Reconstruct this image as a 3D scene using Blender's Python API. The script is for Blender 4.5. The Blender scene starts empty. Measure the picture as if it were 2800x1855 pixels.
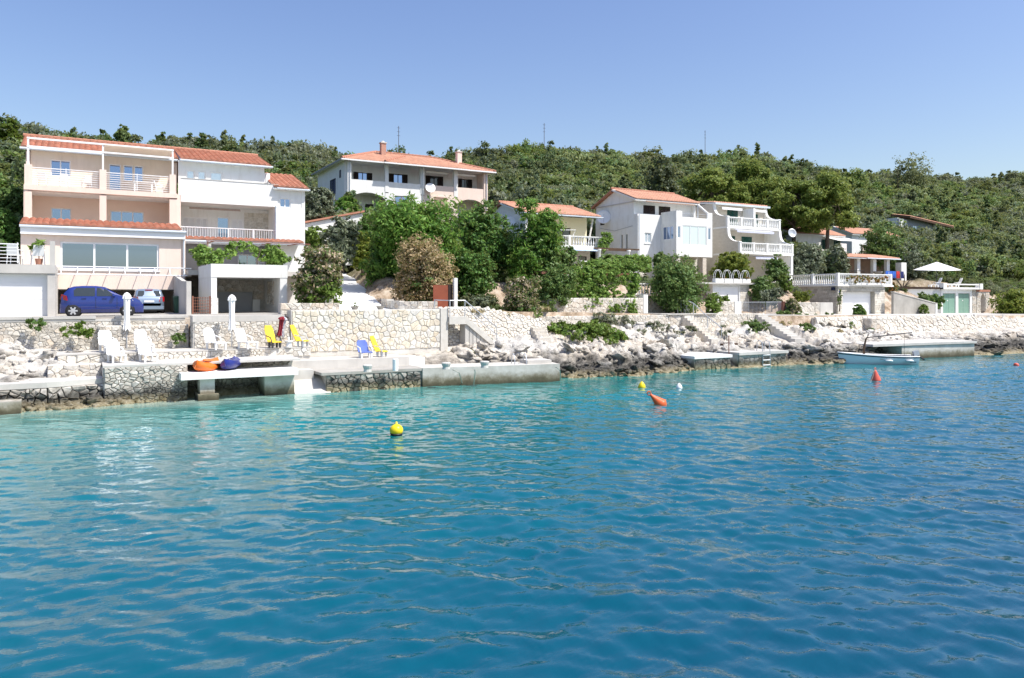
import bpy, math, random
import numpy as np
from mathutils import Vector, Matrix, Euler

sc = bpy.context.scene
COL = sc.collection
rnd = random.Random(7)
R = math.radians

# ---------------------------------------------------------------- camera, sky, sun, exposure
# World axes: x runs along the shore (to the right and away), y inland, z up, water at z = 0.
TH = R(60.7); SN, CS = math.sin(TH), math.cos(TH)
HOR, CAMH, FPX = 815.0, 4.5, 2100.0
cam = bpy.data.cameras.new('camera'); cam.sensor_width = 36; cam.lens = FPX / 2800 * 36
cam.shift_y = -(927.5 - HOR) / 2800; cam.clip_start = .1; cam.clip_end = 9000
camo = bpy.data.objects.new('camera', cam); COL.objects.link(camo)
camo.location = (0, 0, CAMH); camo.rotation_euler = (R(90), 0, -math.asin(CS))
sc.camera = camo

SUN_EL, SUN_AZ = R(57), R(180 - 40)          # azimuth clockwise from +y
sdir = Vector((math.sin(SUN_AZ) * math.cos(SUN_EL), math.cos(SUN_AZ) * math.cos(SUN_EL), math.sin(SUN_EL)))
w = bpy.data.worlds.new('World'); sc.world = w; w.use_nodes = True
nt = w.node_tree; bg = nt.nodes['Background']
sky = nt.nodes.new('ShaderNodeTexSky'); sky.sky_type = 'NISHITA'; sky.sun_disc = False
sky.sun_elevation = SUN_EL; sky.sun_rotation = SUN_AZ; sky.altitude = 0
sky.air_density = 1.25; sky.dust_density = 1.6; sky.ozone_density = 2.2
hs = nt.nodes.new('ShaderNodeHueSaturation'); hs.inputs['Saturation'].default_value = 1.14; hs.inputs['Hue'].default_value = .516; nt.links.new(sky.outputs[0], hs.inputs['Color']); nt.links.new(hs.outputs[0], bg.inputs[0]); bg.inputs[1].default_value = .112
sun = bpy.data.lights.new('sun', 'SUN'); sun.energy = 4.1; sun.angle = R(.53); sun.color = (1, .955, .88)
suno = bpy.data.objects.new('sun', sun); COL.objects.link(suno)
suno.rotation_euler = sdir.to_track_quat('Z', 'Y').to_euler(); suno.location = (0, 0, 60)
vs = sc.view_settings; vs.view_transform = 'Standard'; vs.look = 'None'; vs.exposure = .66; vs.gamma = 1
vs.use_curve_mapping = False
sc.cycles.max_bounces = 9; sc.cycles.diffuse_bounces = 6; sc.cycles.glossy_bounces = 3
sc.cycles.transmission_bounces = 3; sc.cycles.transparent_max_bounces = 6
sc.cycles.use_denoising = True

def ray(u):
    k = (u - 1400) / FPX
    return CS + SN * k, SN - CS * k
def at(u, v, y):                              # where the sight line of photo point (u, v) meets the plane at depth y
    dx, dy = ray(u); t = y / dy
    return Vector((t * dx, y, CAMH + (HOR - v) * t / FPX))
def gz(u, v, z=0.0):                          # ... meets the level z
    t = (CAMH - z) * FPX / (v - HOR); dx, dy = ray(u)
    return Vector((t * dx, t * dy, z))

# ---------------------------------------------------------------- helpers
OFF = {}
def thing(name, label, cat, loc=(0, 0, 0), rz=0, group=None, kind='thing'):
    o = bpy.data.objects.new(name, None); COL.objects.link(o)
    o.location = loc; o.rotation_euler = (0, 0, rz); o.empty_display_size = .2
    OFF[o.name] = Matrix.Translation(loc) @ Euler((0, 0, rz)).to_matrix().to_4x4()
    return tag(o, label, cat, group, kind)
def tag(o, label=None, cat=None, group=None, kind=None):
    if label: o['label'] = label
    if cat: o['category'] = cat
    if group: o['group'] = group
    if kind: o['kind'] = kind
    return o
def link(name, me, parent=None, local=False, mat=None):
    o = bpy.data.objects.new(name, me); COL.objects.link(o)
    if mat is not None and not me.materials: me.materials.append(mat)
    if parent is not None:
        o.parent = parent
        if not local and parent.name in OFF: o.matrix_parent_inverse = OFF[parent.name].inverted()
    return o
def smooth(me, ang=None):
    me.polygons.foreach_set('use_smooth', [True] * len(me.polygons))
    return me

class MB:
    def __init__(s): s.v = []; s.f = []
    def add(s, vs, fs):
        o = len(s.v); s.v += [tuple(p) for p in vs]; s.f += [tuple(i + o for i in f) for f in fs]; return s
    def box(s, x0, x1, y0, y1, z0, z1):
        if x0 > x1: x0, x1 = x1, x0
        if y0 > y1: y0, y1 = y1, y0
        return s.add([(x0, y0, z0), (x1, y0, z0), (x1, y1, z0), (x0, y1, z0), (x0, y0, z1), (x1, y0, z1), (x1, y1, z1), (x0, y1, z1)],
                     [(0, 3, 2, 1), (4, 5, 6, 7), (0, 1, 5, 4), (1, 2, 6, 5), (2, 3, 7, 6), (3, 0, 4, 7)])
    def hexa(s, b, t):                                     # 4 bottom + 4 top points
        return s.add(list(b) + list(t), [(0, 3, 2, 1), (4, 5, 6, 7), (0, 1, 5, 4), (1, 2, 6, 5), (2, 3, 7, 6), (3, 0, 4, 7)])
    def bar(s, p, q, r, n=6, r2=None):
        p = Vector(p); q = Vector(q); d = (q - p).normalized(); r2 = r if r2 is None else r2
        a = d.orthogonal().normalized(); b = d.cross(a); vs = []
        for c, rr in ((p, r), (q, r2)):
            for i in range(n):
                t = 2 * math.pi * (i + .5) / n; vs.append(c + (a * math.cos(t) + b * math.sin(t)) * rr)
        return s.add(vs, [(i, (i + 1) % n, n + (i + 1) % n, n + i) for i in range(n)] + [tuple(range(n))[::-1], tuple(range(n, 2 * n))])
    def tube(s, pts, rs, n=6):
        pts = [Vector(p) for p in pts]; rs = rs if isinstance(rs, (list, tuple)) else [rs] * len(pts); vs = []; fs = []
        for k, p in enumerate(pts):
            d = (pts[min(k + 1, len(pts) - 1)] - pts[max(k - 1, 0)]).normalized()
            up = Vector((0, 0, 1)) if abs(d.z) < .9 else Vector((1, 0, 0))
            a = d.cross(up).normalized(); b = a.cross(d)
            for i in range(n):
                t = 2 * math.pi * i / n; vs.append(p + (a * math.cos(t) + b * math.sin(t)) * rs[k])
        for k in range(len(pts) - 1):
            fs += [(k * n + i, (k + 1) * n + i, (k + 1) * n + (i + 1) % n, k * n + (i + 1) % n) for i in range(n)]
        L = (len(pts) - 1) * n
        return s.add(vs, fs + [tuple(range(n)), tuple(range(L, L + n))[::-1]])
    def prism(s, poly, ax, a, b):                          # ax 'y': poly (x,z); 'x': poly (y,z); 'z': poly (x,y)
        f = {'y': lambda p, c: (p[0], c, p[1]), 'x': lambda p, c: (c, p[0], p[1]), 'z': lambda p, c: (p[0], p[1], c)}[ax]
        n = len(poly)
        return s.add([f(p, a) for p in poly] + [f(p, b) for p in poly],
                     [tuple(range(n)), tuple(range(n, 2 * n))[::-1]] + [(i, n + i, n + (i + 1) % n, (i + 1) % n) for i in range(n)])
    def lathe(s, prof, c=(0, 0, 0), n=10):
        vs = []; fs = []; m = len(prof)
        for r, z in prof:
            for i in range(n):
                t = 2 * math.pi * i / n; vs.append((c[0] + r * math.cos(t), c[1] + r * math.sin(t), c[2] + z))
        for k in range(m - 1):
            fs += [(k * n + i, k * n + (i + 1) % n, (k + 1) * n + (i + 1) % n, (k + 1) * n + i) for i in range(n)]
        return s.add(vs, fs + [tuple(range(n))[::-1], tuple(range((m - 1) * n, m * n))])
    def tf(s, M):
        s.v = [tuple(M @ Vector(p)) for p in s.v]; return s
    def mesh(s, name='m', sm=False):
        me = bpy.data.meshes.new(name); me.from_pydata(s.v, [], s.f); me.update()
        if sm: smooth(me)
        return me
    def build(s, name, mat, parent=None, sm=False, local=False):
        return link(name, s.mesh(name, sm), parent, local, mat)

def npmesh(name, V, F, sm=False):
    V = np.asarray(V, dtype=np.float32); F = np.asarray(F, dtype=np.int32); k = F.shape[1]
    me = bpy.data.meshes.new(name); me.vertices.add(len(V)); me.vertices.foreach_set('co', V.ravel())
    me.loops.add(F.size); me.loops.foreach_set('vertex_index', F.ravel())
    me.polygons.add(len(F)); me.polygons.foreach_set('loop_start', np.arange(0, F.size, k, dtype=np.int32))
    me.polygons.foreach_set('loop_total', np.full(len(F), k, dtype=np.int32))
    if sm: me.polygons.foreach_set('use_smooth', np.ones(len(F), dtype=bool))
    me.update(calc_edges=True); return me

class Frame:                                               # wall frame: a along, d inward, z up
    def __init__(s, o, U=(1, 0, 0), V=(0, 1, 0)): s.o = Vector(o); s.U = Vector(U); s.V = Vector(V)
    def __call__(s, a, d, z): return s.o + s.U * a + s.V * d + Vector((0, 0, z))
    def box(s, mb, a0, a1, d0, d1, z0, z1):
        return mb.hexa([s(a0, d0, z0), s(a1, d0, z0), s(a1, d1, z0), s(a0, d1, z0)], [s(a0, d0, z1), s(a1, d0, z1), s(a1, d1, z1), s(a0, d1, z1)])
def front(y): return Frame((0, y, 0))
def sideL(x): return Frame((x, 0, 0), (0, 1, 0), (1, 0, 0))   # faces -x, a = y
def sideR(x): return Frame((x, 0, 0), (0, 1, 0), (-1, 0, 0))  # faces +x, a = y

def panel(mb, fr, a0, a1, z0, z1, t, holes=()):            # wall slab with real openings
    A = sorted({a0, a1} | {min(max(h[i], a0), a1) for h in holes for i in (0, 1)})
    Zs = sorted({z0, z1} | {min(max(h[i], z0), z1) for h in holes for i in (2, 3)})
    na, nz = len(A) - 1, len(Zs) - 1
    full = [[not any(h[0] < (A[i] + A[i + 1]) / 2 < h[1] and h[2] < (Zs[j] + Zs[j + 1]) / 2 < h[3] for h in holes) for j in range(nz)] for i in range(na)]
    ok = lambda i, j: 0 <= i < na and 0 <= j < nz and full[i][j]
    q = lambda *p: mb.add(p, [(0, 1, 2, 3)])
    for i in range(na):
        for j in range(nz):
            if not full[i][j]: continue
            l, r, b, u = A[i], A[i + 1], Zs[j], Zs[j + 1]
            q(fr(l, 0, b), fr(r, 0, b), fr(r, 0, u), fr(l, 0, u)); q(fr(r, t, b), fr(l, t, b), fr(l, t, u), fr(r, t, u))
            if not ok(i - 1, j): q(fr(l, t, b), fr(l, 0, b), fr(l, 0, u), fr(l, t, u))
            if not ok(i + 1, j): q(fr(r, 0, b), fr(r, t, b), fr(r, t, u), fr(r, 0, u))
            if not ok(i, j - 1): q(fr(l, t, b), fr(r, t, b), fr(r, 0, b), fr(l, 0, b))
            if not ok(i, j + 1): q(fr(l, 0, u), fr(r, 0, u), fr(r, t, u), fr(l, t, u))
    return mb

# ---------------------------------------------------------------- materials
MATS = {}
def nodes(name):
    m = bpy.data.materials.new(name); m.use_nodes = True; t = m.node_tree; b = t.nodes['Principled BSDF']
    MATS[name] = m; return m, t, b
def N(t, typ, **kw):
    n = t.nodes.new(typ)
    for k, v in kw.items(): setattr(n, k, v)
    return n
def ramp(t, stops, interp='LINEAR'):
    r = N(t, 'ShaderNodeValToRGB'); e = r.color_ramp.elements; r.color_ramp.interpolation = interp
    while len(e) < len(stops): e.new(.5)
    for x, (p, c) in zip(e, stops): x.position = p; x.color = (*c, 1)
    return r
def mixc(t, a, b, fac, mode='MIX'):
    m = N(t, 'ShaderNodeMix', data_type='RGBA', blend_type=mode)
    for s, v in ((0, fac), (6, a), (7, b)):
        if hasattr(v, 'links') or hasattr(v, 'is_linked'): t.links.new(v, m.inputs[s])
        else: m.inputs[s].default_value = v if s == 0 else (*v, 1)
    return m.outputs[2]
def noise(t, scale, detail=4, coord=None, rough=.55):
    n = N(t, 'ShaderNodeTexNoise'); n.inputs['Scale'].default_value = scale; n.inputs['Detail'].default_value = detail
    n.inputs['Roughness'].default_value = rough
    if coord is not None: t.links.new(coord, n.inputs['Vector'])
    return n
def bump(t, b, h, strength=.3, dist=.02):
    n = N(t, 'ShaderNodeBump'); n.inputs['Strength'].default_value = strength; n.inputs['Distance'].default_value = dist
    t.links.new(h, n.inputs['Height']); t.links.new(n.outputs[0], b.inputs['Normal']); return n
def mat(name, col, col2=None, rough=.85, scale=1.5, bmp=.15, fine=30, spec=.3, metal=0, dirt=None, rand=0):
    """plaster, paint, metal, fabric: two tones mixed by noise, fine bump, optional streaky dirt"""
    m, t, b = nodes(name); g = N(t, 'ShaderNodeNewGeometry'); pos = g.outputs['Position']
    n1 = noise(t, scale, 5, pos); r1 = ramp(t, [(.35, (0, 0, 0)), (.68, (1, 1, 1))]); t.links.new(n1.outputs[0], r1.inputs[0])
    col2 = col2 or tuple(c * .86 for c in col)
    c = mixc(t, col, col2, r1.outputs[0])
    if dirt:
        mp = N(t, 'ShaderNodeMapping'); mp.inputs['Scale'].default_value = (2.2, 2.2, .35); t.links.new(pos, mp.inputs[0])
        n3 = noise(t, 1.6, 6, mp.outputs[0], .65); r3 = ramp(t, [(.5, (0, 0, 0)), (.78, (.55, .55, .55))]); t.links.new(n3.outputs[0], r3.inputs[0])
        c = mixc(t, c, dirt, r3.outputs[0])
    if rand:
        oi = N(t, 'ShaderNodeObjectInfo'); hs = N(t, 'ShaderNodeHueSaturation'); mr = N(t, 'ShaderNodeMapRange')
        mr.inputs[3].default_value = 1 - rand; mr.inputs[4].default_value = 1 + rand
        t.links.new(oi.outputs['Random'], mr.inputs[0]); t.links.new(mr.outputs[0], hs.inputs['Value']); t.links.new(c, hs.inputs['Color']); c = hs.outputs[0]
    t.links.new(c, b.inputs['Base Color']); b.inputs['Roughness'].default_value = rough
    b.inputs['Specular IOR Level'].default_value = spec; b.inputs['Metallic'].default_value = metal
    if bmp:
        n2 = noise(t, fine, 3, pos); bump(t, b, n2.outputs[0], bmp, .01)
    return m
def stone_mat(name, stops, zdark=None, rough=.9, island=False, nscale=9):
    """limestone pieces: tone picked per piece, mottled; zdark = waterline staining (a level, real algae and lichen)"""
    m, t, b = nodes(name); g = N(t, 'ShaderNodeNewGeometry'); pos = g.outputs['Position']
    if island: rv = g.outputs['Random Per Island']
    else: rv = N(t, 'ShaderNodeObjectInfo').outputs['Random']
    cr = ramp(t, stops); t.links.new(rv, cr.inputs[0])
    n1 = noise(t, nscale, 6, pos, .65); r1 = ramp(t, [(.3, (.66, .64, .61)), (.62, (1, 1, 1))]); t.links.new(n1.outputs[0], r1.inputs[0])
    c = mixc(t, cr.outputs[0], r1.outputs[0], 1.0, 'MULTIPLY')
    if zdark: c = tide(t, c, pos, zdark)
    t.links.new(c, b.inputs['Base Color']); b.inputs['Roughness'].default_value = rough; b.inputs['Specular IOR Level'].default_value = .25
    n2 = noise(t, 26, 5, pos, .7); bump(t, b, n2.outputs[0], .5, .02)
    return m
def tide(t, c, pos, zd):
    sp = N(t, 'ShaderNodeSeparateXYZ'); t.links.new(pos, sp.inputs[0])
    nz = noise(t, 1.1, 5, pos, .7); ma = N(t, 'ShaderNodeMath', operation='MULTIPLY_ADD'); ma.inputs[1].default_value = -zd * 1.6; t.links.new(nz.outputs[0], ma.inputs[0])
    t.links.new(sp.outputs[2], ma.inputs[2])                # z - k*noise
    blk = ramp(t, [(0, (1, 1, 1)), (1, (0, 0, 0))]); mr = N(t, 'ShaderNodeMapRange'); mr.inputs[1].default_value = -.25 * zd; mr.inputs[2].default_value = .35 * zd
    t.links.new(ma.outputs[0], mr.inputs[0]); t.links.new(mr.outputs[0], blk.inputs[0])
    nn = noise(t, 5, 5, pos, .7); rr = ramp(t, [(.38, (.028, .027, .025)), (.66, (.17, .16, .14))]); t.links.new(nn.outputs[0], rr.inputs[0])
    c = mixc(t, c, rr.outputs[0], blk.outputs[0])
    yl = N(t, 'ShaderNodeMapRange'); yl.inputs[1].default_value = .05; yl.inputs[2].default_value = .42; yl.inputs[3].default_value = 1; yl.inputs[4].default_value = 0
    m2 = N(t, 'ShaderNodeMath', operation='MULTIPLY_ADD'); m2.inputs[1].default_value = .5; t.links.new(nn.outputs[0], m2.inputs[0]); m2.inputs[2].default_value = -.25
    m3 = N(t, 'ShaderNodeMath', operation='ADD'); t.links.new(m2.outputs[0], m3.inputs[0]); t.links.new(sp.outputs[2], m3.inputs[1]); t.links.new(m3.outputs[0], yl.inputs[0])
    ry = ramp(t, [(.35, (.13, .1, .05)), (.55, (.36, .31, .2)), (.7, (.5, .45, .33))]); t.links.new(nn.outputs[0], ry.inputs[0])
    return mixc(t, c, ry.outputs[0], yl.outputs[0])
def leaf_mat(name, stops, trans=.25, rough=.55, inst=True):
    m, t, b = nodes(name); g = N(t, 'ShaderNodeNewGeometry')
    cr = ramp(t, stops); t.links.new(g.outputs['Random Per Island'], cr.inputs[0]); c = cr.outputs[0]
    if inst:
        oi = N(t, 'ShaderNodeObjectInfo'); hs = N(t, 'ShaderNodeHueSaturation')
        a = N(t, 'ShaderNodeMapRange'); a.inputs[3].default_value = .46; a.inputs[4].default_value = .525; t.links.new(oi.outputs['Random'], a.inputs[0]); t.links.new(a.outputs[0], hs.inputs['Hue'])
        wn = N(t, 'ShaderNodeTexWhiteNoise', noise_dimensions='1D'); t.links.new(oi.outputs['Random'], wn.inputs['W'])
        v = N(t, 'ShaderNodeMapRange'); v.inputs[3].default_value = .62; v.inputs[4].default_value = 1.35; t.links.new(wn.outputs[0], v.inputs[0]); t.links.new(v.outputs[0], hs.inputs['Value'])
        s2 = N(t, 'ShaderNodeMapRange'); s2.inputs[3].default_value = 1.1; s2.inputs[4].default_value = .6; t.links.new(wn.outputs[0], s2.inputs[0]); t.links.new(s2.outputs[0], hs.inputs['Saturation'])
        t.links.new(c, hs.inputs['Color']); c = hs.outputs[0]
    t.links.new(c, b.inputs['Base Color']); b.inputs['Roughness'].default_value = rough; b.inputs['Specular IOR Level'].default_value = .3
    tr = N(t, 'ShaderNodeBsdfTranslucent'); mx = N(t, 'ShaderNodeMixShader'); mx.inputs[0].default_value = trans
    t.links.new(mixc(t, c, (1, 1, .35), .25), tr.inputs[0]); t.links.new(b.outputs[0], mx.inputs[1]); t.links.new(tr.outputs[0], mx.inputs[2])
    t.links.new(mx.outputs[0], t.nodes['Material Output'].inputs[0]); return m

M = MATS
mat('white', (.82, .82, .8), (.78, .77, .74), dirt=(.6, .57, .52))
mat('white_clean', (.83, .83, .83), (.8, .8, .8), rough=.45, bmp=0)
mat('cream', (.78, .68, .57), (.74, .63, .52), dirt=(.62, .52, .43))
mat('pink', (.86, .67, .56), (.82, .63, .52))
mat('paleyellow', (.78, .7, .48), (.74, .66, .46))
mat('peach', (.8, .66, .57), (.76, .62, .53), dirt=(.66, .53, .45))
mat('concrete', (.42, .4, .365), (.31, .295, .265), scale=.9, dirt=(.25, .235, .21), bmp=.3)
mat('paleconcrete', (.58, .555, .515), (.46, .44, .41), scale=.8, dirt=(.4, .38, .35), bmp=.25)
mat('mortar', (.6, .575, .53), (.5, .475, .43), scale=4, bmp=.5)
m, t, b = nodes('seaconcrete'); g = N(t, 'ShaderNodeNewGeometry'); pos = g.outputs['Position']
n1 = noise(t, .9, 6, pos, .65); r1 = ramp(t, [(.35, (.44, .415, .37)), (.6, (.58, .555, .51)), (.8, (.66, .64, .6))]); t.links.new(n1.outputs[0], r1.inputs[0])
sp = N(t, 'ShaderNodeSeparateXYZ'); t.links.new(pos, sp.inputs[0]); n2 = noise(t, 2.5, 6, pos, .7); ad = N(t, 'ShaderNodeMath', operation='MULTIPLY_ADD'); ad.inputs[1].default_value = -.7; t.links.new(n2.outputs[0], ad.inputs[0]); t.links.new(sp.outputs[2], ad.inputs[2])
r2 = ramp(t, [(0, (.1, .085, .05)), (.25, (.2, .18, .12)), (.45, (.42, .39, .31)), (.8, (1, 1, 1))]); mr = N(t, 'ShaderNodeMapRange'); mr.inputs[1].default_value = -.38; mr.inputs[2].default_value = .45; t.links.new(ad.outputs[0], mr.inputs[0]); t.links.new(mr.outputs[0], r2.inputs[0])
t.links.new(mixc(t, r1.outputs[0], r2.outputs[0], 1.0, 'MULTIPLY'), b.inputs['Base Color']); b.inputs['Roughness'].default_value = .9; n3 = noise(t, 14, 6, pos, .7); bump(t, b, n3.outputs[0], .5, .02)
mat('palemortar', (.62, .59, .54), (.54, .51, .46), scale=4, bmp=.4)
mat('earth', (.3, .22, .15), (.2, .16, .1), scale=2, bmp=.6)
mat('darkbrown', (.035, .022, .02), (.028, .018, .016), rough=.6)
mat('greenpaint', (.02, .1, .075), (.017, .085, .065), rough=.6)
mat('garagegreen', (.18, .31, .245), (.21, .34, .27), rough=.6, scale=5, dirt=(.11, .25, .19))
mat('browndoor', (.27, .075, .04), (.22, .06, .032), rough=.6)
mat('lightwood', (.4, .27, .2), (.34, .22, .16), rough=.7)
mat('grey', (.35, .36, .38), (.3, .31, .33), rough=.6)
mat('galv', (.55, .57, .6), (.45, .47, .5), rough=.4, metal=.4, bmp=0)
mat('gutter', (.6, .66, .72), (.55, .6, .66), rough=.4, bmp=0)
mat('darkmetal', (.05, .05, .055), rough=.5, bmp=0)
mat('rust', (.2, .085, .06), (.28, .13, .09), rough=.8)
mat('awning', (.75, .68, .58), (.72, .64, .54), rough=.9)
mat('awnwhite', (.85, .84, .82), (.82, .8, .78), rough=.9, bmp=0)
mat('awnblue', (.25, .42, .75), (.7, .76, .85), rough=.9, scale=9, bmp=0)
mat('awnlilac', (.5, .52, .64), (.62, .63, .72), rough=.9, scale=9, bmp=0)
mat('plastic', (.83, .83, .82), (.81, .81, .8), rough=.35, bmp=0, spec=.5)
mat('yellowcloth', (.82, .56, .045), (.78, .52, .04), rough=.7, bmp=.1)
mat('bluecloth', (.09, .14, .42), (.12, .18, .48), rough=.7, bmp=.1)
mat('orangeplastic', (.75, .17, .02), (.68, .14, .018), rough=.35, bmp=0, spec=.5)
mat('blueplastic', (.018, .03, .22), (.02, .025, .15), rough=.3, bmp=0, spec=.5)
mat('buoyyellow', (.8, .62, .02), (.76, .58, .02), rough=.35, bmp=0)
mat('buoyorange', (.72, .14, .045), (.66, .12, .04), rough=.4, bmp=0)
mat('buoyred', (.7, .13, .09), (.64, .11, .075), rough=.4, bmp=0)
mat('black', (.02, .02, .02), rough=.5, bmp=0)
mat('rubber', (.025, .025, .027), rough=.8, bmp=0)
mat('carblue', (.01, .026, .19), (.01, .026, .19), rough=.25, bmp=0, spec=.6); M['carblue'].node_tree.nodes['Principled BSDF'].inputs['Coat Weight'].default_value = .8
mat('carsilver', (.23, .3, .4), (.23, .3, .4), rough=.3, bmp=0, spec=.6, metal=.35); M['carsilver'].node_tree.nodes['Principled BSDF'].inputs['Coat Weight'].default_value = .7
mat('carglass', (.03, .04, .045), rough=.06, bmp=0, spec=.8)
mat('redlight', (.45, .01, .015), rough=.2, bmp=0, spec=.6)
mat('headlight', (.75, .77, .8), rough=.12, bmp=0, spec=.8)
mat('rimmetal', (.6, .6, .62), rough=.35, metal=.5, bmp=0)
mat('bingreen', (.05, .12, .075), (.045, .1, .065), rough=.5, bmp=0)
mat('hullblue', (.66, .74, .76), (.62, .71, .74), rough=.4, bmp=0)
mat('navy', (.012, .02, .06), rough=.4, bmp=0)
mat('bluesign', (.03, .035, .3), rough=.4, bmp=0)
mat('wood', (.11, .065, .04), (.075, .045, .03), rough=.8)
mat('bark', (.13, .1, .075), (.07, .055, .04), rough=.95, scale=6, bmp=.6)
mat('rope', (.5, .47, .4), rough=.9, bmp=0)
mat('chimneybrick', (.5, .29, .22), (.42, .23, .17), scale=6)
mat('terracotta', (.47, .215, .145), (.39, .18, .12), rough=.85, scale=3, rand=.14, bmp=.2)
mat('brick', (.5, .13, .07), (.4, .1, .055), rough=.85, scale=5, rand=.15)
mat('towelblue', (.05, .16, .6), rough=.9, bmp=0)
mat('towelred', (.6, .05, .05), rough=.9, bmp=0)
mat('towelnavy', (.03, .04, .16), rough=.9, bmp=0)
mat('rug', (.68, .64, .58), (.55, .52, .48), rough=.95, scale=6)
mat('shadenet', (.05, .055, .05), (.07, .075, .065), rough=.9, scale=3)
mat('greywall', (.3, .32, .36), (.26, .28, .31), rough=.9)
m, t, b = nodes('glass'); b.inputs['Base Color'].default_value = (.25, .33, .49, 1); b.inputs['Metallic'].default_value = .92; b.inputs['Roughness'].default_value = .04
m, t, b = nodes('paleglass'); b.inputs['Base Color'].default_value = (.68, .76, .8, 1); b.inputs['Metallic'].default_value = .45; b.inputs['Roughness'].default_value = .06
mat('redcheck', (.3, .03, .04), (.12, .012, .02), rough=.9, scale=22, bmp=0)
mat('stripe', (.7, .7, .72), (.03, .035, .1), rough=.9, scale=16, bmp=0)

stone_mat('rubble', [(0, (.5, .46, .4)), (.3, (.62, .585, .53)), (.6, (.7, .67, .61)), (.85, (.64, .55, .45)), (1, (.74, .72, .68))])
stone_mat('rubblepale', [(0, (.6, .56, .5)), (.4, (.73, .7, .64)), (.8, (.69, .62, .53)), (1, (.79, .77, .73))])
stone_mat('flag', [(0, (.76, .74, .69)), (.35, (.79, .75, .66)), (.65, (.77, .67, .52)), (.8, (.8, .78, .74)), (1, (.76, .66, .52))], nscale=5)
stone_mat('seastone', [(0, (.45, .42, .37)), (.5, (.6, .56, .5)), (1, (.7, .67, .62))], zdark=.78)
stone_mat('block', [(0, (.4, .38, .33)), (.5, (.5, .475, .42)), (1, (.58, .55, .49))])
stone_mat('blockpale', [(0, (.62, .58, .5)), (.5, (.72, .68, .6)), (1, (.78, .75, .68))])
m, t, b = nodes('limestone'); g = N(t, 'ShaderNodeNewGeometry'); pos = g.outputs['Position']
n1 = noise(t, 1.7, 8, pos, .68); r1 = ramp(t, [(.3, (.17, .16, .15)), (.4, (.42, .395, .36)), (.5, (.64, .61, .56)), (.75, (.76, .73, .68))]); t.links.new(n1.outputs[0], r1.inputs[0])
n2 = noise(t, .35, 3, pos); r2 = ramp(t, [(.45, (1, 1, 1)), (.75, (.9, .8, .68))]); t.links.new(n2.outputs[0], r2.inputs[0])
c = mixc(t, r1.outputs[0], r2.outputs[0], 1.0, 'MULTIPLY'); c = tide(t, c, pos, 1.2)
t.links.new(c, b.inputs['Base Color']); b.inputs['Roughness'].default_value = .95; b.inputs['Specular IOR Level'].default_value = .15
n3 = noise(t, 5, 9, pos, .78); bump(t, b, n3.outputs[0], 1.0, .14)
m, t, b = nodes('hillsoil'); g = N(t, 'ShaderNodeNewGeometry'); pos = g.outputs['Position']
n1 = noise(t, .22, 6, pos, .65); r1 = ramp(t, [(.3, (.035, .05, .016)), (.58, (.065, .08, .03)), (.78, (.16, .15, .1))]); t.links.new(n1.outputs[0], r1.inputs[0])
sp = N(t, 'ShaderNodeSeparateXYZ'); t.links.new(pos, sp.inputs[0]); mr = N(t, 'ShaderNodeMapRange'); mr.inputs[1].default_value = 64; mr.inputs[2].default_value = 54; t.links.new(sp.outputs[1], mr.inputs[0])
n5 = noise(t, 1.3, 6, pos, .7); r5 = ramp(t, [(.35, (.2, .15, .1)), (.5, (.4, .31, .23)), (.66, (.55, .48, .4))]); t.links.new(n5.outputs[0], r5.inputs[0]); stony = mixc(t, r1.outputs[0], r5.outputs[0], mr.outputs[0])
t.links.new(stony, b.inputs['Base Color']); b.inputs['Roughness'].default_value = .95; b.inputs['Specular IOR Level'].default_value = .1
n3 = noise(t, 3, 6, pos, .7); bump(t, b, n3.outputs[0], .8, .2)
m, t, b = nodes('cladding'); g = N(t, 'ShaderNodeNewGeometry')     # far stone cladding, pieces too small to tell apart
mp = N(t, 'ShaderNodeMapping'); mp.inputs['Rotation'].default_value = (0, 0, 0)
sp = N(t, 'ShaderNodeSeparateXYZ'); t.links.new(g.outputs['Position'], sp.inputs[0]); ad = N(t, 'ShaderNodeMath', operation='ADD'); t.links.new(sp.outputs[0], ad.inputs[0]); t.links.new(sp.outputs[1], ad.inputs[1])
cb = N(t, 'ShaderNodeCombineXYZ'); t.links.new(ad.outputs[0], cb.inputs[0]); t.links.new(sp.outputs[2], cb.inputs[1])
bk = N(t, 'ShaderNodeTexBrick'); bk.inputs['Scale'].default_value = 1; bk.inputs['Brick Width'].default_value = .38; bk.inputs['Row Height'].default_value = .16; bk.inputs['Mortar Size'].default_value = .012
bk.inputs['Color1'].default_value = (.62, .55, .44, 1); bk.inputs['Color2'].default_value = (.5, .44, .34, 1); bk.inputs['Mortar'].default_value = (.4, .36, .3, 1); t.links.new(cb.outputs[0], bk.inputs[0])
n1 = noise(t, 3, 5, g.outputs['Position']); t.links.new(mixc(t, bk.outputs[0], (.66, .62, .55), n1.outputs[0]), b.inputs['Base Color']); b.inputs['Roughness'].default_value = .9
bump(t, b, bk.outputs['Fac'], -.5, .02)

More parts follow.
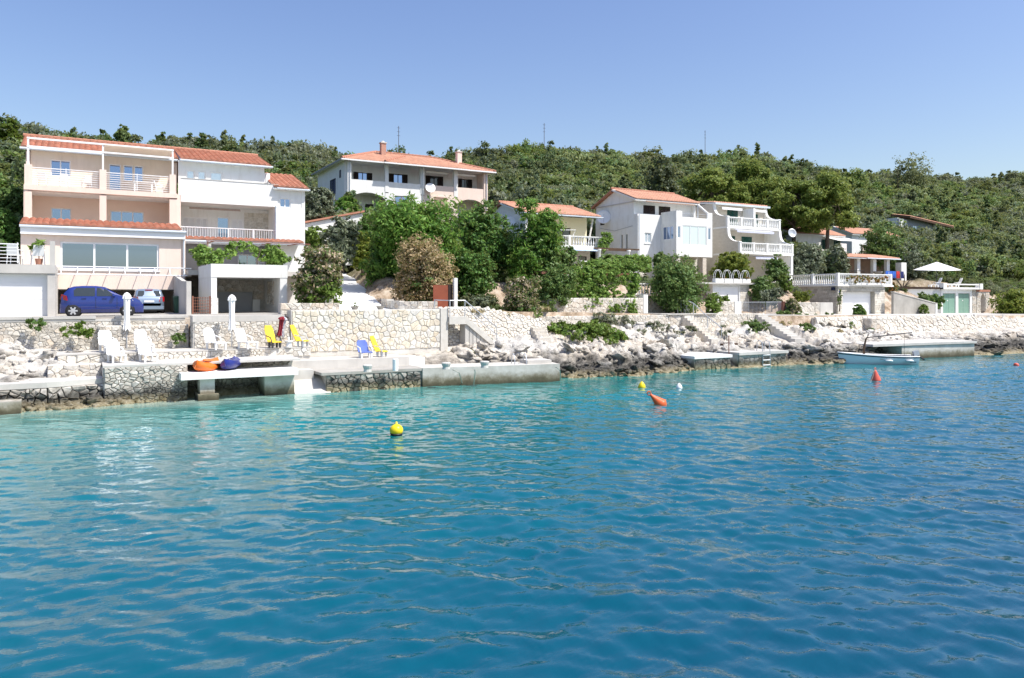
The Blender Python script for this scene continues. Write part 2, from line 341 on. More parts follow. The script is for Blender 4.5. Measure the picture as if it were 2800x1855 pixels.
leaf_mat('scrub', [(0, (0.035, 0.073, 0.017)), (.5, (0.073, 0.137, 0.031)), (1, (0.131, 0.202, 0.057))], trans=.33)
leaf_mat('scrubgrey', [(0, (0.067, 0.098, 0.046)), (.6, (0.126, 0.165, 0.088)), (1, (0.198, 0.231, 0.151))], trans=.33)
leaf_mat('scrubbright', [(0, (0.057, 0.127, 0.015)), (.5, (0.107, 0.204, 0.027)), (1, (0.172, 0.281, 0.046))], trans=.35)
leaf_mat('pine', [(0, (0.054, 0.102, 0.013)), (.5, (0.140, 0.205, 0.030)), (1, (0.244, 0.297, 0.050))], trans=.3, inst=False)
leaf_mat('acacia', [(0, (0.037, 0.107, 0.012)), (.5, (0.095, 0.226, 0.027)), (1, (0.191, 0.334, 0.056))], trans=.35, inst=False)
leaf_mat('darkleaf', [(0, (0.033, 0.085, 0.016)), (.6, (0.072, 0.176, 0.029)), (1, (0.143, 0.260, 0.052))], inst=False)
leaf_mat('figleaf', [(0, (0.044, 0.100, 0.022)), (.6, (0.100, 0.188, 0.044)), (1, (0.188, 0.275, 0.081))], inst=False)
leaf_mat('olive', [(0, (0.069, 0.098, 0.057)), (.5, (0.138, 0.172, 0.103)), (1, (0.253, 0.276, 0.196))], trans=.15, inst=False)
leaf_mat('dryleaf', [(0, (.08, .13, .03)), (.28, (.25, .18, .08)), (.6, (.42, .3, .165)), (1, (.52, .41, .26))], inst=False)
leaf_mat('oleander', [(0, (.045, .085, .018)), (.45, (.11, .17, .04)), (.6, (.2, .15, .08)), (.8, (.42, .32, .22)), (1, (.6, .5, .4))], inst=False)
leaf_mat('brightleaf', [(0, (.06, .11, .01)), (.5, (.14, .2, .02)), (1, (.26, .28, .04))], trans=.35, inst=False)
leaf_mat('vine', [(0, (0.08, 0.17, 0.026)), (.5, (0.161, 0.299, 0.052)), (1, (0.287, 0.414, 0.103))], trans=.3, inst=False)
leaf_mat('groundgreen', [(0, (0.055, 0.110, 0.013)), (.5, (0.121, 0.209, 0.028)), (1, (0.198, 0.286, 0.055))], inst=False)
leaf_mat('groundgrey', [(0, (.1, .125, .08)), (.5, (.17, .19, .13)), (1, (.28, .28, .2))], inst=False)
leaf_mat('straw', [(0, (.3, .24, .13)), (1, (.5, .42, .26))], inst=False)
leaf_mat('flowers', [(0, (.04, .08, .02)), (.55, (.09, .14, .04)), (.7, (.5, .14, .03)), (.9, (.6, .25, .08)), (1, (.7, .55, .3))], inst=False)

# ---------------------------------------------------------------- terrain functions
def vn(x, y, seed=0):
    xi = np.floor(x).astype(np.int64); yi = np.floor(y).astype(np.int64); fx = x - xi; fy = y - yi
    def h(a, b):
        n = (a * 374761393 + b * 668265263 + seed * 1442695041) & 0xffffffff
        n = ((n ^ (n >> 13)) * 1274126177) & 0xffffffff
        return ((n ^ (n >> 16)) & 0xffff) / 65535.0
    u = fx * fx * (3 - 2 * fx); v = fy * fy * (3 - 2 * fy)
    return (h(xi, yi) * (1 - u) + h(xi + 1, yi) * u) * (1 - v) + (h(xi, yi + 1) * (1 - u) + h(xi + 1, yi + 1) * u) * v
def fbm(x, y, f, o=4, seed=0, gain=.5):
    s = 0; a = 1; n = 0
    for k in range(o): s = s + a * vn(x * f, y * f, seed + k); n += a; a *= gain; f *= 2.03
    return s / n
def I(x, xs, zs): return np.interp(x, xs, zs)
def road_z(x): return I(x, [-20, 0, 20, 40, 60, 90, 130], [3.55, 3.55, 3.72, 3.25, 2.98, 2.75, 2.6])
def front_y(x): return I(x, [-40, 4.7, 4.9, 18.3, 18.6, 25, 27, 47, 51, 70, 90, 130, 450], [42.1, 42.1, 40.9, 40.9, 41.9, 42.1, 43.7, 43.7, 42.2, 42.1, 43, 46, 60])
def ridge_z(x): return I(x, [-90, -6, 32, 46, 67, 91, 178, 281, 318, 450], [32, 30.3, 29.9, 30.2, 33.2, 36.6, 40.5, 42.5, 47.5, 58])
PADS = [(-3.3, 13.7, 40, 61.5, 3.5), (22.4, 40.6, 74.6, 87, 12.6), (34.6, 45.2, 60.2, 69, 6.9), (47, 57, 57, 68.5, 6.1), (57, 67, 55.5, 68, 6.2),
        (77, 92, 57, 66, 6.6), (80, 101, 67.5, 80, 10), (61.5, 70.5, 40, 57, 2.9), (81.5, 90, 40, 56, 2.7), (137, 153, 93, 101, 16.6), (14.2, 19, 60, 66, 8.0), (37.5, 53.2, 40, 49.8, 3.05), (69, 82, 40, 50.3, 2.7)]
RAMP = [(42.6, 12.5, 16.2, 3.78), (46.5, 13.3, 16.6, 4.05), (52, 14.9, 17.6, 4.95), (58, 16.4, 18.6, 5.95), (63, 17.4, 19.6, 6.6)]
def tz(x, y, nz=True):
    x = np.asarray(x, dtype=float); y = np.asarray(y, dtype=float)
    r = road_z(x); a = r + 2.2; t = np.clip((y - 51) / 109, 0, 1); s = np.clip((y - 48) / 3, 0, 1); s = s * s * (3 - 2 * s)
    z = r + 2.2 * s + (ridge_z(x) - a) * t ** 1.1 - np.clip(y - 160, 0, None) * .33
    if nz: z = z + np.clip((y - 60) / 20, 0, 1) * ((fbm(x, y, .03, 4, 3) - .5) * 5 + (fbm(x, y, .2, 3, 9) - .5) * 1.2)
    for x0, x1, y0, y1, pz in PADS:
        d = np.maximum(np.maximum(x0 - x, x - x1), np.maximum(y0 - y, y - y1)); k = np.clip(1 - d / 1.2, 0, 1)
        z = z * (1 - k) + np.where(k > 0, pz, z) * k
    ry = [q[0] for q in RAMP]
    xl = np.interp(y, ry, [q[1] for q in RAMP]); xr = np.interp(y, ry, [q[2] for q in RAMP]); rz = np.interp(y, ry, [q[3] for q in RAMP])
    d = np.maximum(np.maximum(xl - x, x - xr), np.maximum(42 - y, y - 63.5)); k = np.clip(1 - d / .9, 0, 1)
    return z * (1 - k) + (rz - .12) * k

# hillside: one sheet from the shore walls up over the ridge
xs = np.concatenate([np.arange(-120, -20, 3), np.arange(-20, 125, .9), np.arange(125, 470, 3)])
of = np.concatenate([[0, .02], np.arange(.6, 60, .9), np.arange(60, 240, 3.5)])
X, O = np.meshgrid(xs, of, indexing='ij'); Y = front_y(X) + O; Zt = tz(X, Y); Zt[:, 0] = -1.5
def grid_faces(n, m):
    i, j = np.meshgrid(np.arange(n - 1), np.arange(m - 1), indexing='ij'); a = (i * m + j).ravel()
    return np.stack([a, a + m, a + m + 1, a + 1], 1)
o = link('hillside', npmesh('hillside', np.stack([X, Y, Zt], -1).reshape(-1, 3), grid_faces(len(xs), len(of)), True), mat=M['hillsoil']); o['kind'] = 'structure'

# rocky shore: heightfield between the water and the walls
SHY = ([-30, -3, 0.6, 4, 9, 15, 20, 22.5, 24.8, 28.5, 33, 36, 40.5, 45, 49, 52, 60, 63, 67, 75, 90, 130], [36, 35.95, 36.1, 37.2, 37.4, 37.4, 37, 36.4, 35.7, 35.1, 36.1, 36, 35.9, 34.6, 34.9, 35.6, 34.9, 34.4, 34.1, 34, 36, 44])
TOPZ = ([-30, -4, 0, 1, 8, 17, 20, 25, 28, 34, 40, 46, 50, 56, 62, 70, 80, 100], [2.6, 2.5, 2.0, 1.5, 1.2, 1.5, 2.0, 2.2, 2.5, 2.35, 2.3, 2.35, 2.3, 1.9, 1.6, 1.5, 1.7, 1.8])
sx = np.arange(-32, 100, .13); sj = np.concatenate([np.linspace(-.16, .5, 42), np.linspace(.515, 1.02, 30)])
X, T = np.meshgrid(sx, sj, indexing='ij'); y0 = I(X, *SHY); y1 = np.minimum(front_y(X) + .3, y0 + 9); Y = y0 + (y1 - y0) * T; tt = np.clip(T, 0, 1)
prof = 1 - (1 - tt) ** 1.7
Zr = I(X, *TOPZ) * prof + np.clip(T, None, 0) * 9
cell = np.abs(fbm(X, Y, .55, 2, 21) - .5) * 2; rg = (1 - cell) ** 2
amp = I(X, [-32, -3, 1, 2, 16, 18.5, 22, 30, 42, 52, 56, 64, 70, 100], [.5, .55, .2, 0, 0, .25, .8, .85, .8, .6, .25, .3, .6, .6]) * np.clip(tt * 5 + .25, 0, 1) * np.clip((1.05 - tt) * 3, .15, 1)
nearst = ((Y > 38) & (np.abs(X - (45.9 + (Y - 38.7) * .227)) < 1.2)) | ((Y > 39) & (np.abs(X - (38.5 + (Y - 39.6) * .2)) < 1.0)); amp = np.where(nearst, amp * .12, amp); Zr = np.where(nearst, Zr - .35, Zr)
Zr = Zr + amp * ((fbm(X, Y, .5, 5, 5, .6) - .5) * 2.2 + (rg - .5) * .35 + (fbm(X, Y, 2.4, 4, 8, .65) - .5) * .8)
st_ = .26; zq = Zr + (fbm(X, Y, .35, 2, 61) - .5) * .5; fr_ = zq / st_ - np.floor(zq / st_); Zr = Zr + np.clip(amp * 1.3, 0, .8) * (np.floor(zq / st_) + np.clip((fr_ - .55) / .3, 0, 1) - zq / st_) * st_   # bedding ledges
Y = Y + amp * (fbm(X, Y, .9, 4, 31, .6) - .5) * 1.1
rock = link('rocky_shore', npmesh('rocky_shore', np.stack([X, Y, Zr], -1).reshape(-1, 3), grid_faces(len(sx), len(sj)), True), mat=M['limestone']); rock['kind'] = 'structure'
def shore_z(x, y):
    i = np.clip(np.searchsorted(sx, x), 1, len(sx) - 1); j = np.argmin(np.abs(Y[i] - y)); return float(Zr[i, j])
RZ, RY = Zr, Y

# ---------------------------------------------------------------- water
def waves(n=1024, L=60.0, seed=4):
    rg_ = np.random.default_rng(seed); k = 2 * np.pi * np.fft.fftfreq(n, L / n); KX, KY = np.meshgrid(k, k, indexing='ij'); K = np.hypot(KX, KY); K[0, 0] = 1
    wd = np.array([-.62, -.78]); wd = wd / np.hypot(*wd); c = (KX * wd[0] + KY * wd[1]) / K
    S = np.where(K > 1.0, K ** -2.25, 0) * (np.abs(c) ** 3 + .06) * np.exp(-(K / 30) ** 2) * np.where(K < 2.0, .55, 1)
    h = np.fft.ifft2((rg_.normal(size=K.shape) + 1j * rg_.normal(size=K.shape)) * np.sqrt(S)).real
    sl = np.diff(h, axis=1) / (L / n); return h / sl.std()
HW = waves(); HN = HW.shape[0]
stp = 60.0 / HN * 1.5
wx = np.arange(-14, 80, stp); wy = np.arange(0, 39.5, stp)
X, Y = np.meshgrid(wx, wy, indexing='ij')
fi = (X / 60 * HN) % HN; fj = (Y / 60 * HN) % HN; i0 = fi.astype(int); j0 = fj.astype(int); a = fi - i0; b_ = fj - j0; i1 = (i0 + 1) % HN; j1 = (j0 + 1) % HN
H = (HW[i0, j0] * (1 - a) + HW[i1, j0] * a) * (1 - b_) + (HW[i0, j1] * (1 - a) + HW[i1, j1] * a) * b_
edge = np.minimum.reduce([X + 14, 80 - X, Y, 39.5 - Y]); calm = np.clip((I(X, *SHY) - Y) / 9, .35, 1)
gust = .45 + 1.1 * fbm(X, Y, .09, 3, 55)
H = H * .145 * np.clip(edge / 1.5, 0, 1) * calm * gust
V = np.stack([X, Y, H], -1).reshape(-1, 3); F = grid_faces(len(wx), len(wy)); nv = len(V); B = 4000.0
x0, x1, y0, y1 = wx[0], wx[-1], wy[0], wy[-1]; c = [0, (len(wx) - 1) * len(wy), len(wx) * len(wy) - 1, len(wy) - 1]   # corners
V = np.vstack([V, [(-B, -B, 0), (B, -B, 0), (B, B * .3, 0), (-B, B * .3, 0)]])
F = np.vstack([F, [(nv, nv + 1, c[1], c[0]), (nv + 1, nv + 2, c[2], c[1]), (nv + 2, nv + 3, c[3], c[2]), (nv + 3, nv, c[0], c[3])]])
m, t, b = nodes('seawater'); g = N(t, 'ShaderNodeNewGeometry'); pos = g.outputs['Position']; sp = N(t, 'ShaderNodeSeparateXYZ'); t.links.new(pos, sp.inputs[0])
# body colour follows the depth of the water: pale sand by the ramp, turquoise near the shore, deep blue off it
md = N(t, 'ShaderNodeMath', operation='MULTIPLY_ADD'); md.inputs[1].default_value = .16; t.links.new(sp.outputs[0], md.inputs[0]); t.links.new(sp.outputs[1], md.inputs[2])
md.inputs[1].default_value = -.2
mm = N(t, 'ShaderNodeMath', operation='ADD'); nz = noise(t, .16, 4, pos); mz = N(t, 'ShaderNodeMath', operation='MULTIPLY'); mz.inputs[1].default_value = 7; t.links.new(nz.outputs[0], mz.inputs[0])
t.links.new(md.outputs[0], mm.inputs[0]); t.links.new(mz.outputs[0], mm.inputs[1])
mr = N(t, 'ShaderNodeMapRange'); mr.inputs[1].default_value = 8; mr.inputs[2].default_value = 40; t.links.new(mm.outputs[0], mr.inputs[0])
cr = ramp(t, [(0, (.0, .056, .1)), (.35, (.0, .1, .138)), (.62, (.0, .14, .162)), (.78, (.006, .19, .192)), (.9, (.09, .28, .255)), (1, (.36, .46, .4))]); t.links.new(mr.outputs[0], cr.inputs[0])
t.links.new(cr.outputs[0], b.inputs['Base Color']); b.inputs['Roughness'].default_value = .02; b.inputs['IOR'].default_value = 1.333; b.inputs['Specular IOR Level'].default_value = .5
mp = N(t, 'ShaderNodeMapping'); mp.inputs['Rotation'].default_value = (0, 0, R(29)); mp.inputs['Scale'].default_value = (.55, 1.5, 1); t.links.new(pos, mp.inputs[0])
nb = noise(t, 5.5, 4, mp.outputs[0], .6); bn = bump(t, b, nb.outputs[0], .17, .03); b.inputs['Coat Weight'].default_value = .42; b.inputs['Coat Roughness'].default_value = .02; b.inputs['Coat IOR'].default_value = 1.333; t.links.new(bn.outputs[0], b.inputs['Coat Normal'])
sea = link('sea', npmesh('sea', V, F, True), mat=m); sea['kind'] = 'structure'
# seabed so the shallows close off under the water
mb = MB(); mb.add([(-B, -B, -6), (B, -B, -6), (B, B * .3, -6), (-B, B * .3, -6)], [(0, 1, 2, 3)]); o = mb.build('seabed', M['earth']); o['kind'] = 'structure'

# ---------------------------------------------------------------- foliage
def leaf_arrays(blobs, n, size, asp=1.8, seed=0, droop=0., clump=.34, up=.35, shell=.55):
    """leaf-sized faces in clumps through the crown's volume"""
    g = np.random.default_rng(seed); bl = np.array([(list(q) + [q[3], q[3]])[:6] if len(q) == 4 else q for q in blobs], float)
    wts = bl[:, 3] * bl[:, 4] + bl[:, 5] * bl[:, 3]; wts /= wts.sum(); per = 26; nc = max(4, n // per)
    bi = g.choice(len(bl), nc, p=wts); d = g.normal(size=(nc, 3)); d[:, 2] += .15; d /= np.linalg.norm(d, axis=1)[:, None]
    rad = (shell + (1.08 - shell) * g.random(nc) ** .6)[:, None]; cc = bl[bi, :3] + d * rad * bl[bi, 3:6]
    cs = clump * bl[bi, 3:6].min(1) * (.6 + .8 * g.random(nc)); k = np.repeat(np.arange(nc), per); m_ = len(k)
    off = g.normal(size=(m_, 3)); off *= (g.random(m_) ** .5 / np.linalg.norm(off, axis=1))[:, None]
    p = cc[k] + off * cs[k][:, None] * np.array([1, 1, .75])
    nrm = d[k] * .7 + g.normal(size=(m_, 3)) * .6 + np.array([0, 0, up]); nrm /= np.linalg.norm(nrm, axis=1)[:, None]
    tg = g.normal(size=(m_, 3)); tg[:, 2] -= droop; tg -= nrm * (tg * nrm).sum(1)[:, None]; tg /= np.linalg.norm(tg, axis=1)[:, None]; bt = np.cross(nrm, tg)
    s = (size * (.6 + .8 * g.random(m_)))[:, None]; A = tg * s * asp / 2; Bv = bt * s / 2
    V = np.stack([p - A, p + Bv - A * .1, p + A, p - Bv - A * .1], 1).reshape(-1, 3); return V, np.arange(len(V)).reshape(-1, 4)
def crown_mesh(name, *a, **k):
    V, F = leaf_arrays(*a, **k); return npmesh(name, V, F)
def trunk_mb(mb, base, top, r, limbs=(), bend=.25, seed=0):
    q = random.Random(seed); base = Vector(base); top = Vector(top); pts = []
    for i in range(5):
        f = i / 4; pts.append(base.lerp(top, f) + Vector((q.uniform(-bend, bend), q.uniform(-bend, bend), 0)) * (f * (1.2 - f)))
    mb.tube(pts, [r * (1.25 - .75 * i / 4) for i in range(5)], 7)
    for l in limbs:
        l = Vector(l); s = pts[2 + q.randrange(3)]; mid = s.lerp(l, .5) + Vector((q.uniform(-.2, .2), q.uniform(-.2, .2), .1)); mb.tube([s, mid, l], [r * .5, r * .36, r * .12], 5)
    return mb
TREE_N = [0]
def tree(name, label, cat, base, blobs, n, size, lm, trunk_r=.12, asp=1.8, group=None, parts=None, droop=0., clump=.34, shell=.55, extra=None, bm='bark', trunk_top=None, up=.35):
    """blobs are relative to the base; extra = further (part name, blobs, n, size, material)"""
    TREE_N[0] += 1; sd = TREE_N[0] * 17 + 3; b0 = Vector(base); tr = thing(name, label, cat, tuple(b0), 0, group)
    tb = MB(); top = trunk_top or (sum(q[0] for q in blobs) / len(blobs) * .6, sum(q[1] for q in blobs) / len(blobs) * .6, max(q[2] for q in blobs) * .8)
    trunk_mb(tb, (0, 0, -.25), top, trunk_r, [(q[0] * .85, q[1] * .85, q[2] * .9) for q in blobs], seed=sd)
    tb.build('trunk', M[bm], tr, True, local=True)
    me = crown_mesh('crown', blobs, n, size, asp, sd, droop, clump, up, shell); link('crown', me, tr, True, M[lm])
    for nm, bl, nn, ss, mm_ in (extra or ()):
        link(nm, crown_mesh(nm, bl, nn, ss, asp, sd + 5, droop, clump, up, shell), tr, True, M[mm_])
    return tr

# hillside scrub: prototypes kept out of the scene, scattered as one mass
hid = bpy.data.collections.new('scrub_prototypes')
def proto(nm, blobs, n, size, lm, asp=1.6, **k):
    me = crown_mesh(nm, blobs, n, size, asp, **k); me.materials.append(M[lm]); o = bpy.data.objects.new(nm, me); hid.objects.link(o); return o
q = random.Random(3); protos = []
for i, (lm, sh) in enumerate([('scrub', 'r'), ('scrub', 'r'), ('scrubgrey', 'r'), ('scrubbright', 'r'), ('scrub', 'c'), ('scrub', 't'), ('scrubgrey', 't'), ('scrub', 'c')]):
    if sh == 'r': bl = [(q.uniform(-.55, .55), q.uniform(-.55, .55), .35 + q.uniform(-.1, .35), q.uniform(.4, .62)) for _ in range(5)]
    elif sh == 'c': bl = [(q.uniform(-.12, .12), q.uniform(-.12, .12), .25 + .36 * j, .5 - .1 * j, .5 - .1 * j, .42) for j in range(4)]
    else: bl = [(q.uniform(-.5, .5), q.uniform(-.5, .5), .75 + q.uniform(-.25, .5), q.uniform(.4, .6)) for _ in range(6)] + [(0, 0, .45, .6)]
    protos.append(proto(f'scrub_{i}', bl, 1650, .1, lm, seed=50 + i, clump=.5))
g = np.random.default_rng(11); pts = []; 
def clear(x, y):
    for x0, x1, y0, y1, _ in PADS:
        if x0 - 1.5 < x < x1 + 1.5 and y0 - 2.5 < y < y1 + 1.5: return False
    return not (12 < x < 21 and 42 < y < 64) and not (134 < x < 160 and 84 < y < 100)
CLEARING = [(57, 92, 5.5), (64, 88, 3.5), (70, 97, 4.5), (61, 97, 3), (262, 150, 7), (300, 152, 8), (95, 118, 4), (130, 105, 4), (40, 110, 3.5), (180, 125, 5)]
for _ in range(33000):
    y = 52 + 118 * g.random() ** .8; x = -60 + 425 * g.random()
    if x < -60 or x > 1.95 * y + 30: continue
    if y < 62 and not (x < -4.5 or 13.5 < x < 34 or x > 92): continue
    if not clear(x, y): continue
    if any((x - cx) ** 2 + (y - cy) ** 2 < cr_ ** 2 and g.random() < .88 for cx, cy, cr_ in CLEARING): continue
    pts.append((x, y))
def path_free(x, y): return not (x > 36.5 and y < 50.5) and not (44 < x < 47.5 and y < 59)
for _ in range(2600):
    x = 18.6 + 100 * g.random(); y = 43.4 + 19 * g.random()
    if clear(x, y) and path_free(x, y) and y > front_y(x) + .8 and not (28.4 < x < 37.8 and y < 47): pts.append((x, y))
pts = np.array(pts); zz = tz(pts[:, 0], pts[:, 1]); npnt = len(pts)
me = bpy.data.meshes.new('hillside_scrub'); me.from_pydata(np.column_stack([pts, zz - .15]).tolist(), [], [])
pick = g.choice(8, npnt, p=[.2, .17, .15, .09, .12, .1, .07, .1]); pn = fbm(pts[:, 0], pts[:, 1], .06, 3, 77); r_ = g.random(npnt); pick = np.where((pn > .56) & (r_ < .6), 3, np.where((pn < .42) & (r_ < .55), np.where(r_ < .3, 2, 6), pick)); sc_ = np.where((pts[:, 1] < 60) & (pts[:, 0] > 15), .28 + .4 * g.random(npnt), (.75 + 2.0 * g.random(npnt) ** 2.6) * (.8 + .5 * fbm(pts[:, 0], pts[:, 1], .11, 2, 5))) * (1 + .25 * np.clip((pts[:, 1] - 90) / 60, 0, 1))
at_ = me.attributes.new('idx', 'INT', 'POINT'); at_.data.foreach_set('value', pick.astype(np.int32))
at_ = me.attributes.new('scl', 'FLOAT_VECTOR', 'POINT'); at_.data.foreach_set('vector', np.column_stack([sc_, sc_ * (.85 + .3 * g.random(npnt)), sc_ * (.8 + .45 * g.random(npnt))]).astype(np.float32).ravel())
at_ = me.attributes.new('rot', 'FLOAT_VECTOR', 'POINT'); at_.data.foreach_set('vector', np.column_stack([np.zeros(npnt), np.zeros(npnt), 6.283 * g.random(npnt)]).astype(np.float32).ravel())
scrub = link('hillside_scrub', me); tag(scrub, 'dense dark green evergreen scrub covering the hillside', 'scrub', kind='stuff')
ng = bpy.data.node_groups.new('scatter', 'GeometryNodeTree')
ng.interface.new_socket('Geometry', in_out='INPUT', socket_type='NodeSocketGeometry'); ng.interface.new_socket('Geometry', in_out='OUTPUT', socket_type='NodeSocketGeometry')
gi = ng.nodes.new('NodeGroupInput'); go = ng.nodes.new('NodeGroupOutput'); ip = ng.nodes.new('GeometryNodeInstanceOnPoints'); ci = ng.nodes.new('GeometryNodeCollectionInfo')
ci.inputs[0].default_value = hid; ci.inputs['Separate Children'].default_value = True; ci.inputs['Reset Children'].default_value = True
def attr(nm, ty):
    a = ng.nodes.new('GeometryNodeInputNamedAttribute'); a.data_type = ty; a.inputs[0].default_value = nm; return a.outputs[0]
L = ng.links.new; L(gi.outputs[0], ip.inputs['Points']); L(ci.outputs[0], ip.inputs['Instance']); ip.inputs['Pick Instance'].default_value = True
L(attr('idx', 'INT'), ip.inputs['Instance Index']); L(attr('scl', 'FLOAT_VECTOR'), ip.inputs['Scale']); L(attr('rot', 'FLOAT_VECTOR'), ip.inputs['Rotation']); L(ip.outputs[0], go.inputs[0])
md_ = scrub.modifiers.new('scatter', 'NODES'); md_.node_group = ng

# ---------------------------------------------------------------- masonry
def clip_poly(P, nx, ny, c):                               # keep nx*x+ny*y <= c
    out = []; n = len(P)
    for i in range(n):
        p, q_ = P[i], P[(i + 1) % n]; dp = nx * p[0] + ny * p[1] - c; dq = nx * q_[0] + ny * q_[1] - c
        if dp <= 0: out.append(p)
        if dp * dq < 0: f = dp / (dp - dq); out.append((p[0] + f * (q_[0] - p[0]), p[1] + f * (q_[1] - p[1])))
    return out
def cells(a0, a1, z0, z1, size, aspect, seed, jit=.42):
    g = random.Random(seed); H = (z1 - z0) * aspect; nr = max(1, round(H / size)); nc = max(1, round((a1 - a0) / size)); pts = []
    for r in range(nr):
        for c in range(nc):
            pts.append((a0 + (a1 - a0) * (c + .5 + (.25 if r % 2 else -.25) + g.uniform(-jit, jit)) / nc, H * (r + .5 + g.uniform(-jit, jit)) / nr))
    pts = [p for p in pts if g.random() > .27] + [(g.uniform(a0, a1), g.uniform(0, H)) for _ in range(int(len(pts) * .36))]
    P = np.array(pts); out = []
    for i, p in enumerate(pts):
        d = np.hypot(*(P - p).T); near = np.argsort(d)[1:15]; poly = [(a0, 0), (a1, 0), (a1, H), (a0, H)]
        for j in near:
            o = P[j]; nx, ny = o - P[i]; poly = clip_poly(poly, nx, ny, (o @ o - P[i] @ P[i]) / 2)
            if len(poly) < 3: break
        if len(poly) >= 3: out.append([(x, z0 + y / aspect) for x, y in poly])
    return out
def area(P): return abs(sum(P[i][0] * P[i - 1][1] - P[i - 1][0] * P[i][1] for i in range(len(P)))) / 2
def masonry(parent, fr, a0, a1, z0, z1, size, mt, aspect=1.35, seed=1, gap=.012, proud=.034, top=None, bot=None, limit=300, jit=.42, name='stone', rough=.5, lean=0.):
    """a wall face of single stones, each with its own edge and depth; top/bot = outline functions of a; lean = inward per metre up"""
    g = random.Random(seed + 99); sts = []
    for P in cells(a0, a1, z0, z1, size, aspect, seed, jit):
        cx = sum(p[0] for p in P) / len(P); cz = sum(p[1] for p in P) / len(P)
        if top and cz > top(cx) - .02: continue
        if bot and cz < bot(cx): continue
        A = area(P)
        if A < .004: continue
        k = max(.5, 1 - gap / math.sqrt(A)); P = [(cx + (x - cx) * k, cz + (z - cz) * k) for x, z in P]; n = len(P)
        d1 = proud * g.uniform(.5, .9); d2 = proud * g.uniform(.9, 1.5); k2 = g.uniform(.66, .86); tx, tz_ = g.uniform(-.3, .3), g.uniform(-.3, .3); vs_ = []
        for dd, kk in ((.05, 1), (-d1, .985), (-d2, k2)):
            for x, z in P:
                qx, qz = cx + (x - cx) * kk, cz + (z - cz) * kk
                e = dd - ((qx - cx) * tx + (qz - cz) * tz_) * rough * (dd < 0) + (g.uniform(-.3, .3) * proud * rough if dd < 0 else 0) + lean * (qz - z0)
                vs_.append(fr(qx, e, qz))
        fs = [(r * n + i, r * n + (i + 1) % n, (r + 1) * n + (i + 1) % n, (r + 1) * n + i) for r in range(2) for i in range(n)] + [tuple(range(2 * n, 3 * n))]
        sts.append((A, vs_, fs))
    sts.sort(key=lambda s: -s[0])
    for A, vs_, fs in sts[:limit]:
        MB().add(vs_, fs).build(name, M[mt], parent)
    if len(sts) > limit:
        mb = MB()
        for A, vs_, fs in sts[limit:]: mb.add(vs_, fs)
        o = mb.build('small_' + name + 's', M[mt], parent); o['kind'] = 'stuff'
def blocks(parent, fr, a0, a1, z0, z1, bw, bh, mt, seed=1, proud=.03, name='block'):
    g = random.Random(seed); nr = round((z1 - z0) / bh); bh = (z1 - z0) / nr
    for r in range(nr):
        a = a0 - (bw * .5 if r % 2 else 0)
        while a < a1 - .05:
            w_ = bw * g.uniform(.75, 1.3); l, r_ = max(a, a0) + .008, min(a + w_, a1) - .008; a += w_
            if r_ - l > .06:
                mb = MB(); fr.box(mb, l, r_, -proud * g.uniform(.6, 1.3), .02, z0 + r * bh + .008, z0 + (r + 1) * bh - .008); mb.build(name, M[mt], parent)

WG = 'stone walls along the shore'
def wall_thing(label, x, y, z, group=None, name='stone_wall'): return thing(name, label, 'wall', (x, y, z), 0, group)
# road wall at the far left, with kerb slabs
t_ = wall_thing('rubble retaining wall under the road edge below the blue car', .6, 42, 2)
mb = MB(); mb.box(-30, 4.75, 41.8, 42.25, 1.0, 3.38); mb.build('core', M['mortar'], t_)
masonry(t_, front(41.8), -6, 4.7, 1.9, 3.36, .23, 'rubble', 1.4, 3)
for a, b_ in ((-30, .62), (1.45, 4.72)): MB().box(a, b_, 41.72, 42.3, 3.5, 3.62).build('kerb_slab', M['paleconcrete'], t_)
MB().box(-30, 4.76, 41.76, 42.28, 3.383, 3.497).build('coping', M['paleconcrete'], t_)
masonry(t_, front(41.35), .75, 4.65, 1.95, 3.15, .22, 'rubble', 1.4, 5)
MB().box(.72, 4.68, 41.36, 41.79, 1.6, 3.18).build('buttress', M['mortar'], t_)
# wall under the white portal
t_ = wall_thing('pale rubble wall with concrete top behind the two white loungers', 7, 40.6, 2)
MB().box(4.8, 9.55, 40.5, 41.5, 1.2, 3.3).build('core', M['mortar'], t_)
masonry(t_, front(40.5), 4.85, 9.5, 1.9, 3.3, .22, 'rubblepale', 1.35, 8)
masonry(t_, sideL(4.8), 40.55, 41.5, 1.9, 3.3, .3, 'rubble', 1.35, 9)
MB().box(4.77, 9.2, 40.46, 41.6, 3.303, 3.62).build('coping', M['paleconcrete'], t_)
# flagstone wall
t_ = wall_thing('tall cream flagstone wall with polygonal stones and pale joints', 14, 40.4, 1.6)
MB().box(9.5, 18.35, 40.35, 41.3, 1.0, 3.86).build('core', M['palemortar'], t_)
masonry(t_, front(40.35), 9.55, 17.9, 1.65, 3.84, .3, 'flag', 1.0, 12, gap=.03, proud=.035, rough=.2)
MB().box(17.93, 18.38, 40.27, 41.35, 1.0, 3.9).build('end_pier', M['palemortar'], t_)
t_ = wall_thing('low rubble planter wall in front of the pale flowering bush', 11, 41.5, 3.8)
MB().box(9.2, 12.4, 41.45, 42.0, 3.3, 4.2).build('core', M['mortar'], t_)
masonry(t_, front(41.45), 9.2, 12.4, 3.6, 4.22, .26, 'rubble', 1.2, 14)
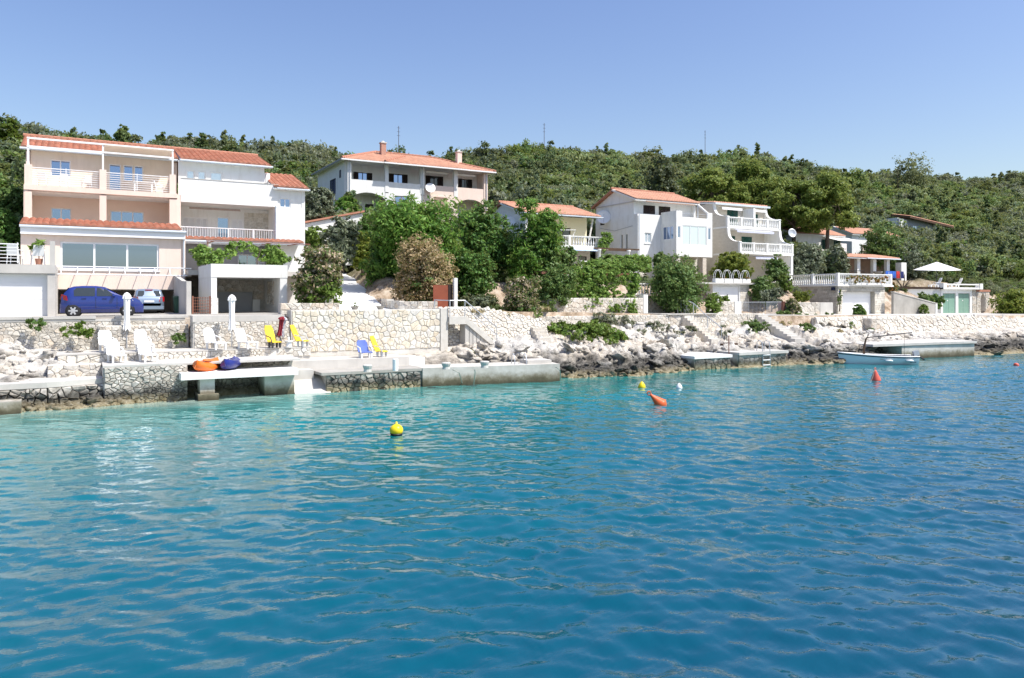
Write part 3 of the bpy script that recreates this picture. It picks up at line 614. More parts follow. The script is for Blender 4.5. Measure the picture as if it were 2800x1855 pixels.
# sea wall, terraces
t_ = wall_thing('rubble sea wall below the white loungers, dark at the waterline', 2.4, 36.7, 0)
MB().box(.85, 3.95, 36.6, 39.0, -.6, 1.55).build('core', M['mortar'], t_)
masonry(t_, front(36.6), .85, 4.1, -.15, 1.55, .21, 'seastone', 1.55, 20, proud=.07)
MB().box(3.953, 9.0, 37.85, 39.0, -.6, 1.54).build('back_core', M['mortar'], t_)
masonry(t_, front(37.85), 4.0, 8.95, .1, 1.53, .26, 'seastone', 1.3, 21, proud=.08)
masonry(t_, sideL(.85), 36.65, 38.3, .3, 1.5, .26, 'seastone', 1.3, 22)
MB().box(.8, 9.05, 36.55, 39.3, 1.553, 1.64).build('terrace_slab', M['paleconcrete'], t_)
t_ = wall_thing('low two-course stone step wall behind the front white loungers', 4.5, 39.2, 1.6)
MB().box(-.9, 10.2, 39.15, 41.4, 1.2, 1.94).build('core', M['mortar'], t_)
masonry(t_, front(39.15), -.9, 10.2, 1.55, 1.95, .27, 'rubblepale', 1.3, 24, proud=.05)
MB().box(-.95, 10.25, 39.1, 41.75, 1.953, 2.02).build('terrace_slab', M['paleconcrete'], t_)
t_ = thing('concrete_terrace', 'grey concrete terrace with the blue folding chair', 'terrace', (12, 38.8, .9))
MB().box(9.06, 15.2, 38.2, 40.3, .2, 1.38).build('slab', M['paleconcrete'], t_)
MB().box(15.2, 16.1, 38.25, 40.3, .2, 1.3).build('end_block', M['white'], t_)
# dock slab over the water
t_ = thing('boat_dock', 'white concrete dock slab on piers holding the two kayaks', 'dock', (6.3, 36.5, 0))
MB().box(3.75, 8.75, 35.75, 37.8, .95, 1.24).build('slab', M['white'], t_)
MB().box(4.55, 5.15, 36.0, 37.0, -1, .947).build('pier', M['seaconcrete'], t_)
MB().box(4.45, 5.3, 35.8, 37.1, -1, .28).build('pier_footing', M['seaconcrete'], t_)
MB().box(7.35, 8.7, 36.3, 37.8, -1, .947).build('end_pier', M['seaconcrete'], t_)
mb = MB(); mb.prism([(35.4, -.35), (38.3, .95), (38.3, -.6), (35.4, -.8)], 'x', 8.72, 10.4); o = mb.build('slipway', M['paleconcrete']); tag(o, 'pale concrete slipway running down into the sea beside the dock', 'slipway')
mb = MB(); mb.box(8.76, 9.9, 37.4, 38.5, .3, 1.0); o = mb.build('slipway_step', M['paleconcrete']); tag(o, 'square concrete step at the top of the slipway', 'step')
# main quay
t_ = thing('long_quay', 'long grey concrete quay with mooring bollards and steel ladder', 'quay', (16, 36.5, 0))
MB().box(10.3, 15.1, 36.35, 38.19, -1, .8).build('rubble_core', M['mortar'], t_)
masonry(t_, front(36.35), 10.2, 15.05, -.15, .8, .27, 'seastone', 1.2, 30, proud=.1)
MB().box(9.95, 15.15, 36.2, 38.2, .803, .93).build('slab', M['concrete'], t_)
mb = MB(); mb.hexa([(15.1, 36.15, -1), (22.55, 34.9, -1), (22.9, 36.9, -1), (15.15, 38.15, -1)], [(15.1, 36.15, .94), (22.55, 34.9, .94), (22.9, 36.9, .94), (15.15, 38.15, .94)]); mb.build('concrete_block', M['seaconcrete'], t_)
mb = MB(); mb.hexa([(21.0, 35.7, .943), (22.4, 35.5, .943), (22.6, 36.7, .943), (21.2, 36.9, .943)], [(21.0, 35.7, 1.12), (22.4, 35.5, 1.12), (22.6, 36.7, 1.12), (21.2, 36.9, 1.12)]); mb.build('raised_end', M['paleconcrete'], t_)
for i, (u, v, lab) in enumerate([(1005, 1017, 'squat concrete mooring bollard at the rubble end of the quay'), (1220, 1010, 'squat concrete mooring bollard in the middle of the quay'), (1325, 1006, 'tall concrete mooring bollard beside the quay ladder')]):
    p = gz(u, v, .94); mb = MB(); mb.lathe([(.2, 0), (.18, .12), (.22, .22), (.24, .3), (.2, .34)], p, 12); o = mb.build('bollard', M['paleconcrete']); tag(o, lab, 'bollard', 'mooring bollards on the quay')
p = gz(1081, 1014, .93); mb = MB(); mb.lathe([(.14, 0), (.14, .55), (.12, .58)], p, 12); o = mb.build('bollard', M['white_clean']); tag(o, 'white cylindrical mooring post on the quay', 'bollard', 'mooring bollards on the quay')
def ladder(label, p, q, w_, h0, h1, rungs, group='steel swimming ladders'):
    p = Vector(p); d = (Vector(q) - p).normalized(); nrm = Vector((-d.y, d.x, 0)); nrm = nrm if nrm.y < 0 else -nrm; t = thing('swim_ladder', label, 'ladder', tuple(p), 0, group)
    for k in (0, w_):
        mb = MB(); a = p + d * k; mb.tube([a - nrm * .45 + Vector((0, 0, h0)), a - nrm * .4 + Vector((0, 0, h1 - .1)), a - nrm * .2 + Vector((0, 0, h1)), a + nrm * .05 + Vector((0, 0, h1 - .12)), a + nrm * .12 + Vector((0, 0, h0)), a + nrm * .14 + Vector((0, 0, -.5))], .028, 6); mb.build('rail', M['galv'], t, True)
    for i in range(rungs):
        z = -.25 + i * .33; mb = MB(); a = p + nrm * .13 + Vector((0, 0, z)); mb.bar(a, a + d * w_, .035, 6); mb.build('rung', M['white_clean'], t)
ladder('steel ladder with white rungs on the long quay', gz(1406, 1045, 0), gz(1434, 1044, 0), .66, .95, 1.5, 4)
for i, (u, v, u2, v2) in enumerate([(1238, 1012, 1262, 1048), (1296, 1012, 1292, 1052), (1519, 1005, 1531, 1040)]):
    mb = MB(); a = gz(u, v, .98); b_ = gz(u2, v2 + 4, 0) + Vector((0, -.12, .02)); mid = a.lerp(b_, .5) + Vector((0, -.15, .25)); mb.tube([a, a + Vector((0, -.1, 0)), mid, b_], .022, 5)
    o = mb.build('mooring_rope', M['rope']); tag(o, ['slack mooring rope hanging left of the quay ladder', 'straight mooring rope hanging down the quay wall', 'mooring rope at the raised end of the quay'][i], 'rope', 'mooring ropes')
# left end: small block
mb = MB(); mb.box(-4.5, -2.05, 35.4, 36.6, -1, .48); o = mb.build('landing_block', M['seaconcrete']); tag(o, 'small concrete landing block at the waterline far left', 'block')
t_ = thing('rock_ledge', 'flat pale concrete ledge on dark rubble left of the sea wall', 'ledge', (-2, 37, .5))
mb = MB(); mb.prism([(-6.8, 36.15), (-1.2, 36.3), (.8, 37.0), (.8, 38.2), (-1, 38.6), (-6.8, 38.2)], 'z', .86, 1.08); mb.build('slab', M['paleconcrete'], t_)
mb = MB(); mb.prism([(-6.7, 36.5), (-1.2, 36.6), (.8, 37.2), (.8, 38.2), (-6.7, 38.2)], 'z', -.8, .857); mb.build('core', M['mortar'], t_)
masonry(t_, front(36.45), -6.7, -1.2, -.1, .85, .3, 'seastone', 1.3, 41, proud=.16, rough=1.2); fr = Frame((-1.2, 36.45, 0), Vector((2.05, .6, 0)).normalized(), Vector((-.6, 2.05, 0)).normalized()); masonry(t_, fr, 0, 2.1, -.1, .85, .3, 'seastone', 1.3, 42, proud=.16, rough=1.2)
t_ = wall_thing('short low stone step in front of the pale boulders', -.6, 38, 1)
MB().box(-1.25, .78, 38.35, 39.1, .8, 1.6).build('core', M['mortar'], t_); masonry(t_, front(38.35), -1.25, .78, 1.0, 1.6, .28, 'rubble', 1.3, 40)

# stone slope wall with the handrail stairs
t_ = wall_thing('white rubble slope wall beside the handrail stairs', 22, 41.6, 2)
top8 = lambda a: float(np.interp(a, [18.3, 21.2, 22.5, 25.5], [3.95, 3.95, 3.75, 3.15]))
mb = MB(); mb.prism([(18.4, 1.0), (25.8, 1.0), (25.8, 3.0), (22.5, 3.7), (21.2, 3.9), (18.4, 3.9)], 'y', 41.75, 42.2); mb.build('core', M['mortar'], t_)
masonry(t_, front(41.0), 18.45, 25.7, 1.75, 3.98, .24, 'rubblepale', 1.3, 44, top=top8, lean=.36, proud=.06)
t_ = thing('stairway', 'concrete stair flight with galvanised handrail on the flagstone wall end', 'stairs', (19.5, 40.6, 2))
for i in range(9): MB().box(19.45 + i * .24, 19.72 + i * .24, 40.2, 40.95, 1.7, 3.35 - i * .19).build('step', M['paleconcrete'], t_)
MB().box(18.4, 19.44, 40.2, 41.2, 3.1, 3.42).build('landing', M['paleconcrete'], t_)
mb = MB(); mb.hexa([(18.4, 40.1, 2.98), (19.5, 40.1, 2.98), (19.5, 40.2, 2.98), (18.4, 40.2, 2.98)], [(18.4, 40.1, 3.42), (19.5, 40.1, 3.42), (19.5, 40.197, 3.42), (18.4, 40.197, 3.42)])
mb.hexa([(19.5, 40.1, 2.98), (21.6, 40.1, 1.35), (21.6, 40.2, 1.35), (19.5, 40.2, 2.98)], [(19.5, 40.1, 3.35), (21.6, 40.1, 1.72), (21.6, 40.197, 1.72), (19.5, 40.197, 3.35)]); mb.build('stringer', M['palemortar'], t_)
for a, b_ in (((18.45, 40.15, 3.4), (18.45, 40.15, 4.35)), ((19.4, 40.15, 3.4), (19.4, 40.15, 4.35)), ((21.5, 40.15, 1.7), (21.5, 40.15, 2.75)), ((18.0, 41.3, 3.9), (18.0, 41.3, 4.4))):
    mb = MB(); mb.bar(a, b_, .03); mb.build('post', M['galv'], t_)
mb = MB(); mb.tube([(18.0, 41.3, 4.38), (18.45, 40.15, 4.35), (19.4, 40.15, 4.35), (21.5, 40.15, 2.75)], .03); mb.build('handrail', M['galv'], t_)
mb = MB(); mb.tube([(18.45, 40.15, 3.92), (19.4, 40.15, 3.92), (21.5, 40.15, 2.3)], .024); mb.build('mid_rail', M['galv'], t_)

# middle and right retaining walls
t_ = wall_thing('long pale rubble retaining wall above the shore rocks in the middle', 36, 43.4, 2.4)
mb = MB(); mb.box(26, 47.4, 43.45, 44.0, 1.2, 3.26); mb.build('core', M['mortar'], t_)
masonry(t_, front(43.45), 26, 47.4, 2.1, 3.27, .32, 'rubblepale', 1.25, 50, top=lambda a: 3.6 - .0135 * (a - 26))
MB().box(37.3, 42.2, 43.3, 44.4, 3.263, 3.32).build('coping', M['paleconcrete'], t_)
t_ = wall_thing('squared white stone garden wall under the hanging green vine', 33, 46, 3)
MB().box(28.6, 37.3, 46.0, 46.6, 2.5, 4.45).build('core', M['palemortar'], t_)
top11 = lambda a: float(np.interp(a, [28.6, 29.6, 30.2, 37.3], [3.9, 4.0, 4.55, 4.5]))
masonry(t_, front(46.0), 28.6, 37.2, 2.9, 4.5, .33, 'rubblepale', 1.5, 52, jit=.25, top=top11)
MB().box(37.25, 37.65, 45.95, 46.6, 2.9, 4.75).build('end_post', M['white'], t_)
t_ = wall_thing('long sloping white rubble sea wall below the garages on the right', 66, 42, 1.2)
mb = MB(); mb.prism([(51.4, .6), (84, .6), (84, 2.2), (78, 2.6), (70, 2.8), (51.4, 2.9)], 'y', 42.05, 42.6); mb.build('core', M['mortar'], t_)
top10 = lambda a: float(np.interp(a, [51, 56, 70, 78, 84], [2.95, 2.95, 2.85, 2.65, 2.2])); bot10 = lambda a: float(np.interp(a, [51, 54.5, 56, 84], [2.5, 2.3, 1.0, 1.0]))
masonry(t_, front(41.4), 51.4, 83.5, 1.0, 2.95, .44, 'rubblepale', 1.3, 55, top=top10, bot=bot10, lean=.28, limit=295, proud=.1)
t_ = wall_thing('small dark rubble buttress at the foot of the white garage drive', 58, 41.2, 1.4)
MB().box(57.2, 58.6, 41.0, 42.0, 1.0, 2.8).build('core', M['mortar'], t_); masonry(t_, front(41.0), 57.2, 58.6, 1.3, 2.8, .36, 'rubble', 1.2, 57); masonry(t_, sideL(57.2), 41.0, 42, 1.3, 2.8, .36, 'rubble', 1.2, 58)
t_ = wall_thing('low rubble garden wall beside the silver gate', 53.5, 45, 3.1)
MB().box(51.5, 57.5, 45.0, 45.5, 2.6, 4.1).build('core', M['mortar'], t_); masonry(t_, front(45.0), 51.55, 55.8, 3.05, 4.12, .32, 'rubble', 1.3, 59)
MB().box(55.85, 57.5, 44.95, 45.45, 2.9, 4.08).build('plain_end', M['paleconcrete'], t_); MB().box(51.25, 51.48, 44.9, 45.5, 2.9, 4.2).build('gate_post', M['rust'], t_)
t_ = wall_thing('short rubble wall piece behind the round green shrub', 46.5, 47, 3.2)
MB().box(44.9, 47.7, 47, 47.4, 2.6, 4.2).build('core', M['mortar'], t_); masonry(t_, front(47), 44.9, 47.7, 3.15, 4.22, .32, 'rubble', 1.3, 60)
MB().box(47.75, 48.5, 46.95, 47.5, 2.6, 4.2).build('white_pier', M['white'], t_)
# right quays
t_ = thing('small_quay', 'small stone quay with dark gaps at the waterline in the middle distance', 'quay', (37, 36.6, 0))
for a, b_, h in ((33.2, 36.2, .85), (36.9, 41.3, .95)): MB().box(a, b_, 36.0, 38.4, -1, h - .15).build('core', M['seaconcrete'], t_)
masonry(t_, front(36.0), 33.2, 36.2, -.1, .7, .4, 'seastone', 1.2, 61); masonry(t_, front(36.0), 36.9, 41.3, -.1, .78, .42, 'seastone', 1.2, 62)
MB().box(33.1, 36.3, 35.9, 39.2, .703, .88).build('slab', M['white'], t_); MB().box(36.85, 41.4, 35.85, 39.6, .803, .98).build('slab', M['paleconcrete'], t_)
ladder('steel ladder with blue-grey rails on the small stone quay', gz(2082, 1002, 0), gz(2104, 1001, 0), .62, .95, 1.7, 4)
t_ = thing('far_quay', 'pale concrete quay with a dark gap behind the moored boat', 'quay', (55, 35.5, 0))
mb = MB(); mb.hexa([(52.6, 35.2, -1), (60.6, 34.5, -1), (61.0, 36.4, -1), (52.6, 37.2, -1)], [(52.6, 35.2, .95), (60.6, 34.5, .95), (61.0, 36.4, .95), (52.6, 37.2, .95)]); mb.build('block', M['seaconcrete'], t_)
mb = MB(); mb.hexa([(49.6, 35.4, .98), (60.7, 34.35, .98), (61.1, 37.9, .98), (49.6, 39.0, .98)], [(49.6, 35.4, 1.15), (60.7, 34.35, 1.15), (61.1, 37.9, 1.15), (49.6, 39.0, 1.15)]); mb.build('slab', M['paleconcrete'], t_)
# flights of steps
t_ = thing('stairway', 'pale concrete steps with shadowed side climbing from the rocks to the gate', 'stairs', (47, 41.5, 2))
for i in range(11):
    x = 45.9 + i * .1; y = 38.7 + i * .44; z = 1.35 + i * .165; MB().box(x - .55, x + .55, y, y + .52, z - .95, z + .165).build('step', M['paleconcrete'], t_)
t_ = thing('stairway', 'narrow stone steps with thin handrail below the numbered gate post', 'stairs', (42.5, 42, 2))
for i in range(10):
    x = 38.5 + i * .08; y = 39.6 + i * .39; z = 1.5 + i * .17; MB().box(x - .45, x + .45, y, y + .48, z - .8, z + .16).build('step', M['rubblepale'], t_)
mb = MB(); mb.tube([(40.0, 44.0, 4.25), (39.9, 43.4, 4.1), (39.4, 41.4, 3.15), (39.0, 39.6, 2.4)], .03); mb.build('handrail', M['galv'], t_)
for a in ((39.9, 43.4, 3.1, 4.1), (39.4, 41.4, 2.0, 3.15), (39.0, 39.6, 1.3, 2.4)): mb = MB(); mb.bar((a[0], a[1], a[2]), (a[0], a[1], a[3]), .028); mb.build('post', M['galv'], t_)
t_ = thing('stairway', 'four rough stone steps among the green ground cover', 'stairs', (24.6, 40.8, 2))
for i in range(4): MB().box(24.3 + i * .05, 25.2 + i * .05, 40.0 + i * .3, 40.5 + i * .3, 1.5, 2.05 + i * .2).build('step', M['rubblepale'], t_)

# road, drive, courts
mb = MB(); xs2 = np.linspace(-30, 12.4, 16)
for a, b_ in zip(xs2[:-1], xs2[1:]): mb.hexa([(a, 42.26, 3.4), (b_, 42.26, 3.4), (b_, 52, 3.4), (a, 52, 3.4)], [(a, 42.26, road_z(a) + .015), (b_, 42.26, road_z(b_) + .015), (b_, 52, road_z(b_) + .015), (a, 52, road_z(a) + .015)])
o = mb.build('road', M['concrete']); o['kind'] = 'structure'
mb = MB()
for p, q_ in zip(RAMP[:-1], RAMP[1:]): mb.hexa([(p[1], p[0], p[3] - .3), (p[2], p[0], p[3] - .3), (q_[2], q_[0], q_[3] - .3), (q_[1], q_[0], q_[3] - .3)], [(p[1], p[0], p[3]), (p[2], p[0], p[3]), (q_[2], q_[0], q_[3]), (q_[1], q_[0], q_[3])])
mb.hexa([(11.6, 41.3, 3.4), (17.95, 41.3, 3.4), (16.2, 42.6, 3.4), (12.5, 42.6, 3.4)], [(11.6, 41.3, 3.83), (17.95, 41.3, 3.83), (16.2, 42.6, 3.78), (12.5, 42.6, 3.78)])
o = mb.build('driveway', M['white']); o['kind'] = 'structure'
mb = MB(); xs2 = np.linspace(37.3, 96, 16)
for a, b_ in zip(xs2[:-1], xs2[1:]): mb.hexa([(a, front_y(a) + .35, 2.2), (b_, front_y(b_) + .35, 2.2), (b_, 50.2, 2.2), (a, 50.2, 2.2)], [(a, front_y(a) + .35, road_z(a) + .02), (b_, front_y(b_) + .35, road_z(b_) + .02), (b_, 50.2, road_z(b_) + .02), (a, 50.2, road_z(a) + .02)])
o = mb.build('shore_path', M['paleconcrete']); o['kind'] = 'structure'
# curved planter walls by the drive
for (pts, lab, sd) in (([(16.3, 45.6), (16.0, 43.8), (16.3, 42.6), (17.2, 42.0), (18.4, 41.8)], 'curved low rubble wall edging the drive under the dry brown bush', 71), ([(16.3, 58.5), (14.9, 52.5), (13.3, 46.6), (12.5, 43.2)], 'rubble kerb wall along the uphill edge of the drive', 72)):
    t_ = wall_thing(lab, pts[0][0], pts[0][1], 3.8)
    for (xa, ya), (xb, yb) in zip(pts[:-1], pts[1:]):
        U = Vector((xb - xa, yb - ya, 0)); L_ = U.length; U /= L_; Vv = Vector((-U.y, U.x, 0)); zb = float(np.interp((ya + yb) / 2, [q_[0] for q_ in RAMP], [q_[3] for q_ in RAMP]))
        fr = Frame((xa, ya, 0), U, Vv if sd == 71 else -Vv); mb = MB(); fr.box(mb, 0, L_, 0, .4, zb - .5, zb + .5); mb.build('core', M['mortar'], t_); masonry(t_, fr, 0, L_, zb - .15, zb + .52, .3, 'rubble', 1.2, sd + int(xa))

# boulders of the shore
from mathutils import noise as mn
def boulder_mesh(seed, sub=4):
    import bmesh
    bm = bmesh.new(); bmesh.ops.create_icosphere(bm, subdivisions=sub, radius=1); g = random.Random(seed)
    dirs = [(Vector((g.gauss(0, 1), g.gauss(0, 1), g.gauss(0, 1))).normalized(), g.uniform(.5, .9)) for _ in range(13)]
    for v in bm.verts:
        for d, c in dirs:
            e = v.co.dot(d) - c
            if e > 0: v.co -= d * e * .9
        k = v.co * 1.6 + Vector((seed * 3.1, seed * 1.7, 0)); v.co *= 1 + .3 * (mn.fractal(k, .8, 2.1, 5) + .55 * (.6 - abs(mn.noise(k * 2.2)) * 2.2) * .5)
    me = bpy.data.meshes.new('boulder'); bm.to_mesh(me); bm.free(); me.materials.append(M['limestone']); me.polygons.foreach_set('use_smooth', [True] * len(me.polygons)); return me
BOUL = [boulder_mesh(s) for s in range(7)]; SMALL = [boulder_mesh(s + 20, 2) for s in range(5)]
SMN = []
for me in SMALL:
    v = np.zeros(len(me.vertices) * 3); me.vertices.foreach_get('co', v); f = np.zeros(len(me.polygons) * 3, dtype=np.int32); me.polygons.foreach_get('vertices', f); SMN.append((v.reshape(-1, 3), f.reshape(-1, 3)))
g = random.Random(5); SV = []; SF = []; so = 0
zones = [(-14, .6, .05, .98, 56, .2, .5), (18.8, 33, .02, .62, 46, .2, .55), (33, 47, .25, .85, 32, .18, .42), (41.5, 52, .02, .3, 26, .25, .55), (61, 74, .02, .55, 28, .22, .5), (22, 34, 0, .1, 20, .25, .45), (52, 62, .45, .75, 16, .2, .38), (-8, 3.8, -.03, .05, 26, .2, .42)]
for zi, (xa, xb, ta, tb, n, s0, s1) in enumerate(zones):
    for q_ in range(n * 7):
        i = min(len(sx) - 1, int((g.uniform(xa, xb) - sx[0]) / .13)); j = int(np.argmin(np.abs(sj - g.uniform(ta, tb)))); big = q_ < n; s = (g.uniform(s0, s1) if big else g.uniform(.08, .24)) * (1 if g.random() < .85 else 1.35)
        if (RY[i, j] > 38 and abs(sx[i] - (45.9 + (RY[i, j] - 38.7) * .227)) < 1.1) or (RY[i, j] > 39 and abs(sx[i] - (38.5 + (RY[i, j] - 39.6) * .2)) < .9): continue
        sc3 = (s * g.uniform(1.1, 2.0), s * g.uniform(.8, 1.3), s * (g.uniform(.38, .7) if big else g.uniform(.6, 1))); rt = (g.uniform(-.5, .5), g.uniform(-.5, .5), g.uniform(0, 6.28)); P = (sx[i], RY[i, j], RZ[i, j] + (-s * .12 if big else s * .05))
        if big:
            o = link('boulder', BOUL[g.randrange(7)], rock); o.location = P; o.scale = sc3; o.rotation_euler = rt
        else:
            v, f = SMN[g.randrange(5)]; Rm = np.array(Euler(rt).to_matrix()); SV.append((v * np.array(sc3)) @ Rm.T + np.array(P)); SF.append(f + so); so += len(v)
o = link('small_boulders', npmesh('small_boulders', np.vstack(SV), np.vstack(SF), True), rock, mat=M['limestone']); o['kind'] = 'stuff'

def hit(u, v):                                              # where a sight line meets the rocky shore
    dx, dy = ray(u)
    for y in np.arange(35.0, 44.2, .06):
        p = at(u, v, y); i = int(np.clip((p.x - sx[0]) / .13, 0, len(sx) - 1)); j = int(np.argmin(np.abs(RY[i] - y)))
        if p.z <= RZ[i, j]: return Vector((p.x, y, float(RZ[i, j])))
    return at(u, v, min(y, float(front_y(p.x)) - .1))

# ---------------------------------------------------------------- house parts
def fbox(fr, name, mt, parent, a0, a1, d0, d1, z0, z1):
    mb = MB(); fr.box(mb, a0, a1, d0, d1, z0, z1); return mb.build(name, M[mt], parent)
def window(parent, fr, a0, a1, z0, z1, n=2, fm='white_clean', gm='glass', d=.1, fw=.07, name='window', sill=False):
    mb = MB(); e = .002
    fr.box(mb, a0 + e, a1 - e, d - .04, d + .05, z0 + e, z0 + fw); fr.box(mb, a0 + e, a1 - e, d - .04, d + .05, z1 - fw, z1 - e)
    for i in range(n + 1):
        c = a0 + (a1 - a0) * i / n; l = c - fw / 2 if 0 < i < n else (c + e if i == 0 else c - fw); fr.box(mb, l, l + fw - e, d - .037, d + .047, z0 + fw, z1 - fw)
    if sill: fr.box(mb, a0 - .06, a1 + .06, -.06, d - .05, z0 - .06, z0 - .002)
    o = mb.build(name, M[fm], parent)
    for i in range(n):
        l = a0 + (a1 - a0) * i / n + fw * .5; r_ = a0 + (a1 - a0) * (i + 1) / n - fw * .5
        mb = MB(); fr.box(mb, l, r_, d - .005, d + .02, z0 + fw * .9, z1 - fw * .9); mb.build('pane', M[gm], o)
    return o
def shutters(parent, fr, a0, a1, z0, z1, n, mt, d=-.03):
    for i in range(n):
        l = a0 + (a1 - a0) * i / n + .008; r_ = a0 + (a1 - a0) * (i + 1) / n - .008; mb = MB(); w_ = .07
        fr.box(mb, l, r_, d, d + .06, z0, z0 + w_); fr.box(mb, l, r_, d, d + .06, z1 - w_, z1); fr.box(mb, l, l + w_, d, d + .06, z0 + w_, z1 - w_); fr.box(mb, r_ - w_, r_, d, d + .06, z0 + w_, z1 - w_)
        k = max(3, int((z1 - z0) / .1))
        for j in range(k):
            zz_ = z0 + w_ + (z1 - z0 - 2 * w_) * j / k; hh = (z1 - z0 - 2 * w_) / k * .96
            mb.add([fr(l + w_, d + .015, zz_), fr(r_ - w_, d + .015, zz_), fr(r_ - w_, d + .05, zz_ + hh), fr(l + w_, d + .05, zz_ + hh)], [(0, 1, 2, 3)])
        mb.build('shutter', M[mt], parent)
def tile_mesh(w_, l):
    P = [(-.5, .0), (-.3, .055), (0, .085), (.3, .055), (.5, .0)]; v = []; f = []
    for y, dz in ((0, .045), (l, .0)):
        for x, z in P: v.append((x * w_ * 1.02, y, z * w_ / .33 + dz))
    v += [(x * w_ * 1.02, 0, -.01) for x, z in P]
    f += [(i, i + 1, 6 + i, 5 + i) for i in range(4)] + [(10 + i, 11 + i, i + 1, i) for i in range(4)]
    me = bpy.data.meshes.new('tile'); me.from_pydata(v, [], f); me.update(); me.polygons.foreach_set('use_smooth', [True] * 4 + [False] * 4); me.materials.append(M['terracotta']); return me, np.array(v), f
TM = {}
def tile_roof(roof, P0, U, Rv, Lu, Lr, w_=.34, l=.42, limit=300, inside=None, singles=True):
    if (w_, l) not in TM: TM[(w_, l)] = tile_mesh(w_, l)
    me, tv, tf_ = TM[(w_, l)]; P0 = Vector(P0); U = Vector(U).normalized(); Rv = Vector(Rv).normalized(); Nn = U.cross(Rv).normalized(); step = l * .86; cells_ = []
    nu = int(Lu / w_); w2 = Lu / nu
    for j in range(int(Lr / step + .01)):
        for i in range(nu):
            a = (i + .5) * w2; r_ = j * step
            if inside and not inside(a, r_ + step / 2): continue
            cells_.append(P0 + U * a + Rv * r_ + Nn * .03)
    B_ = Matrix(((U.x, Rv.x, Nn.x), (U.y, Rv.y, Nn.y), (U.z, Rv.z, Nn.z))); B4 = B_.to_4x4(); k = limit if singles else 0
    for c in cells_[:k]:
        o = link('tile', me, roof); o.matrix_basis = Matrix.Translation(c) @ B4
    if len(cells_) > k:
        Bn = np.array(B_); base = tv @ Bn.T; V = np.vstack([base + np.array(c) for c in cells_[k:]]); n = len(tv); fa = np.array(tf_); F = np.vstack([fa + i * n for i in range(len(cells_) - k)])
        m2 = npmesh('tiles', V, F, True); o = link('tiles', m2, roof, mat=M['terracotta_far']); o['kind'] = 'stuff'
m, t, b = nodes('terracotta_far'); g_ = N(t, 'ShaderNodeNewGeometry'); cr = ramp(t, [(0, (.4, .18, .12)), (.5, (.52, .25, .165)), (1, (.6, .33, .22))]); t.links.new(g_.outputs['Random Per Island'], cr.inputs[0])
n1 = noise(t, 1.2, 5, g_.outputs['Position']); t.links.new(mixc(t, cr.outputs[0], (.42, .24, .17), n1.outputs[0]), b.inputs['Base Color']); b.inputs['Roughness'].default_value = .9
def ridge_caps(roof, p, q_, n=None, r=.13):
    p = Vector(p); q_ = Vector(q_); L_ = (q_ - p).length; n = n or max(2, int(L_ / .42)); mb = MB(); d = (q_ - p) / n
    for i in range(n): mb.bar(p + d * i - d * .06 + Vector((0, 0, .0)), p + d * (i + 1), r, 8, r * .86)
    return mb.build('ridge_tiles', M['terracotta'], roof)
def slab4(pts, th, name, mt, parent):                       # sloped slab, thickness downwards
    mb = MB(); mb.hexa([Vector(p) - Vector((0, 0, th)) for p in pts], pts); return mb.build(name, M[mt], parent)
def bal_mesh():
    mb = MB(); mb.box(-.07, .07, -.07, .07, 0, .07); mb.lathe([(.045, .07), (.06, .12), (.085, .26), (.075, .36), (.035, .58), (.033, .75), (.055, .84), (.06, .93)], n=8); mb.box(-.07, .07, -.07, .07, .93, 1)
    me = mb.mesh('baluster', False); me.materials.append(M['white']); return me
BAL = bal_mesh()
def balustrade(parent, fr, a0, a1, z, h, n, posts=(), d=.0, part=True, rail=.09):
    fbox(fr, 'hand_rail', 'white', parent, a0, a1, d - .11, d + .11, z + h - rail, z + h); fbox(fr, 'plinth', 'white', parent, a0, a1, d - .1, d + .1, z, z + .08)
    for i in range(n):
        a = a0 + (a1 - a0) * (i + .5) / n
        if any(abs(a - p) < .2 for p in posts): continue
        o = link('baluster', BAL, parent); s = h - rail - .08; P = fr(a, d, z + .08); o.matrix_basis = Matrix.Translation(P) @ Matrix.Diagonal((1, 1, s, 1))
        if parent.name in OFF: o.matrix_parent_inverse = OFF[parent.name].inverted()
    for p in posts: fbox(fr, 'post', 'white', parent, p - .12, p + .12, d - .13, d + .13, z - .01, z + h + .04)
def bars(parent, fr, a0, a1, z0, z1, n, mt='white_clean', d=0., r=.018, posts=()):
    for i in range(n):
        z = z0 + (z1 - z0) * (i + .5) / n; mb = MB(); mb.bar(fr(a0, d, z), fr(a1, d, z), r if i < n - 1 else r * 1.6, 5); mb.build('rail', M[mt], parent)
    for p in posts: mb = MB(); mb.bar(fr(p, d, z0), fr(p, d, z1), r * 1.3, 5); mb.build('post', M[mt], parent)
def pickets(parent, fr, a0, a1, z0, z1, n, mt, d=0., r=.014, name='picket'):
    for zz_ in (z0 + .05, z1): mb = MB(); mb.bar(fr(a0, d, zz_), fr(a1, d, zz_), r * 1.7, 5); mb.build('rail', M[mt], parent)
    for i in range(n): a = a0 + (a1 - a0) * (i + .5) / n; mb = MB(); mb.bar(fr(a, d, z0), fr(a, d, z1), r, 4); mb.build(name, M[mt], parent)
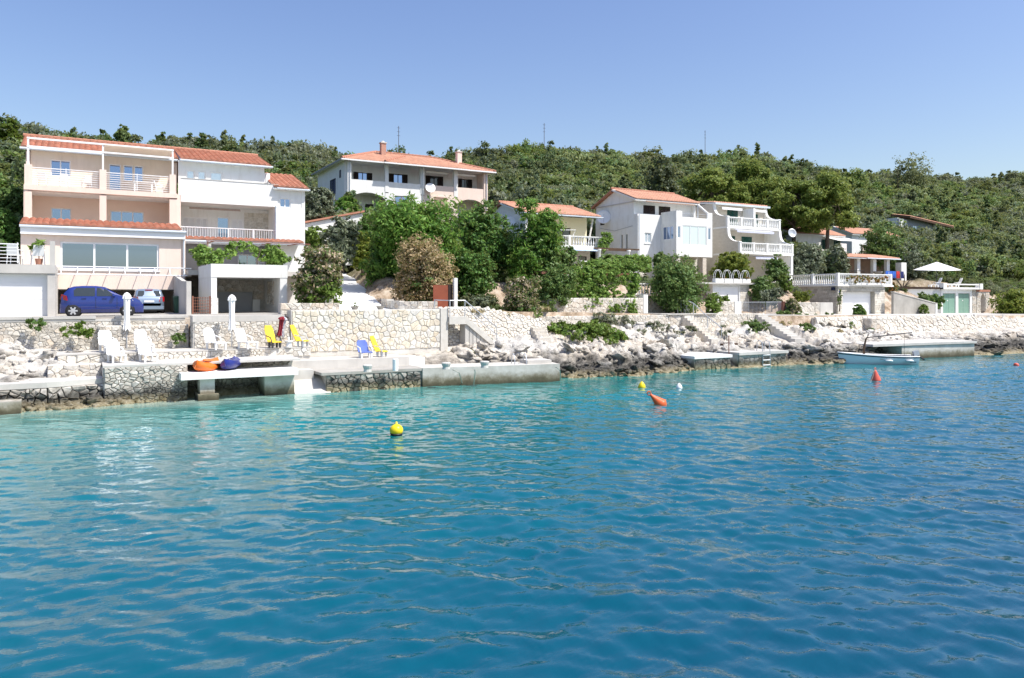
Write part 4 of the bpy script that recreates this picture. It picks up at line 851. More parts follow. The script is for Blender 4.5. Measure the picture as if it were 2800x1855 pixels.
def dish(label, P, r, face, mt='white_clean'):
    t = thing('satellite_dish', label, 'satellite dish', tuple(P)); f = Vector(face).normalized(); Q = f.to_track_quat('Z', 'Y').to_matrix().to_4x4(); T = Matrix.Translation(P) @ Q
    pr = [(r * i / 6, .22 * r * (i / 6) ** 2) for i in range(7)]; mb = MB(); mb.lathe([(max(.001, a), z) for a, z in pr] + [(a, z - .02) for a, z in pr[::-1] if a > 0] , n=24); mb.tf(T); mb.build('reflector', M[mt], t, True)
    mb = MB(); mb.bar((0, -r * .9, .15 * r), (0, 0, r * .95), .015, 5); mb.lathe([(.03, r * .88), (.045, r * .98), (.03, r * 1.05)], n=8); mb.tf(T); mb.build('feed_arm', M['galv'], t)
    mb = MB(); mb.bar(P - f * .02, P - f * .35 - Vector((0, 0, .15)), .03, 6); mb.build('bracket', M['galv'], t); return t
def ac_unit(label, x0, x1, y0, y1, z0, z1, fr):
    t = thing('air_conditioner', label, 'air conditioner', ((x0 + x1) / 2, (y0 + y1) / 2, z0), 0, 'wall mounted air conditioners'); MB().box(x0, x1, y0, y1, z0, z1).build('casing', M['white_clean'], t)
    mb = MB(); fr.box(mb, (x0 + .08 if fr.U.x else y0 + .05), (x1 - .3 if fr.U.x else y1 - .25), -.012, -.002, z0 + .07, z1 - .07); mb.build('fan_grille', M['grey'], t)
    for z in (z0 - .05,): MB().box(x0 + .05, x1 - .05, y0 + .04, y1 + .12, z, z0 - .002).build('bracket', M['galv'], t)

# ---------------------------------------------------------------- house 1: peach, three storeys, carport
h = thing('peach_house', 'tall peach three-storey house with railed balconies and tiled roof on the left', 'house', (1.3, 54, 3.5))
F54, F56, F51 = front(54), front(56.5), front(51.5)
up_h = [(-1.69, -.57, 12.2, 13.25), (1.58, 2.3, 11.28, 13.25), (2.42, 3.02, 12.2, 13.25), (3.05, 3.62, 12.2, 13.25)]
mid_h = [(-1.66, -.54, 9.2, 10.2), (1.66, 3.65, 9.2, 10.2)]
mb = MB(); panel(mb, F56, -2.75, 5.43, 11.25, 13.72, .25, up_h); mb.build('upper_wall', M['cream'], h)
mb = MB(); panel(mb, F56, -2.75, 5.45, 8.0, 10.95, .25, mid_h); mb.build('middle_wall', M['pink'], h)
window(h, F56, *up_h[0], 2, name='window'); window(h, F56, *up_h[1], 1, name='balcony_door'); window(h, F56, *up_h[2], 1); window(h, F56, *up_h[3], 1)
window(h, F56, *mid_h[0], 2); window(h, F56, *mid_h[1], 3)
fbox(F54, 'balcony_slab', 'peach', h, -2.97, 5.44, -.05, 2.8, 10.95, 11.25)
fbox(F54, 'ceiling', 'white', h, -2.75, 5.43, .3, 2.5, 10.9, 10.946); fbox(F54, 'loggia_floor', 'white', h, -2.76, 5.42, .01, 2.49, 8.05, 8.29)
for k, (a0, a1) in enumerate([(-2.94, -2.56), (1.0, 1.38), (4.98, 5.44)]): fbox(F54, 'pillar', 'peach', h, a0, a1, .005, .38, 8.3, 10.897); fbox(F54, 'balcony_pier', 'peach', h, a0, a1 if k < 2 else 5.36, .005, .34, 11.253, 12.47)
fbox(F54, 'balcony_pier', 'peach', h, -2.95, -2.66, .36, 2.5, 11.253, 12.3)
bars(h, F54, -2.56, 1.0, 11.3, 12.38, 8, d=.15, posts=(-.8,)); bars(h, F54, 1.38, 4.98, 11.3, 12.38, 8, d=.15, posts=(3.1,))
mb = MB()
for x in (-2.98, 5.44): mb.prism([(51.5, 4.95), (64, 4.95), (64, 13.4), (60, 14.95), (56.3, 13.6), (56.3, 11.3), (54.02, 11.2), (54.02, 8.3), (51.5, 8.2)], 'x', x, x + .21)
mb.build('side_wall', M['peach'], h)
MB().box(-2.77, 5.43, 63.6, 63.85, 3.5, 13.2).build('rear_wall', M['peach'], h)
for x in (-2.75, 1.19, 5.17): mb = MB(); mb.box(x - .05, x + .05, 54.05, 54.15, 12.473, 14.0); mb.build('pergola_post', M['white_clean'], h)
for z in (14.05, 13.55): MB().box(-2.82, 5.24, 54.03, 54.17, z - .05, z + .05).build('pergola_beam', M['white_clean'], h)
mb = MB(); nn_ = 9
for i in range(nn_):
    a, b_ = 1.2 + 3.95 * i / nn_, 1.2 + 3.95 * (i + 1) / nn_; mb.hexa([(a, 54.0, 14.0), (b_, 54.0, 14.0), (b_, 56.0, 13.78), (a, 56.0, 13.78)], [(a, 54.0, 14.015), (b_, 54.0, 14.015), (b_, 56.0, 13.795), (a, 56.0, 13.795)])
mb.build('awning', M['awning'], h)
rf = slab4([(-3.25, 56.1, 13.8), (5.75, 56.1, 13.8), (5.75, 60, 15.15), (-3.25, 60, 15.15)], .14, 'roof', 'white', h)
slab4([(-3.25, 60.002, 15.15), (5.75, 60.002, 15.15), (5.75, 64.4, 13.5), (-3.25, 64.4, 13.5)], .14, 'rear_roof', 'terracotta', h)
tile_roof(rf, (-3.25, 56.05, 13.81), (1, 0, 0), (0, 3.9, 1.35), 9.0, 4.13, .34, .45); ridge_caps(rf, (-3.3, 60, 15.25), (5.75, 60, 15.25))
mb = MB(); mb.bar((-3.3, 56.0, 13.74), (5.7, 56.0, 13.74), .07, 8); mb.build('gutter', M['gutter'], h)
win = (-1.05, 4.16, 6.14, 7.78)
mb = MB(); panel(mb, F51, -2.77, 5.43, 5.02, 8.3, .25, [win]); mb.build('bay_wall', M['peach'], h); window(h, F51, *win, 3, fw=.11, sill=True)
fbox(F51, 'fascia', 'white_clean', h, -2.98, 5.62, -.3, -.02, 8.12, 8.5); fbox(F51, 'soffit', 'white', h, -2.9, 5.43, -.28, 2.6, 8.3, 8.38)
mb = MB(); mb.bar((-3.02, 51.13, 8.55), (5.66, 51.13, 8.55), .08, 8); mb.build('gutter', M['gutter'], h)
rf = slab4([(-3.02, 51.2, 8.62), (5.42, 51.2, 8.62), (5.42, 54.0, 9.2), (-3.02, 54.0, 9.2)], .1, 'lean_to_roof', 'white', h); tile_roof(rf, (-3.02, 51.15, 8.64), (1, 0, 0), (0, 2.8, .58), 8.44, 2.85, .34, .45)
mb = MB(); mb.bar((5.55, 51.4, 3.6), (5.55, 51.4, 8.3), .05, 8); mb.build('downpipe', M['gutter'], h)
for z in (6.3, 5.85): mb = MB(); mb.tube([(-1.2, 50.7, z), (5.3, 50.7, z), (5.9, 50.7, z)], .035); mb.build('canopy_rail', M['white_clean'], h)
for i in range(9): a = -1.0 + i * .82; mb = MB(); mb.bar((a, 50.7, 5.85), (a, 51.52, 6.3), .025); mb.build('canopy_strut', M['white_clean'], h)
MB().box(-2.78, 5.44, 51.48, 51.75, 5.0, 5.018).build('beam_edge', M['concrete'], h)
MB().box(-2.77, 5.43, 51.76, 56.45, 4.96, 5.2).build('carport_ceiling', M['concrete'], h); MB().box(-2.77, 5.43, 55.9, 56.2, 3.4, 4.957).build('carport_back', M['concrete'], h)
MB().box(-2.9, -1.22, 51.5, 55.9, 3.4, 4.957).build('carport_side', M['peach'], h); MB().box(5.22, 5.44, 51.5, 55.9, 3.4, 4.957).build('carport_side', M['paleconcrete'], h)
mb = MB(); mb.prism([(44.9, 3.4), (51.48, 3.4), (51.48, 5.9), (47, 5.45), (44.9, 5.4)], 'x', 4.98, 5.22); mb.build('drive_wall', M['paleconcrete'], h)
# garage with terrace at the far left
t_ = thing('garage', 'concrete garage with a white door and railed roof terrace at the far left', 'garage', (-3, 46, 3.5))
MB().box(-9, -1.15, 45.95, 51.4, 5.75, 6.2).build('roof_slab', M['paleconcrete'], t_); MB().box(-1.5, -1.16, 46.0, 51.4, 3.5, 5.747).build('pier', M['paleconcrete'], t_)
MB().box(-9, -1.503, 46.3, 46.4, 3.5, 5.747).build('garage_door', M['white_clean'], t_); MB().box(-1.4, -1.17, 46.0, 46.25, 6.203, 7.42).build('terrace_pier', M['paleconcrete'], t_)
for k in range(5): MB().box(-9, -1.504, 46.288, 46.3, 3.55 + k * .44, 3.95 + k * .44).build('door_panel', M['white_clean'], t_)
bars(t_, front(46.1), -9, -2.75, 6.25, 7.3, 6, posts=(-4.4, -2.8))
def plastic_chair(label, P, rz, group, s=1.0, color='plastic'):
    t = thing('plastic_chair', label, 'chair', P, rz, group)
    mb = MB(); mb.box(-.24 * s, .24 * s, -.22 * s, .24 * s, .4 * s, .44 * s); mb.build('seat', M[color], t, local=True)
    mb = MB(); mb.hexa([(-.24 * s, .2 * s, .44 * s), (.24 * s, .2 * s, .44 * s), (.24 * s, .25 * s, .44 * s), (-.24 * s, .25 * s, .44 * s)], [(-.2 * s, .32 * s, .88 * s), (.2 * s, .32 * s, .88 * s), (.2 * s, .36 * s, .88 * s), (-.2 * s, .36 * s, .88 * s)]); mb.build('backrest', M[color], t, local=True)
    for x in (-.22, .22):
        for y in (-.2, .22): mb = MB(); mb.bar((x * s * 1.1, y * s * 1.1, 0), (x * s, y * s, .41 * s), .025, 5); mb.build('leg', M[color], t, local=True)
        mb = MB(); mb.tube([(x * 1.1 * s, -.2 * s, .42 * s), (x * 1.15 * s, -.2 * s, .62 * s), (x * 1.1 * s, .27 * s, .66 * s)], .025, 5); mb.build('armrest', M[color], t, local=True)
plastic_chair('white plastic chair nearer the frame edge on the garage terrace', (-2.95, 46.7, 6.2), 2.9, 'white plastic chairs', 1.15)
plastic_chair('white plastic chair beside the pier on the garage terrace', (-1.95, 46.7, 6.2), 3.3, 'white plastic chairs', 1.15)
plastic_chair('white plastic chair nearest the corner pier on the top peach balcony', (-2.05, 54.9, 11.25), 3.0, 'white plastic chairs')
plastic_chair('white plastic chair below the two-pane window on the top peach balcony', (-.9, 54.9, 11.25), 3.2, 'white plastic chairs'); plastic_chair('white plastic chair beside the middle pier on the top peach balcony', (.3, 54.9, 11.25), 3.4, 'white plastic chairs')
plastic_chair('white plastic chair at the end of the balcony table', (4.45, 54.9, 11.25), 1.6, 'white plastic chairs')
t_ = thing('balcony_table', 'white plastic table on the top peach balcony', 'table', (3.5, 54.9, 11.25)); MB().box(2.9, 4.1, 54.6, 55.2, 11.93, 11.98).build('table_top', M['plastic'], t_)
for x in (3.0, 4.0):
    for y in (54.7, 55.1): MB().box(x - .04, x + .04, y - .04, y + .04, 11.253, 11.928).build('leg', M['plastic'], t_)

# ---------------------------------------------------------------- house 2: white, joined to house 1
h = thing('white_house', 'white two-storey house with solid balcony parapet joined to the peach house', 'house', (9, 54, 6.2)); F55 = front(55.4)
wh = [(6.15, 6.65, 12.3, 13.05), (6.85, 7.35, 12.3, 13.05), (7.65, 8.4, 12.3, 13.05)]
mb = MB(); panel(mb, F55, 5.65, 11.2, 11.2, 13.66, .25, wh); mb.build('upper_wall', M['white'], h)
for q_ in wh: window(h, F55, *q_, 1, gm='paleglass')
fbox(F54, 'parapet', 'white', h, 5.66, 11.8, 0, .18, 11.15, 12.27); fbox(F54, 'balcony_slab', 'white', h, 5.66, 11.8, .0, 2.4, 10.75, 11.147); fbox(F54, 'parapet_coping', 'paleconcrete', h, 5.64, 11.85, -.03, .21, 12.273, 12.31)
MB().box(11.62, 11.8, 54.19, 57, 11.15, 12.2).build('parapet_side', M['white'], h)
dh = [(6.0, 7.6, 8.4, 10.0), (8.2, 9.0, 8.4, 10.1)]
mb = MB(); panel(mb, front(56.3), 5.66, 11.7, 8.2, 10.74, .25, dh); mb.build('loggia_wall', M['white'], h); shutters(h, front(56.35), 6.0, 7.6, 8.4, 10.0, 4, 'white_clean'); window(h, front(56.3), *dh[1], 1, name='door'); shutters(h, front(56.28), 9.15, 9.95, 8.4, 10.0, 2, 'white_clean')
blocks(h, front(56.3), 10.0, 11.65, 8.6, 10.5, .42, .3, 'blockpale', 3, .02)
MB().box(11.62, 13.45, 54.02, 54.27, 3.5, 10.74).build('annex_lower_wall', M['white'], h); MB().box(11.63, 11.8, 54.28, 56.28, 8.2, 10.74).build('loggia_side', M['white'], h)
aw = (11.95, 12.7, 10.35, 11.4); mb = MB(); panel(mb, front(54.06), 11.81, 13.45, 10.742, 12.05, .25, [(aw[0], aw[1], 10.743, aw[3])]); mb.build('annex_upper_wall', M['white'], h); window(h, front(54.06), aw[0], aw[1], 10.745, aw[3], 2)
MB().box(13.45, 13.68, 54.02, 61, 3.5, 12.0).build('annex_side_wall', M['white'], h); MB().box(11.0, 11.22, 55.66, 63, 11.2, 13.6).build('upper_side_wall', M['white'], h); MB().box(5.7, 13.44, 61, 61.2, 3.5, 12.2).build('rear_wall', M['white'], h)
rf = slab4([(5.76, 55.05, 13.66), (11.6, 55.05, 13.66), (11.6, 60.0, 15.15), (5.76, 60.0, 15.15)], .14, 'roof', 'white', h); tile_roof(rf, (5.76, 55.0, 13.67), (1, 0, 0), (0, 4.95, 1.49), 5.84, 5.15, .34, .45); ridge_caps(rf, (5.7, 60.0, 15.25), (11.65, 60.0, 15.25))
slab4([(5.76, 60.002, 15.15), (11.6, 60.002, 15.15), (11.6, 64.4, 13.5), (5.76, 64.4, 13.5)], .14, 'rear_roof', 'terracotta', h)
mb = MB(); mb.bar((5.7, 54.98, 13.62), (11.7, 54.98, 13.62), .07, 8); mb.bar((11.7, 53.65, 12.0), (13.95, 53.65, 12.0), .06, 8); mb.build('gutter', M['gutter'], h)
rf = slab4([(11.45, 53.75, 12.06), (13.9, 53.75, 12.06), (13.9, 58.8, 13.75), (11.45, 58.8, 13.75)], .12, 'annex_roof', 'white', h); tile_roof(rf, (11.5, 53.7, 12.07), (1, 0, 0), (0, 5.05, 1.69), 2.4, 5.3, .34, .45)
pickets(h, F54, 5.66, 11.62, 8.45, 9.13, 38, 'white_clean', d=.1, r=.02)
for a in (8.6, 10.2): fbox(F54, 'rail_post', 'white_clean', h, a - .04, a + .04, .06, .14, 8.4, 9.16)
mb = MB(); mb.bar((11.68, 53.95, 8.4), (11.68, 53.95, 10.8), .05, 8); mb.build('downpipe', M['gutter'], h)
mb = MB()
for i in range(2): mb.box(6.2 + .0, 9.4, 54.25 + i * .1, 54.3 + i * .1, 10.35 + .08 * i, 10.4 + .08 * i)
mb.build('rolled_awning', M['lightwood'], h)
rf = slab4([(5.66, 52.8, 8.22), (13.3, 52.8, 8.22), (13.3, 54.0, 8.45), (5.66, 54.0, 8.45)], .06, 'veranda_roof', 'wood', h); tile_roof(rf, (5.66, 52.76, 8.23), (1, 0, 0), (0, 1.2, .23), 7.64, 1.25, .34, .4); mb = MB(); mb.bar((5.6, 52.7, 8.14), (13.35, 52.7, 8.14), .07, 8); mb.build('gutter', M['gutter'], h)
vw = [(9.7, 11.0, 6.75, 7.6)]
mb = MB(); panel(mb, front(57.0), 5.66, 11.6, 3.5, 8.2, .2, vw); mb.build('veranda_wall', M['grey'], h); window(h, front(57.0), *vw[0], 2); shutters(h, front(56.95), 11.05, 11.55, 6.75, 7.6, 1, 'white_clean')
MB().box(5.68, 13.3, 50.2, 56.98, 5.9, 6.2).build('veranda_floor', M['paleconcrete'], h); fbox(front(52.9), 'veranda_post', 'white', h, 7.1, 7.35, 0, .25, 6.203, 8.15)
for x in (7.1, 8.8, 10.5, 12.2): mb = MB(); mb.bar((x, 49.5, 7.95), (x, 52.8, 8.05), .03, 5); mb.build('vine_beam', M['rust'], h)
mb = MB(); mb.bar((6.6, 49.6, 7.95), (12.9, 49.6, 7.95), .03, 5); mb.build('vine_beam', M['rust'], h)
for x in (6.7, 12.8): mb = MB(); mb.bar((x, 49.6, 6.2), (x, 49.6, 7.95), .03, 5); mb.build('vine_post', M['rust'], h)
ac_unit('white air conditioner under the eaves at the white house corner', 11.25, 11.65, 55.7, 56.6, 12.6, 13.3, front(55.7)); ac_unit('white air conditioner low on the white house side wall', 13.69, 14.05, 56, 56.9, 9.4, 10.2, front(56))
# white portal / carport in front of house 2
t_ = thing('white_carport', 'white flat-roofed open carport with a thick parapet and stone back wall', 'carport', (8.3, 45, 3.6))
MB().box(6.24, 10.4, 45.0, 50.18, 5.65, 6.38).build('roof_parapet', M['white'], t_); MB().box(6.25, 6.55, 45.02, 50.2, 4.5, 5.647).build('left_wall', M['white'], t_)
MB().box(6.25, 6.62, 45.02, 45.5, 3.55, 4.497).build('stone_foot', M['rubblepale'], t_); MB().box(6.26, 6.5, 45.52, 50.2, 3.5, 4.497).build('left_lower_wall', M['white'], t_)
MB().box(9.98, 10.38, 45.02, 45.45, 3.55, 5.647).build('right_pillar', M['white'], t_); MB().box(10.1, 10.37, 45.46, 50.2, 3.5, 5.647).build('right_wall', M['white'], t_)
MB().box(6.55, 10.1, 49.9, 50.2, 3.5, 5.647).build('back_core', M['mortar'], t_); masonry(t_, front(49.9), 6.6, 10.05, 4.9, 5.62, .3, 'rubble', 1.3, 81); masonry(t_, front(49.9), 9.4, 10.05, 4.4, 4.95, .3, 'rubble', 1.3, 82)
MB().box(6.55, 9.3, 49.6, 49.82, 3.5, 4.85).build('garage_door', M['grey'], t_); MB().box(9.31, 9.75, 49.55, 49.85, 3.5, 4.4).build('door_side', M['white'], t_); masonry(t_, sideR(10.1), 47.2, 48.9, 4.1, 5.5, .3, 'rubble', 1.3, 83, proud=.03)
t_ = thing('mesh_gate', 'rusty wire mesh gate beside the white carport', 'gate', (5.75, 45, 3.6)); F45 = front(45.05)
for a in (5.32, 6.2): fbox(F45, 'post', 'rust', t_, a - .04, a + .04, 0, .08, 3.55, 4.6)
for i in range(6): mb = MB(); mb.bar(F45(5.36, .04, 3.7 + i * .16), F45(6.16, .04, 3.7 + i * .16), .012, 4); mb.build('wire', M['rust'], t_)
for i in range(6): mb = MB(); mb.bar(F45(5.44 + i * .13, .04, 3.6), F45(5.44 + i * .13, .04, 4.55), .012, 4); mb.build('wire', M['rust'], t_)

# ---------------------------------------------------------------- house 3: white villa up the slope
h = thing('villa', 'large white villa with hip roof and two chimneys above the green trees', 'house', (31.5, 76, 12.6)); F76, F78 = front(76), front(78.2)
P5 = [(23.55, 23.95), (27.55, 27.93), (31.5, 31.95), (35.42, 35.85), (39.08, 39.55)]; mats5 = ['white', 'white', 'white', 'peach']
for i, (a, b_) in enumerate(P5): fbox(F76, 'pillar', 'white' if i < 4 else 'peach', h, a, b_, 0, .4, 12.6 if i in (0, 4) else 15.4, 18.4)
ww = [(24.85, 26.9, 16.55, 17.7), (28.75, 30.9, 16.55, 17.85), (33.0, 35.1, 16.55, 17.95), (36.95, 38.7, 16.55, 17.9)]
mb = MB(); panel(mb, F78, 23.4, 39.5, 15.5, 18.45, .25, ww); mb.build('upper_wall', M['white'], h)
for i, q_ in enumerate(ww):
    w_ = q_[1] - q_[0]; shutters(h, F78, q_[0], q_[0] + w_ * .27, q_[2], q_[3], 1, 'darkbrown'); shutters(h, F78, q_[1] - w_ * .27, q_[1], q_[2], q_[3], 1, 'darkbrown')
    window(h, F78, q_[0], q_[1], q_[2], q_[3], 4, fm='darkbrown', gm='glass' if i < 2 else 'carglass')
for i in range(4): fbox(F76, 'parapet', mats5[i] if i < 2 else 'peach', h, P5[i][1], P5[i + 1][0], .06, .22, 15.5, 16.58)
fbox(F76, 'balcony_slab', 'white', h, 23.5, 39.5, .05, 2.3, 15.3, 15.497)
def arch_panel(fr, a0, a1, z0, zs, z1, d0, d1, name, mt, parent, drop=None):
    n = 12; mb = MB(); rise = z1 - zs
    A = [a0 + (a1 - a0) * i / n for i in range(n + 1)]; zz_ = [zs + rise * .78 * math.sin(math.pi * i / n) ** .75 for i in range(n + 1)]
    for i in range(n): mb.hexa([fr(A[i], d0, zz_[i]), fr(A[i + 1], d0, zz_[i + 1]), fr(A[i + 1], d1, zz_[i + 1]), fr(A[i], d1, zz_[i])], [fr(A[i], d0, z1), fr(A[i + 1], d0, z1), fr(A[i + 1], d1, z1), fr(A[i], d1, z1)])
    return mb.build(name, M[mt], parent)
arch_panel(F76, 23.95, 27.55, 12.6, 14.75, 15.497, .04, .3, 'arch', 'white', h); arch_panel(F76, 35.85, 39.08, 12.6, 14.8, 15.497, .04, .3, 'arch', 'peach', h)
lw = [(28.6, 30.2, 13.2, 15.2)]; mb = MB(); panel(mb, F76, 27.56, 31.6, 12.6, 15.49, .25, lw); mb.build('lower_wall', M['white'], h); window(h, F76, *lw[0], 2, fm='lightwood')
mb = MB(); panel(mb, F76, 31.62, 35.84, 12.6, 15.49, .25, [(33.05, 34.6, 13.2, 15.35)]); mb.build('lower_wall', M['peach'], h); shutters(h, F76, 33.05, 34.6, 13.2, 15.35, 2, 'lightwood')
mb = MB(); panel(mb, F78, 23.4, 39.5, 12.6, 15.3, .25, []); mb.build('porch_wall', M['white'], h); fbox(F78, 'door', 'darkbrown', h, 26.1, 27.0, -.03, .05, 12.65, 14.4)
SL = sideL(23.35); sw = [(77.6, 78.1, 16.9, 17.7), (79.5, 81.5, 15.4, 17.1), (77.6, 78.6, 13.0, 14.6), (80.2, 81.0, 13.0, 14.2)]
mb = MB(); panel(mb, SL, 76.38, 86.5, 12.6, 18.45, .25, sw); mb.build('side_wall', M['white'], h)
for q_ in sw: shutters(h, Frame((23.35, 0, 0), (0, 1, 0), (1, 0, 0)), *q_, 2 if q_[1] - q_[0] > 1 else 1, 'navy')
MB().box(39.3, 39.55, 76.41, 86.5, 12.6, 18.45).build('side_wall', M['peach'], h); MB().box(23.61, 39.29, 86.2, 86.45, 12.6, 18.45).build('rear_wall', M['white'], h)
e = [(22.8, 75.5, 18.5), (40.3, 75.5, 18.5), (40.3, 87, 18.5), (22.8, 87, 18.5)]; r0, r1 = (28.3, 81.2, 20.5), (34.8, 81.2, 20.5)
mb = MB(); mb.add(e + [r0, r1], [(0, 1, 5, 4), (1, 2, 5), (2, 3, 4, 5), (3, 0, 4), (3, 2, 1, 0)]); rf = mb.build('roof', M['terracotta'], h)
sl = math.hypot(5.7, 2.0); ins = lambda a, r_: (5.5 * r_ / sl) < a < 17.5 - 5.5 * r_ / sl
tile_roof(rf, (22.8, 75.5, 18.5), (1, 0, 0), (0, 5.7, 2.0), 17.5, sl, .32, .42, singles=False, inside=ins)
for p, q_ in ((e[0], r0), (r0, r1), (r1, e[1])): ridge_caps(rf, Vector(p) + Vector((0, 0, .1)), Vector(q_) + Vector((0, 0, .1)), r=.15)
MB().box(22.85, 40.25, 75.55, 86.95, 18.452, 18.492).build('soffit', M['white'], h); MB().box(22.75, 40.35, 75.42, 75.5, 18.38, 18.52).build('gutter', M['white_clean'], h); MB().box(22.72, 22.8, 75.5, 87, 18.38, 18.52).build('gutter', M['grey'], h)
rf2 = slab4([(27.2, 75.0, 18.42), (36.5, 75.0, 18.42), (34.2, 78.2, 19.72), (30.6, 78.2, 19.72)], .1, 'porch_roof', 'white', h); s2 = math.hypot(3.2, 1.3)
tile_roof(rf2, (27.2, 75.0, 18.43), (1, 0, 0), (0, 3.2, 1.3), 9.3, s2, .32, .42, singles=False, inside=lambda a, r_: 3.4 * r_ / s2 < a < 9.3 - 2.3 * r_ / s2); ridge_caps(rf2, (27.2, 75, 18.52), (30.6, 78.2, 19.85), r=.15); MB().box(27.1, 36.6, 74.92, 75.0, 18.3, 18.44).build('gutter', M['white_clean'], h)
def chimney(label, x, y, z0, z1, w_, mt, parent):
    MB().box(x - w_, x + w_, y - w_, y + w_, z0, z1).build('chimney', M[mt], parent); MB().box(x - w_ * 1.25, x + w_ * 1.25, y - w_ * 1.25, y + w_ * 1.25, z1, z1 + .12).build('chimney_cap', M['paleconcrete'], parent); MB().lathe([(w_, .12), (w_ * .3, .3)], (x, y, z1), 8).build('chimney_top', M['paleconcrete'], parent)
chimney('', 28.6, 79.6, 19.3, 21.25, .27, 'chimneybrick', rf); chimney('', 37.3, 78.8, 18.9, 20.95, .27, 'peach', rf)
for i in range(2): fbox(F76, 'light_box', 'awnwhite', h, 32.3 + 3.7 * i, 34.9 + 3.3 * i, .5, .75, 17.95, 18.15)
for x in (23.75, 31.7, 39.35): mb = MB(); mb.bar((x, 75.93, 12.7), (x, 75.93, 18.35), .045, 6); mb.build('downpipe', M['galv'], h)
dish('big white satellite dish on the villa balcony between white and peach halves', Vector((32.5, 75.75, 16.2)), .55, (-.15, -1, .35))

# ---------------------------------------------------------------- house 4: cream bungalow behind the trees
h = thing('cream_house', 'low cream house with red tiled gable roof and white balustrade balcony', 'house', (40, 61, 7))
cw = (40.0, 41.7, 9.55, 11.3); mb = MB(); panel(mb, front(62.6), 36.0, 43.6, 9.4, 12.35, .25, [cw]); mb.build('upper_wall', M['paleyellow'], h); window(h, front(62.6), *cw, 2, fm='darkbrown', gm='carglass')
mb = MB(); panel(mb, front(62.6), 36.0, 44.0, 6.9, 9.2, .25, [(42.6, 43.6, 7.0, 8.6)]); mb.build('lower_wall', M['cladding'], h); window(h, front(62.6), 42.6, 43.6, 7.0, 8.6, 1, fm='darkbrown', gm='carglass', name='door')
mb = MB(); mb.prism([(61.2, 6.9), (70, 6.9), (70, 12.2), (65.7, 13.55), (61.2, 12.2)], 'x', 35.75, 36.0); mb.build('side_wall', M['white'], h); mb = MB(); mb.prism([(62.8, 9.4), (70, 9.4), (70, 12.2), (65.7, 13.5), (62.8, 12.6)], 'x', 43.4, 43.65); mb.build('side_wall', M['paleyellow'], h)
MB().box(35.8, 44.8, 60.6, 62.58, 9.2, 9.4).build('balcony_slab', M['white'], h); balustrade(h, front(60.75), 36.0, 44.7, 9.4, 1.0, 30, posts=(36.1, 40.3, 44.6))
mb = MB(); mb.bar((42.6, 61.0, 9.4), (43.5, 61.4, 12.2), .09, 6); mb.build('sloping_pillar', M['rubblepale'], h)
rf = slab4([(35.5, 60.9, 12.35), (44.1, 60.9, 12.35), (44.1, 65.7, 13.75), (35.5, 65.7, 13.75)], .15, 'roof', 'white', h); tile_roof(rf, (35.5, 60.85, 12.36), (1, 0, 0), (0, 4.8, 1.4), 8.6, 5.0, .32, .4, singles=False); ridge_caps(rf, (35.4, 65.7, 13.85), (44.1, 65.7, 13.85)); slab4([(35.5, 65.702, 13.75), (44.1, 65.702, 13.75), (44.1, 70.5, 12.3), (35.5, 70.5, 12.3)], .15, 'rear_roof', 'terracotta', h)
mb = MB(); mb.bar((35.4, 60.82, 12.28), (44.3, 60.82, 12.28), .06, 8); mb.build('gutter', M['gutter'], h)
mb = MB(); mb.hexa([(40.5, 59.9, 8.95), (43.4, 59.9, 8.95), (43.4, 60.6, 9.15), (40.5, 60.6, 9.15)], [(40.5, 59.9, 8.98), (43.4, 59.9, 8.98), (43.4, 60.6, 9.18), (40.5, 60.6, 9.18)]); mb.build('awning', M['awnblue'], h)
mb = MB(); mb.tube([(39.3, 60.9, 10.9), (41.0, 60.7, 10.95), (40.7, 60.7, 10.4)], .03); mb.build('clothes_frame', M['white_clean'], h)
MB().box(36, 47, 58.9, 62.58, 6.7, 7.0).build('terrace', M['paleconcrete'], h); balustrade(h, front(59.1), 40.5, 46.8, 7.0, .95, 20, posts=(40.6, 43.6, 46.7))
t_ = thing('garden_pergola', 'pergola of white columns and dark beams by the white bay-window house', 'pergola', (45.5, 59.4, 7)); 
for x in (42.8, 46.3): mb = MB(); mb.lathe([(.2, 0), (.14, .1), (.13, 1.9), (.2, 2.02), (.2, 2.12)], (x, 59.4, 7.0), 10); mb.build('column', M['white'], t_, True)
for y in (59.35, 61.0): MB().box(42.2, 47.6, y, y + .12, 9.13, 9.27).build('beam', M['wood'], t_)
dish('white satellite dish on the cream house side wall', Vector((35.45, 63.5, 11.7)), .5, (-.6, -.8, .35))

# ---------------------------------------------------------------- house 5: white with glazed bay
h = thing('bay_house', 'white house with big glazed bay on columns and a gable facing left', 'house', (51, 58, 6.2)); F60, F58, F61 = front(60.3), front(58), front(61.0); SL = sideL(48.1)
sw = (49.0, 49.85, 9.95, 11.0); mb = MB(); panel(mb, F60, 48.1, 56.0, 8.6, 12.85, .25, [sw]); mb.build('front_wall', M['white'], h); window(h, F60, *sw, 2, gm='paleglass', sill=True)
mb = MB(); mb.box(48.15, 56.0, 60.35, 60.6, 6.1, 8.597); mb.build('stone_base', M['rubblepale'], h); blocks(h, F60, 48.15, 51.2, 6.6, 8.55, .42, .2, 'blockpale', 5, .02)
uw = [(49.4, 50.9, 13.0, 13.85), (51.4, 52.9, 12.95, 13.85)]; mb = MB(); panel(mb, F61, 48.3, 55.9, 12.853, 14.35, .22, uw); mb.build('upper_wall', M['white'], h)
for q_ in uw: shutters(h, F61, *q_, 2, 'darkbrown')
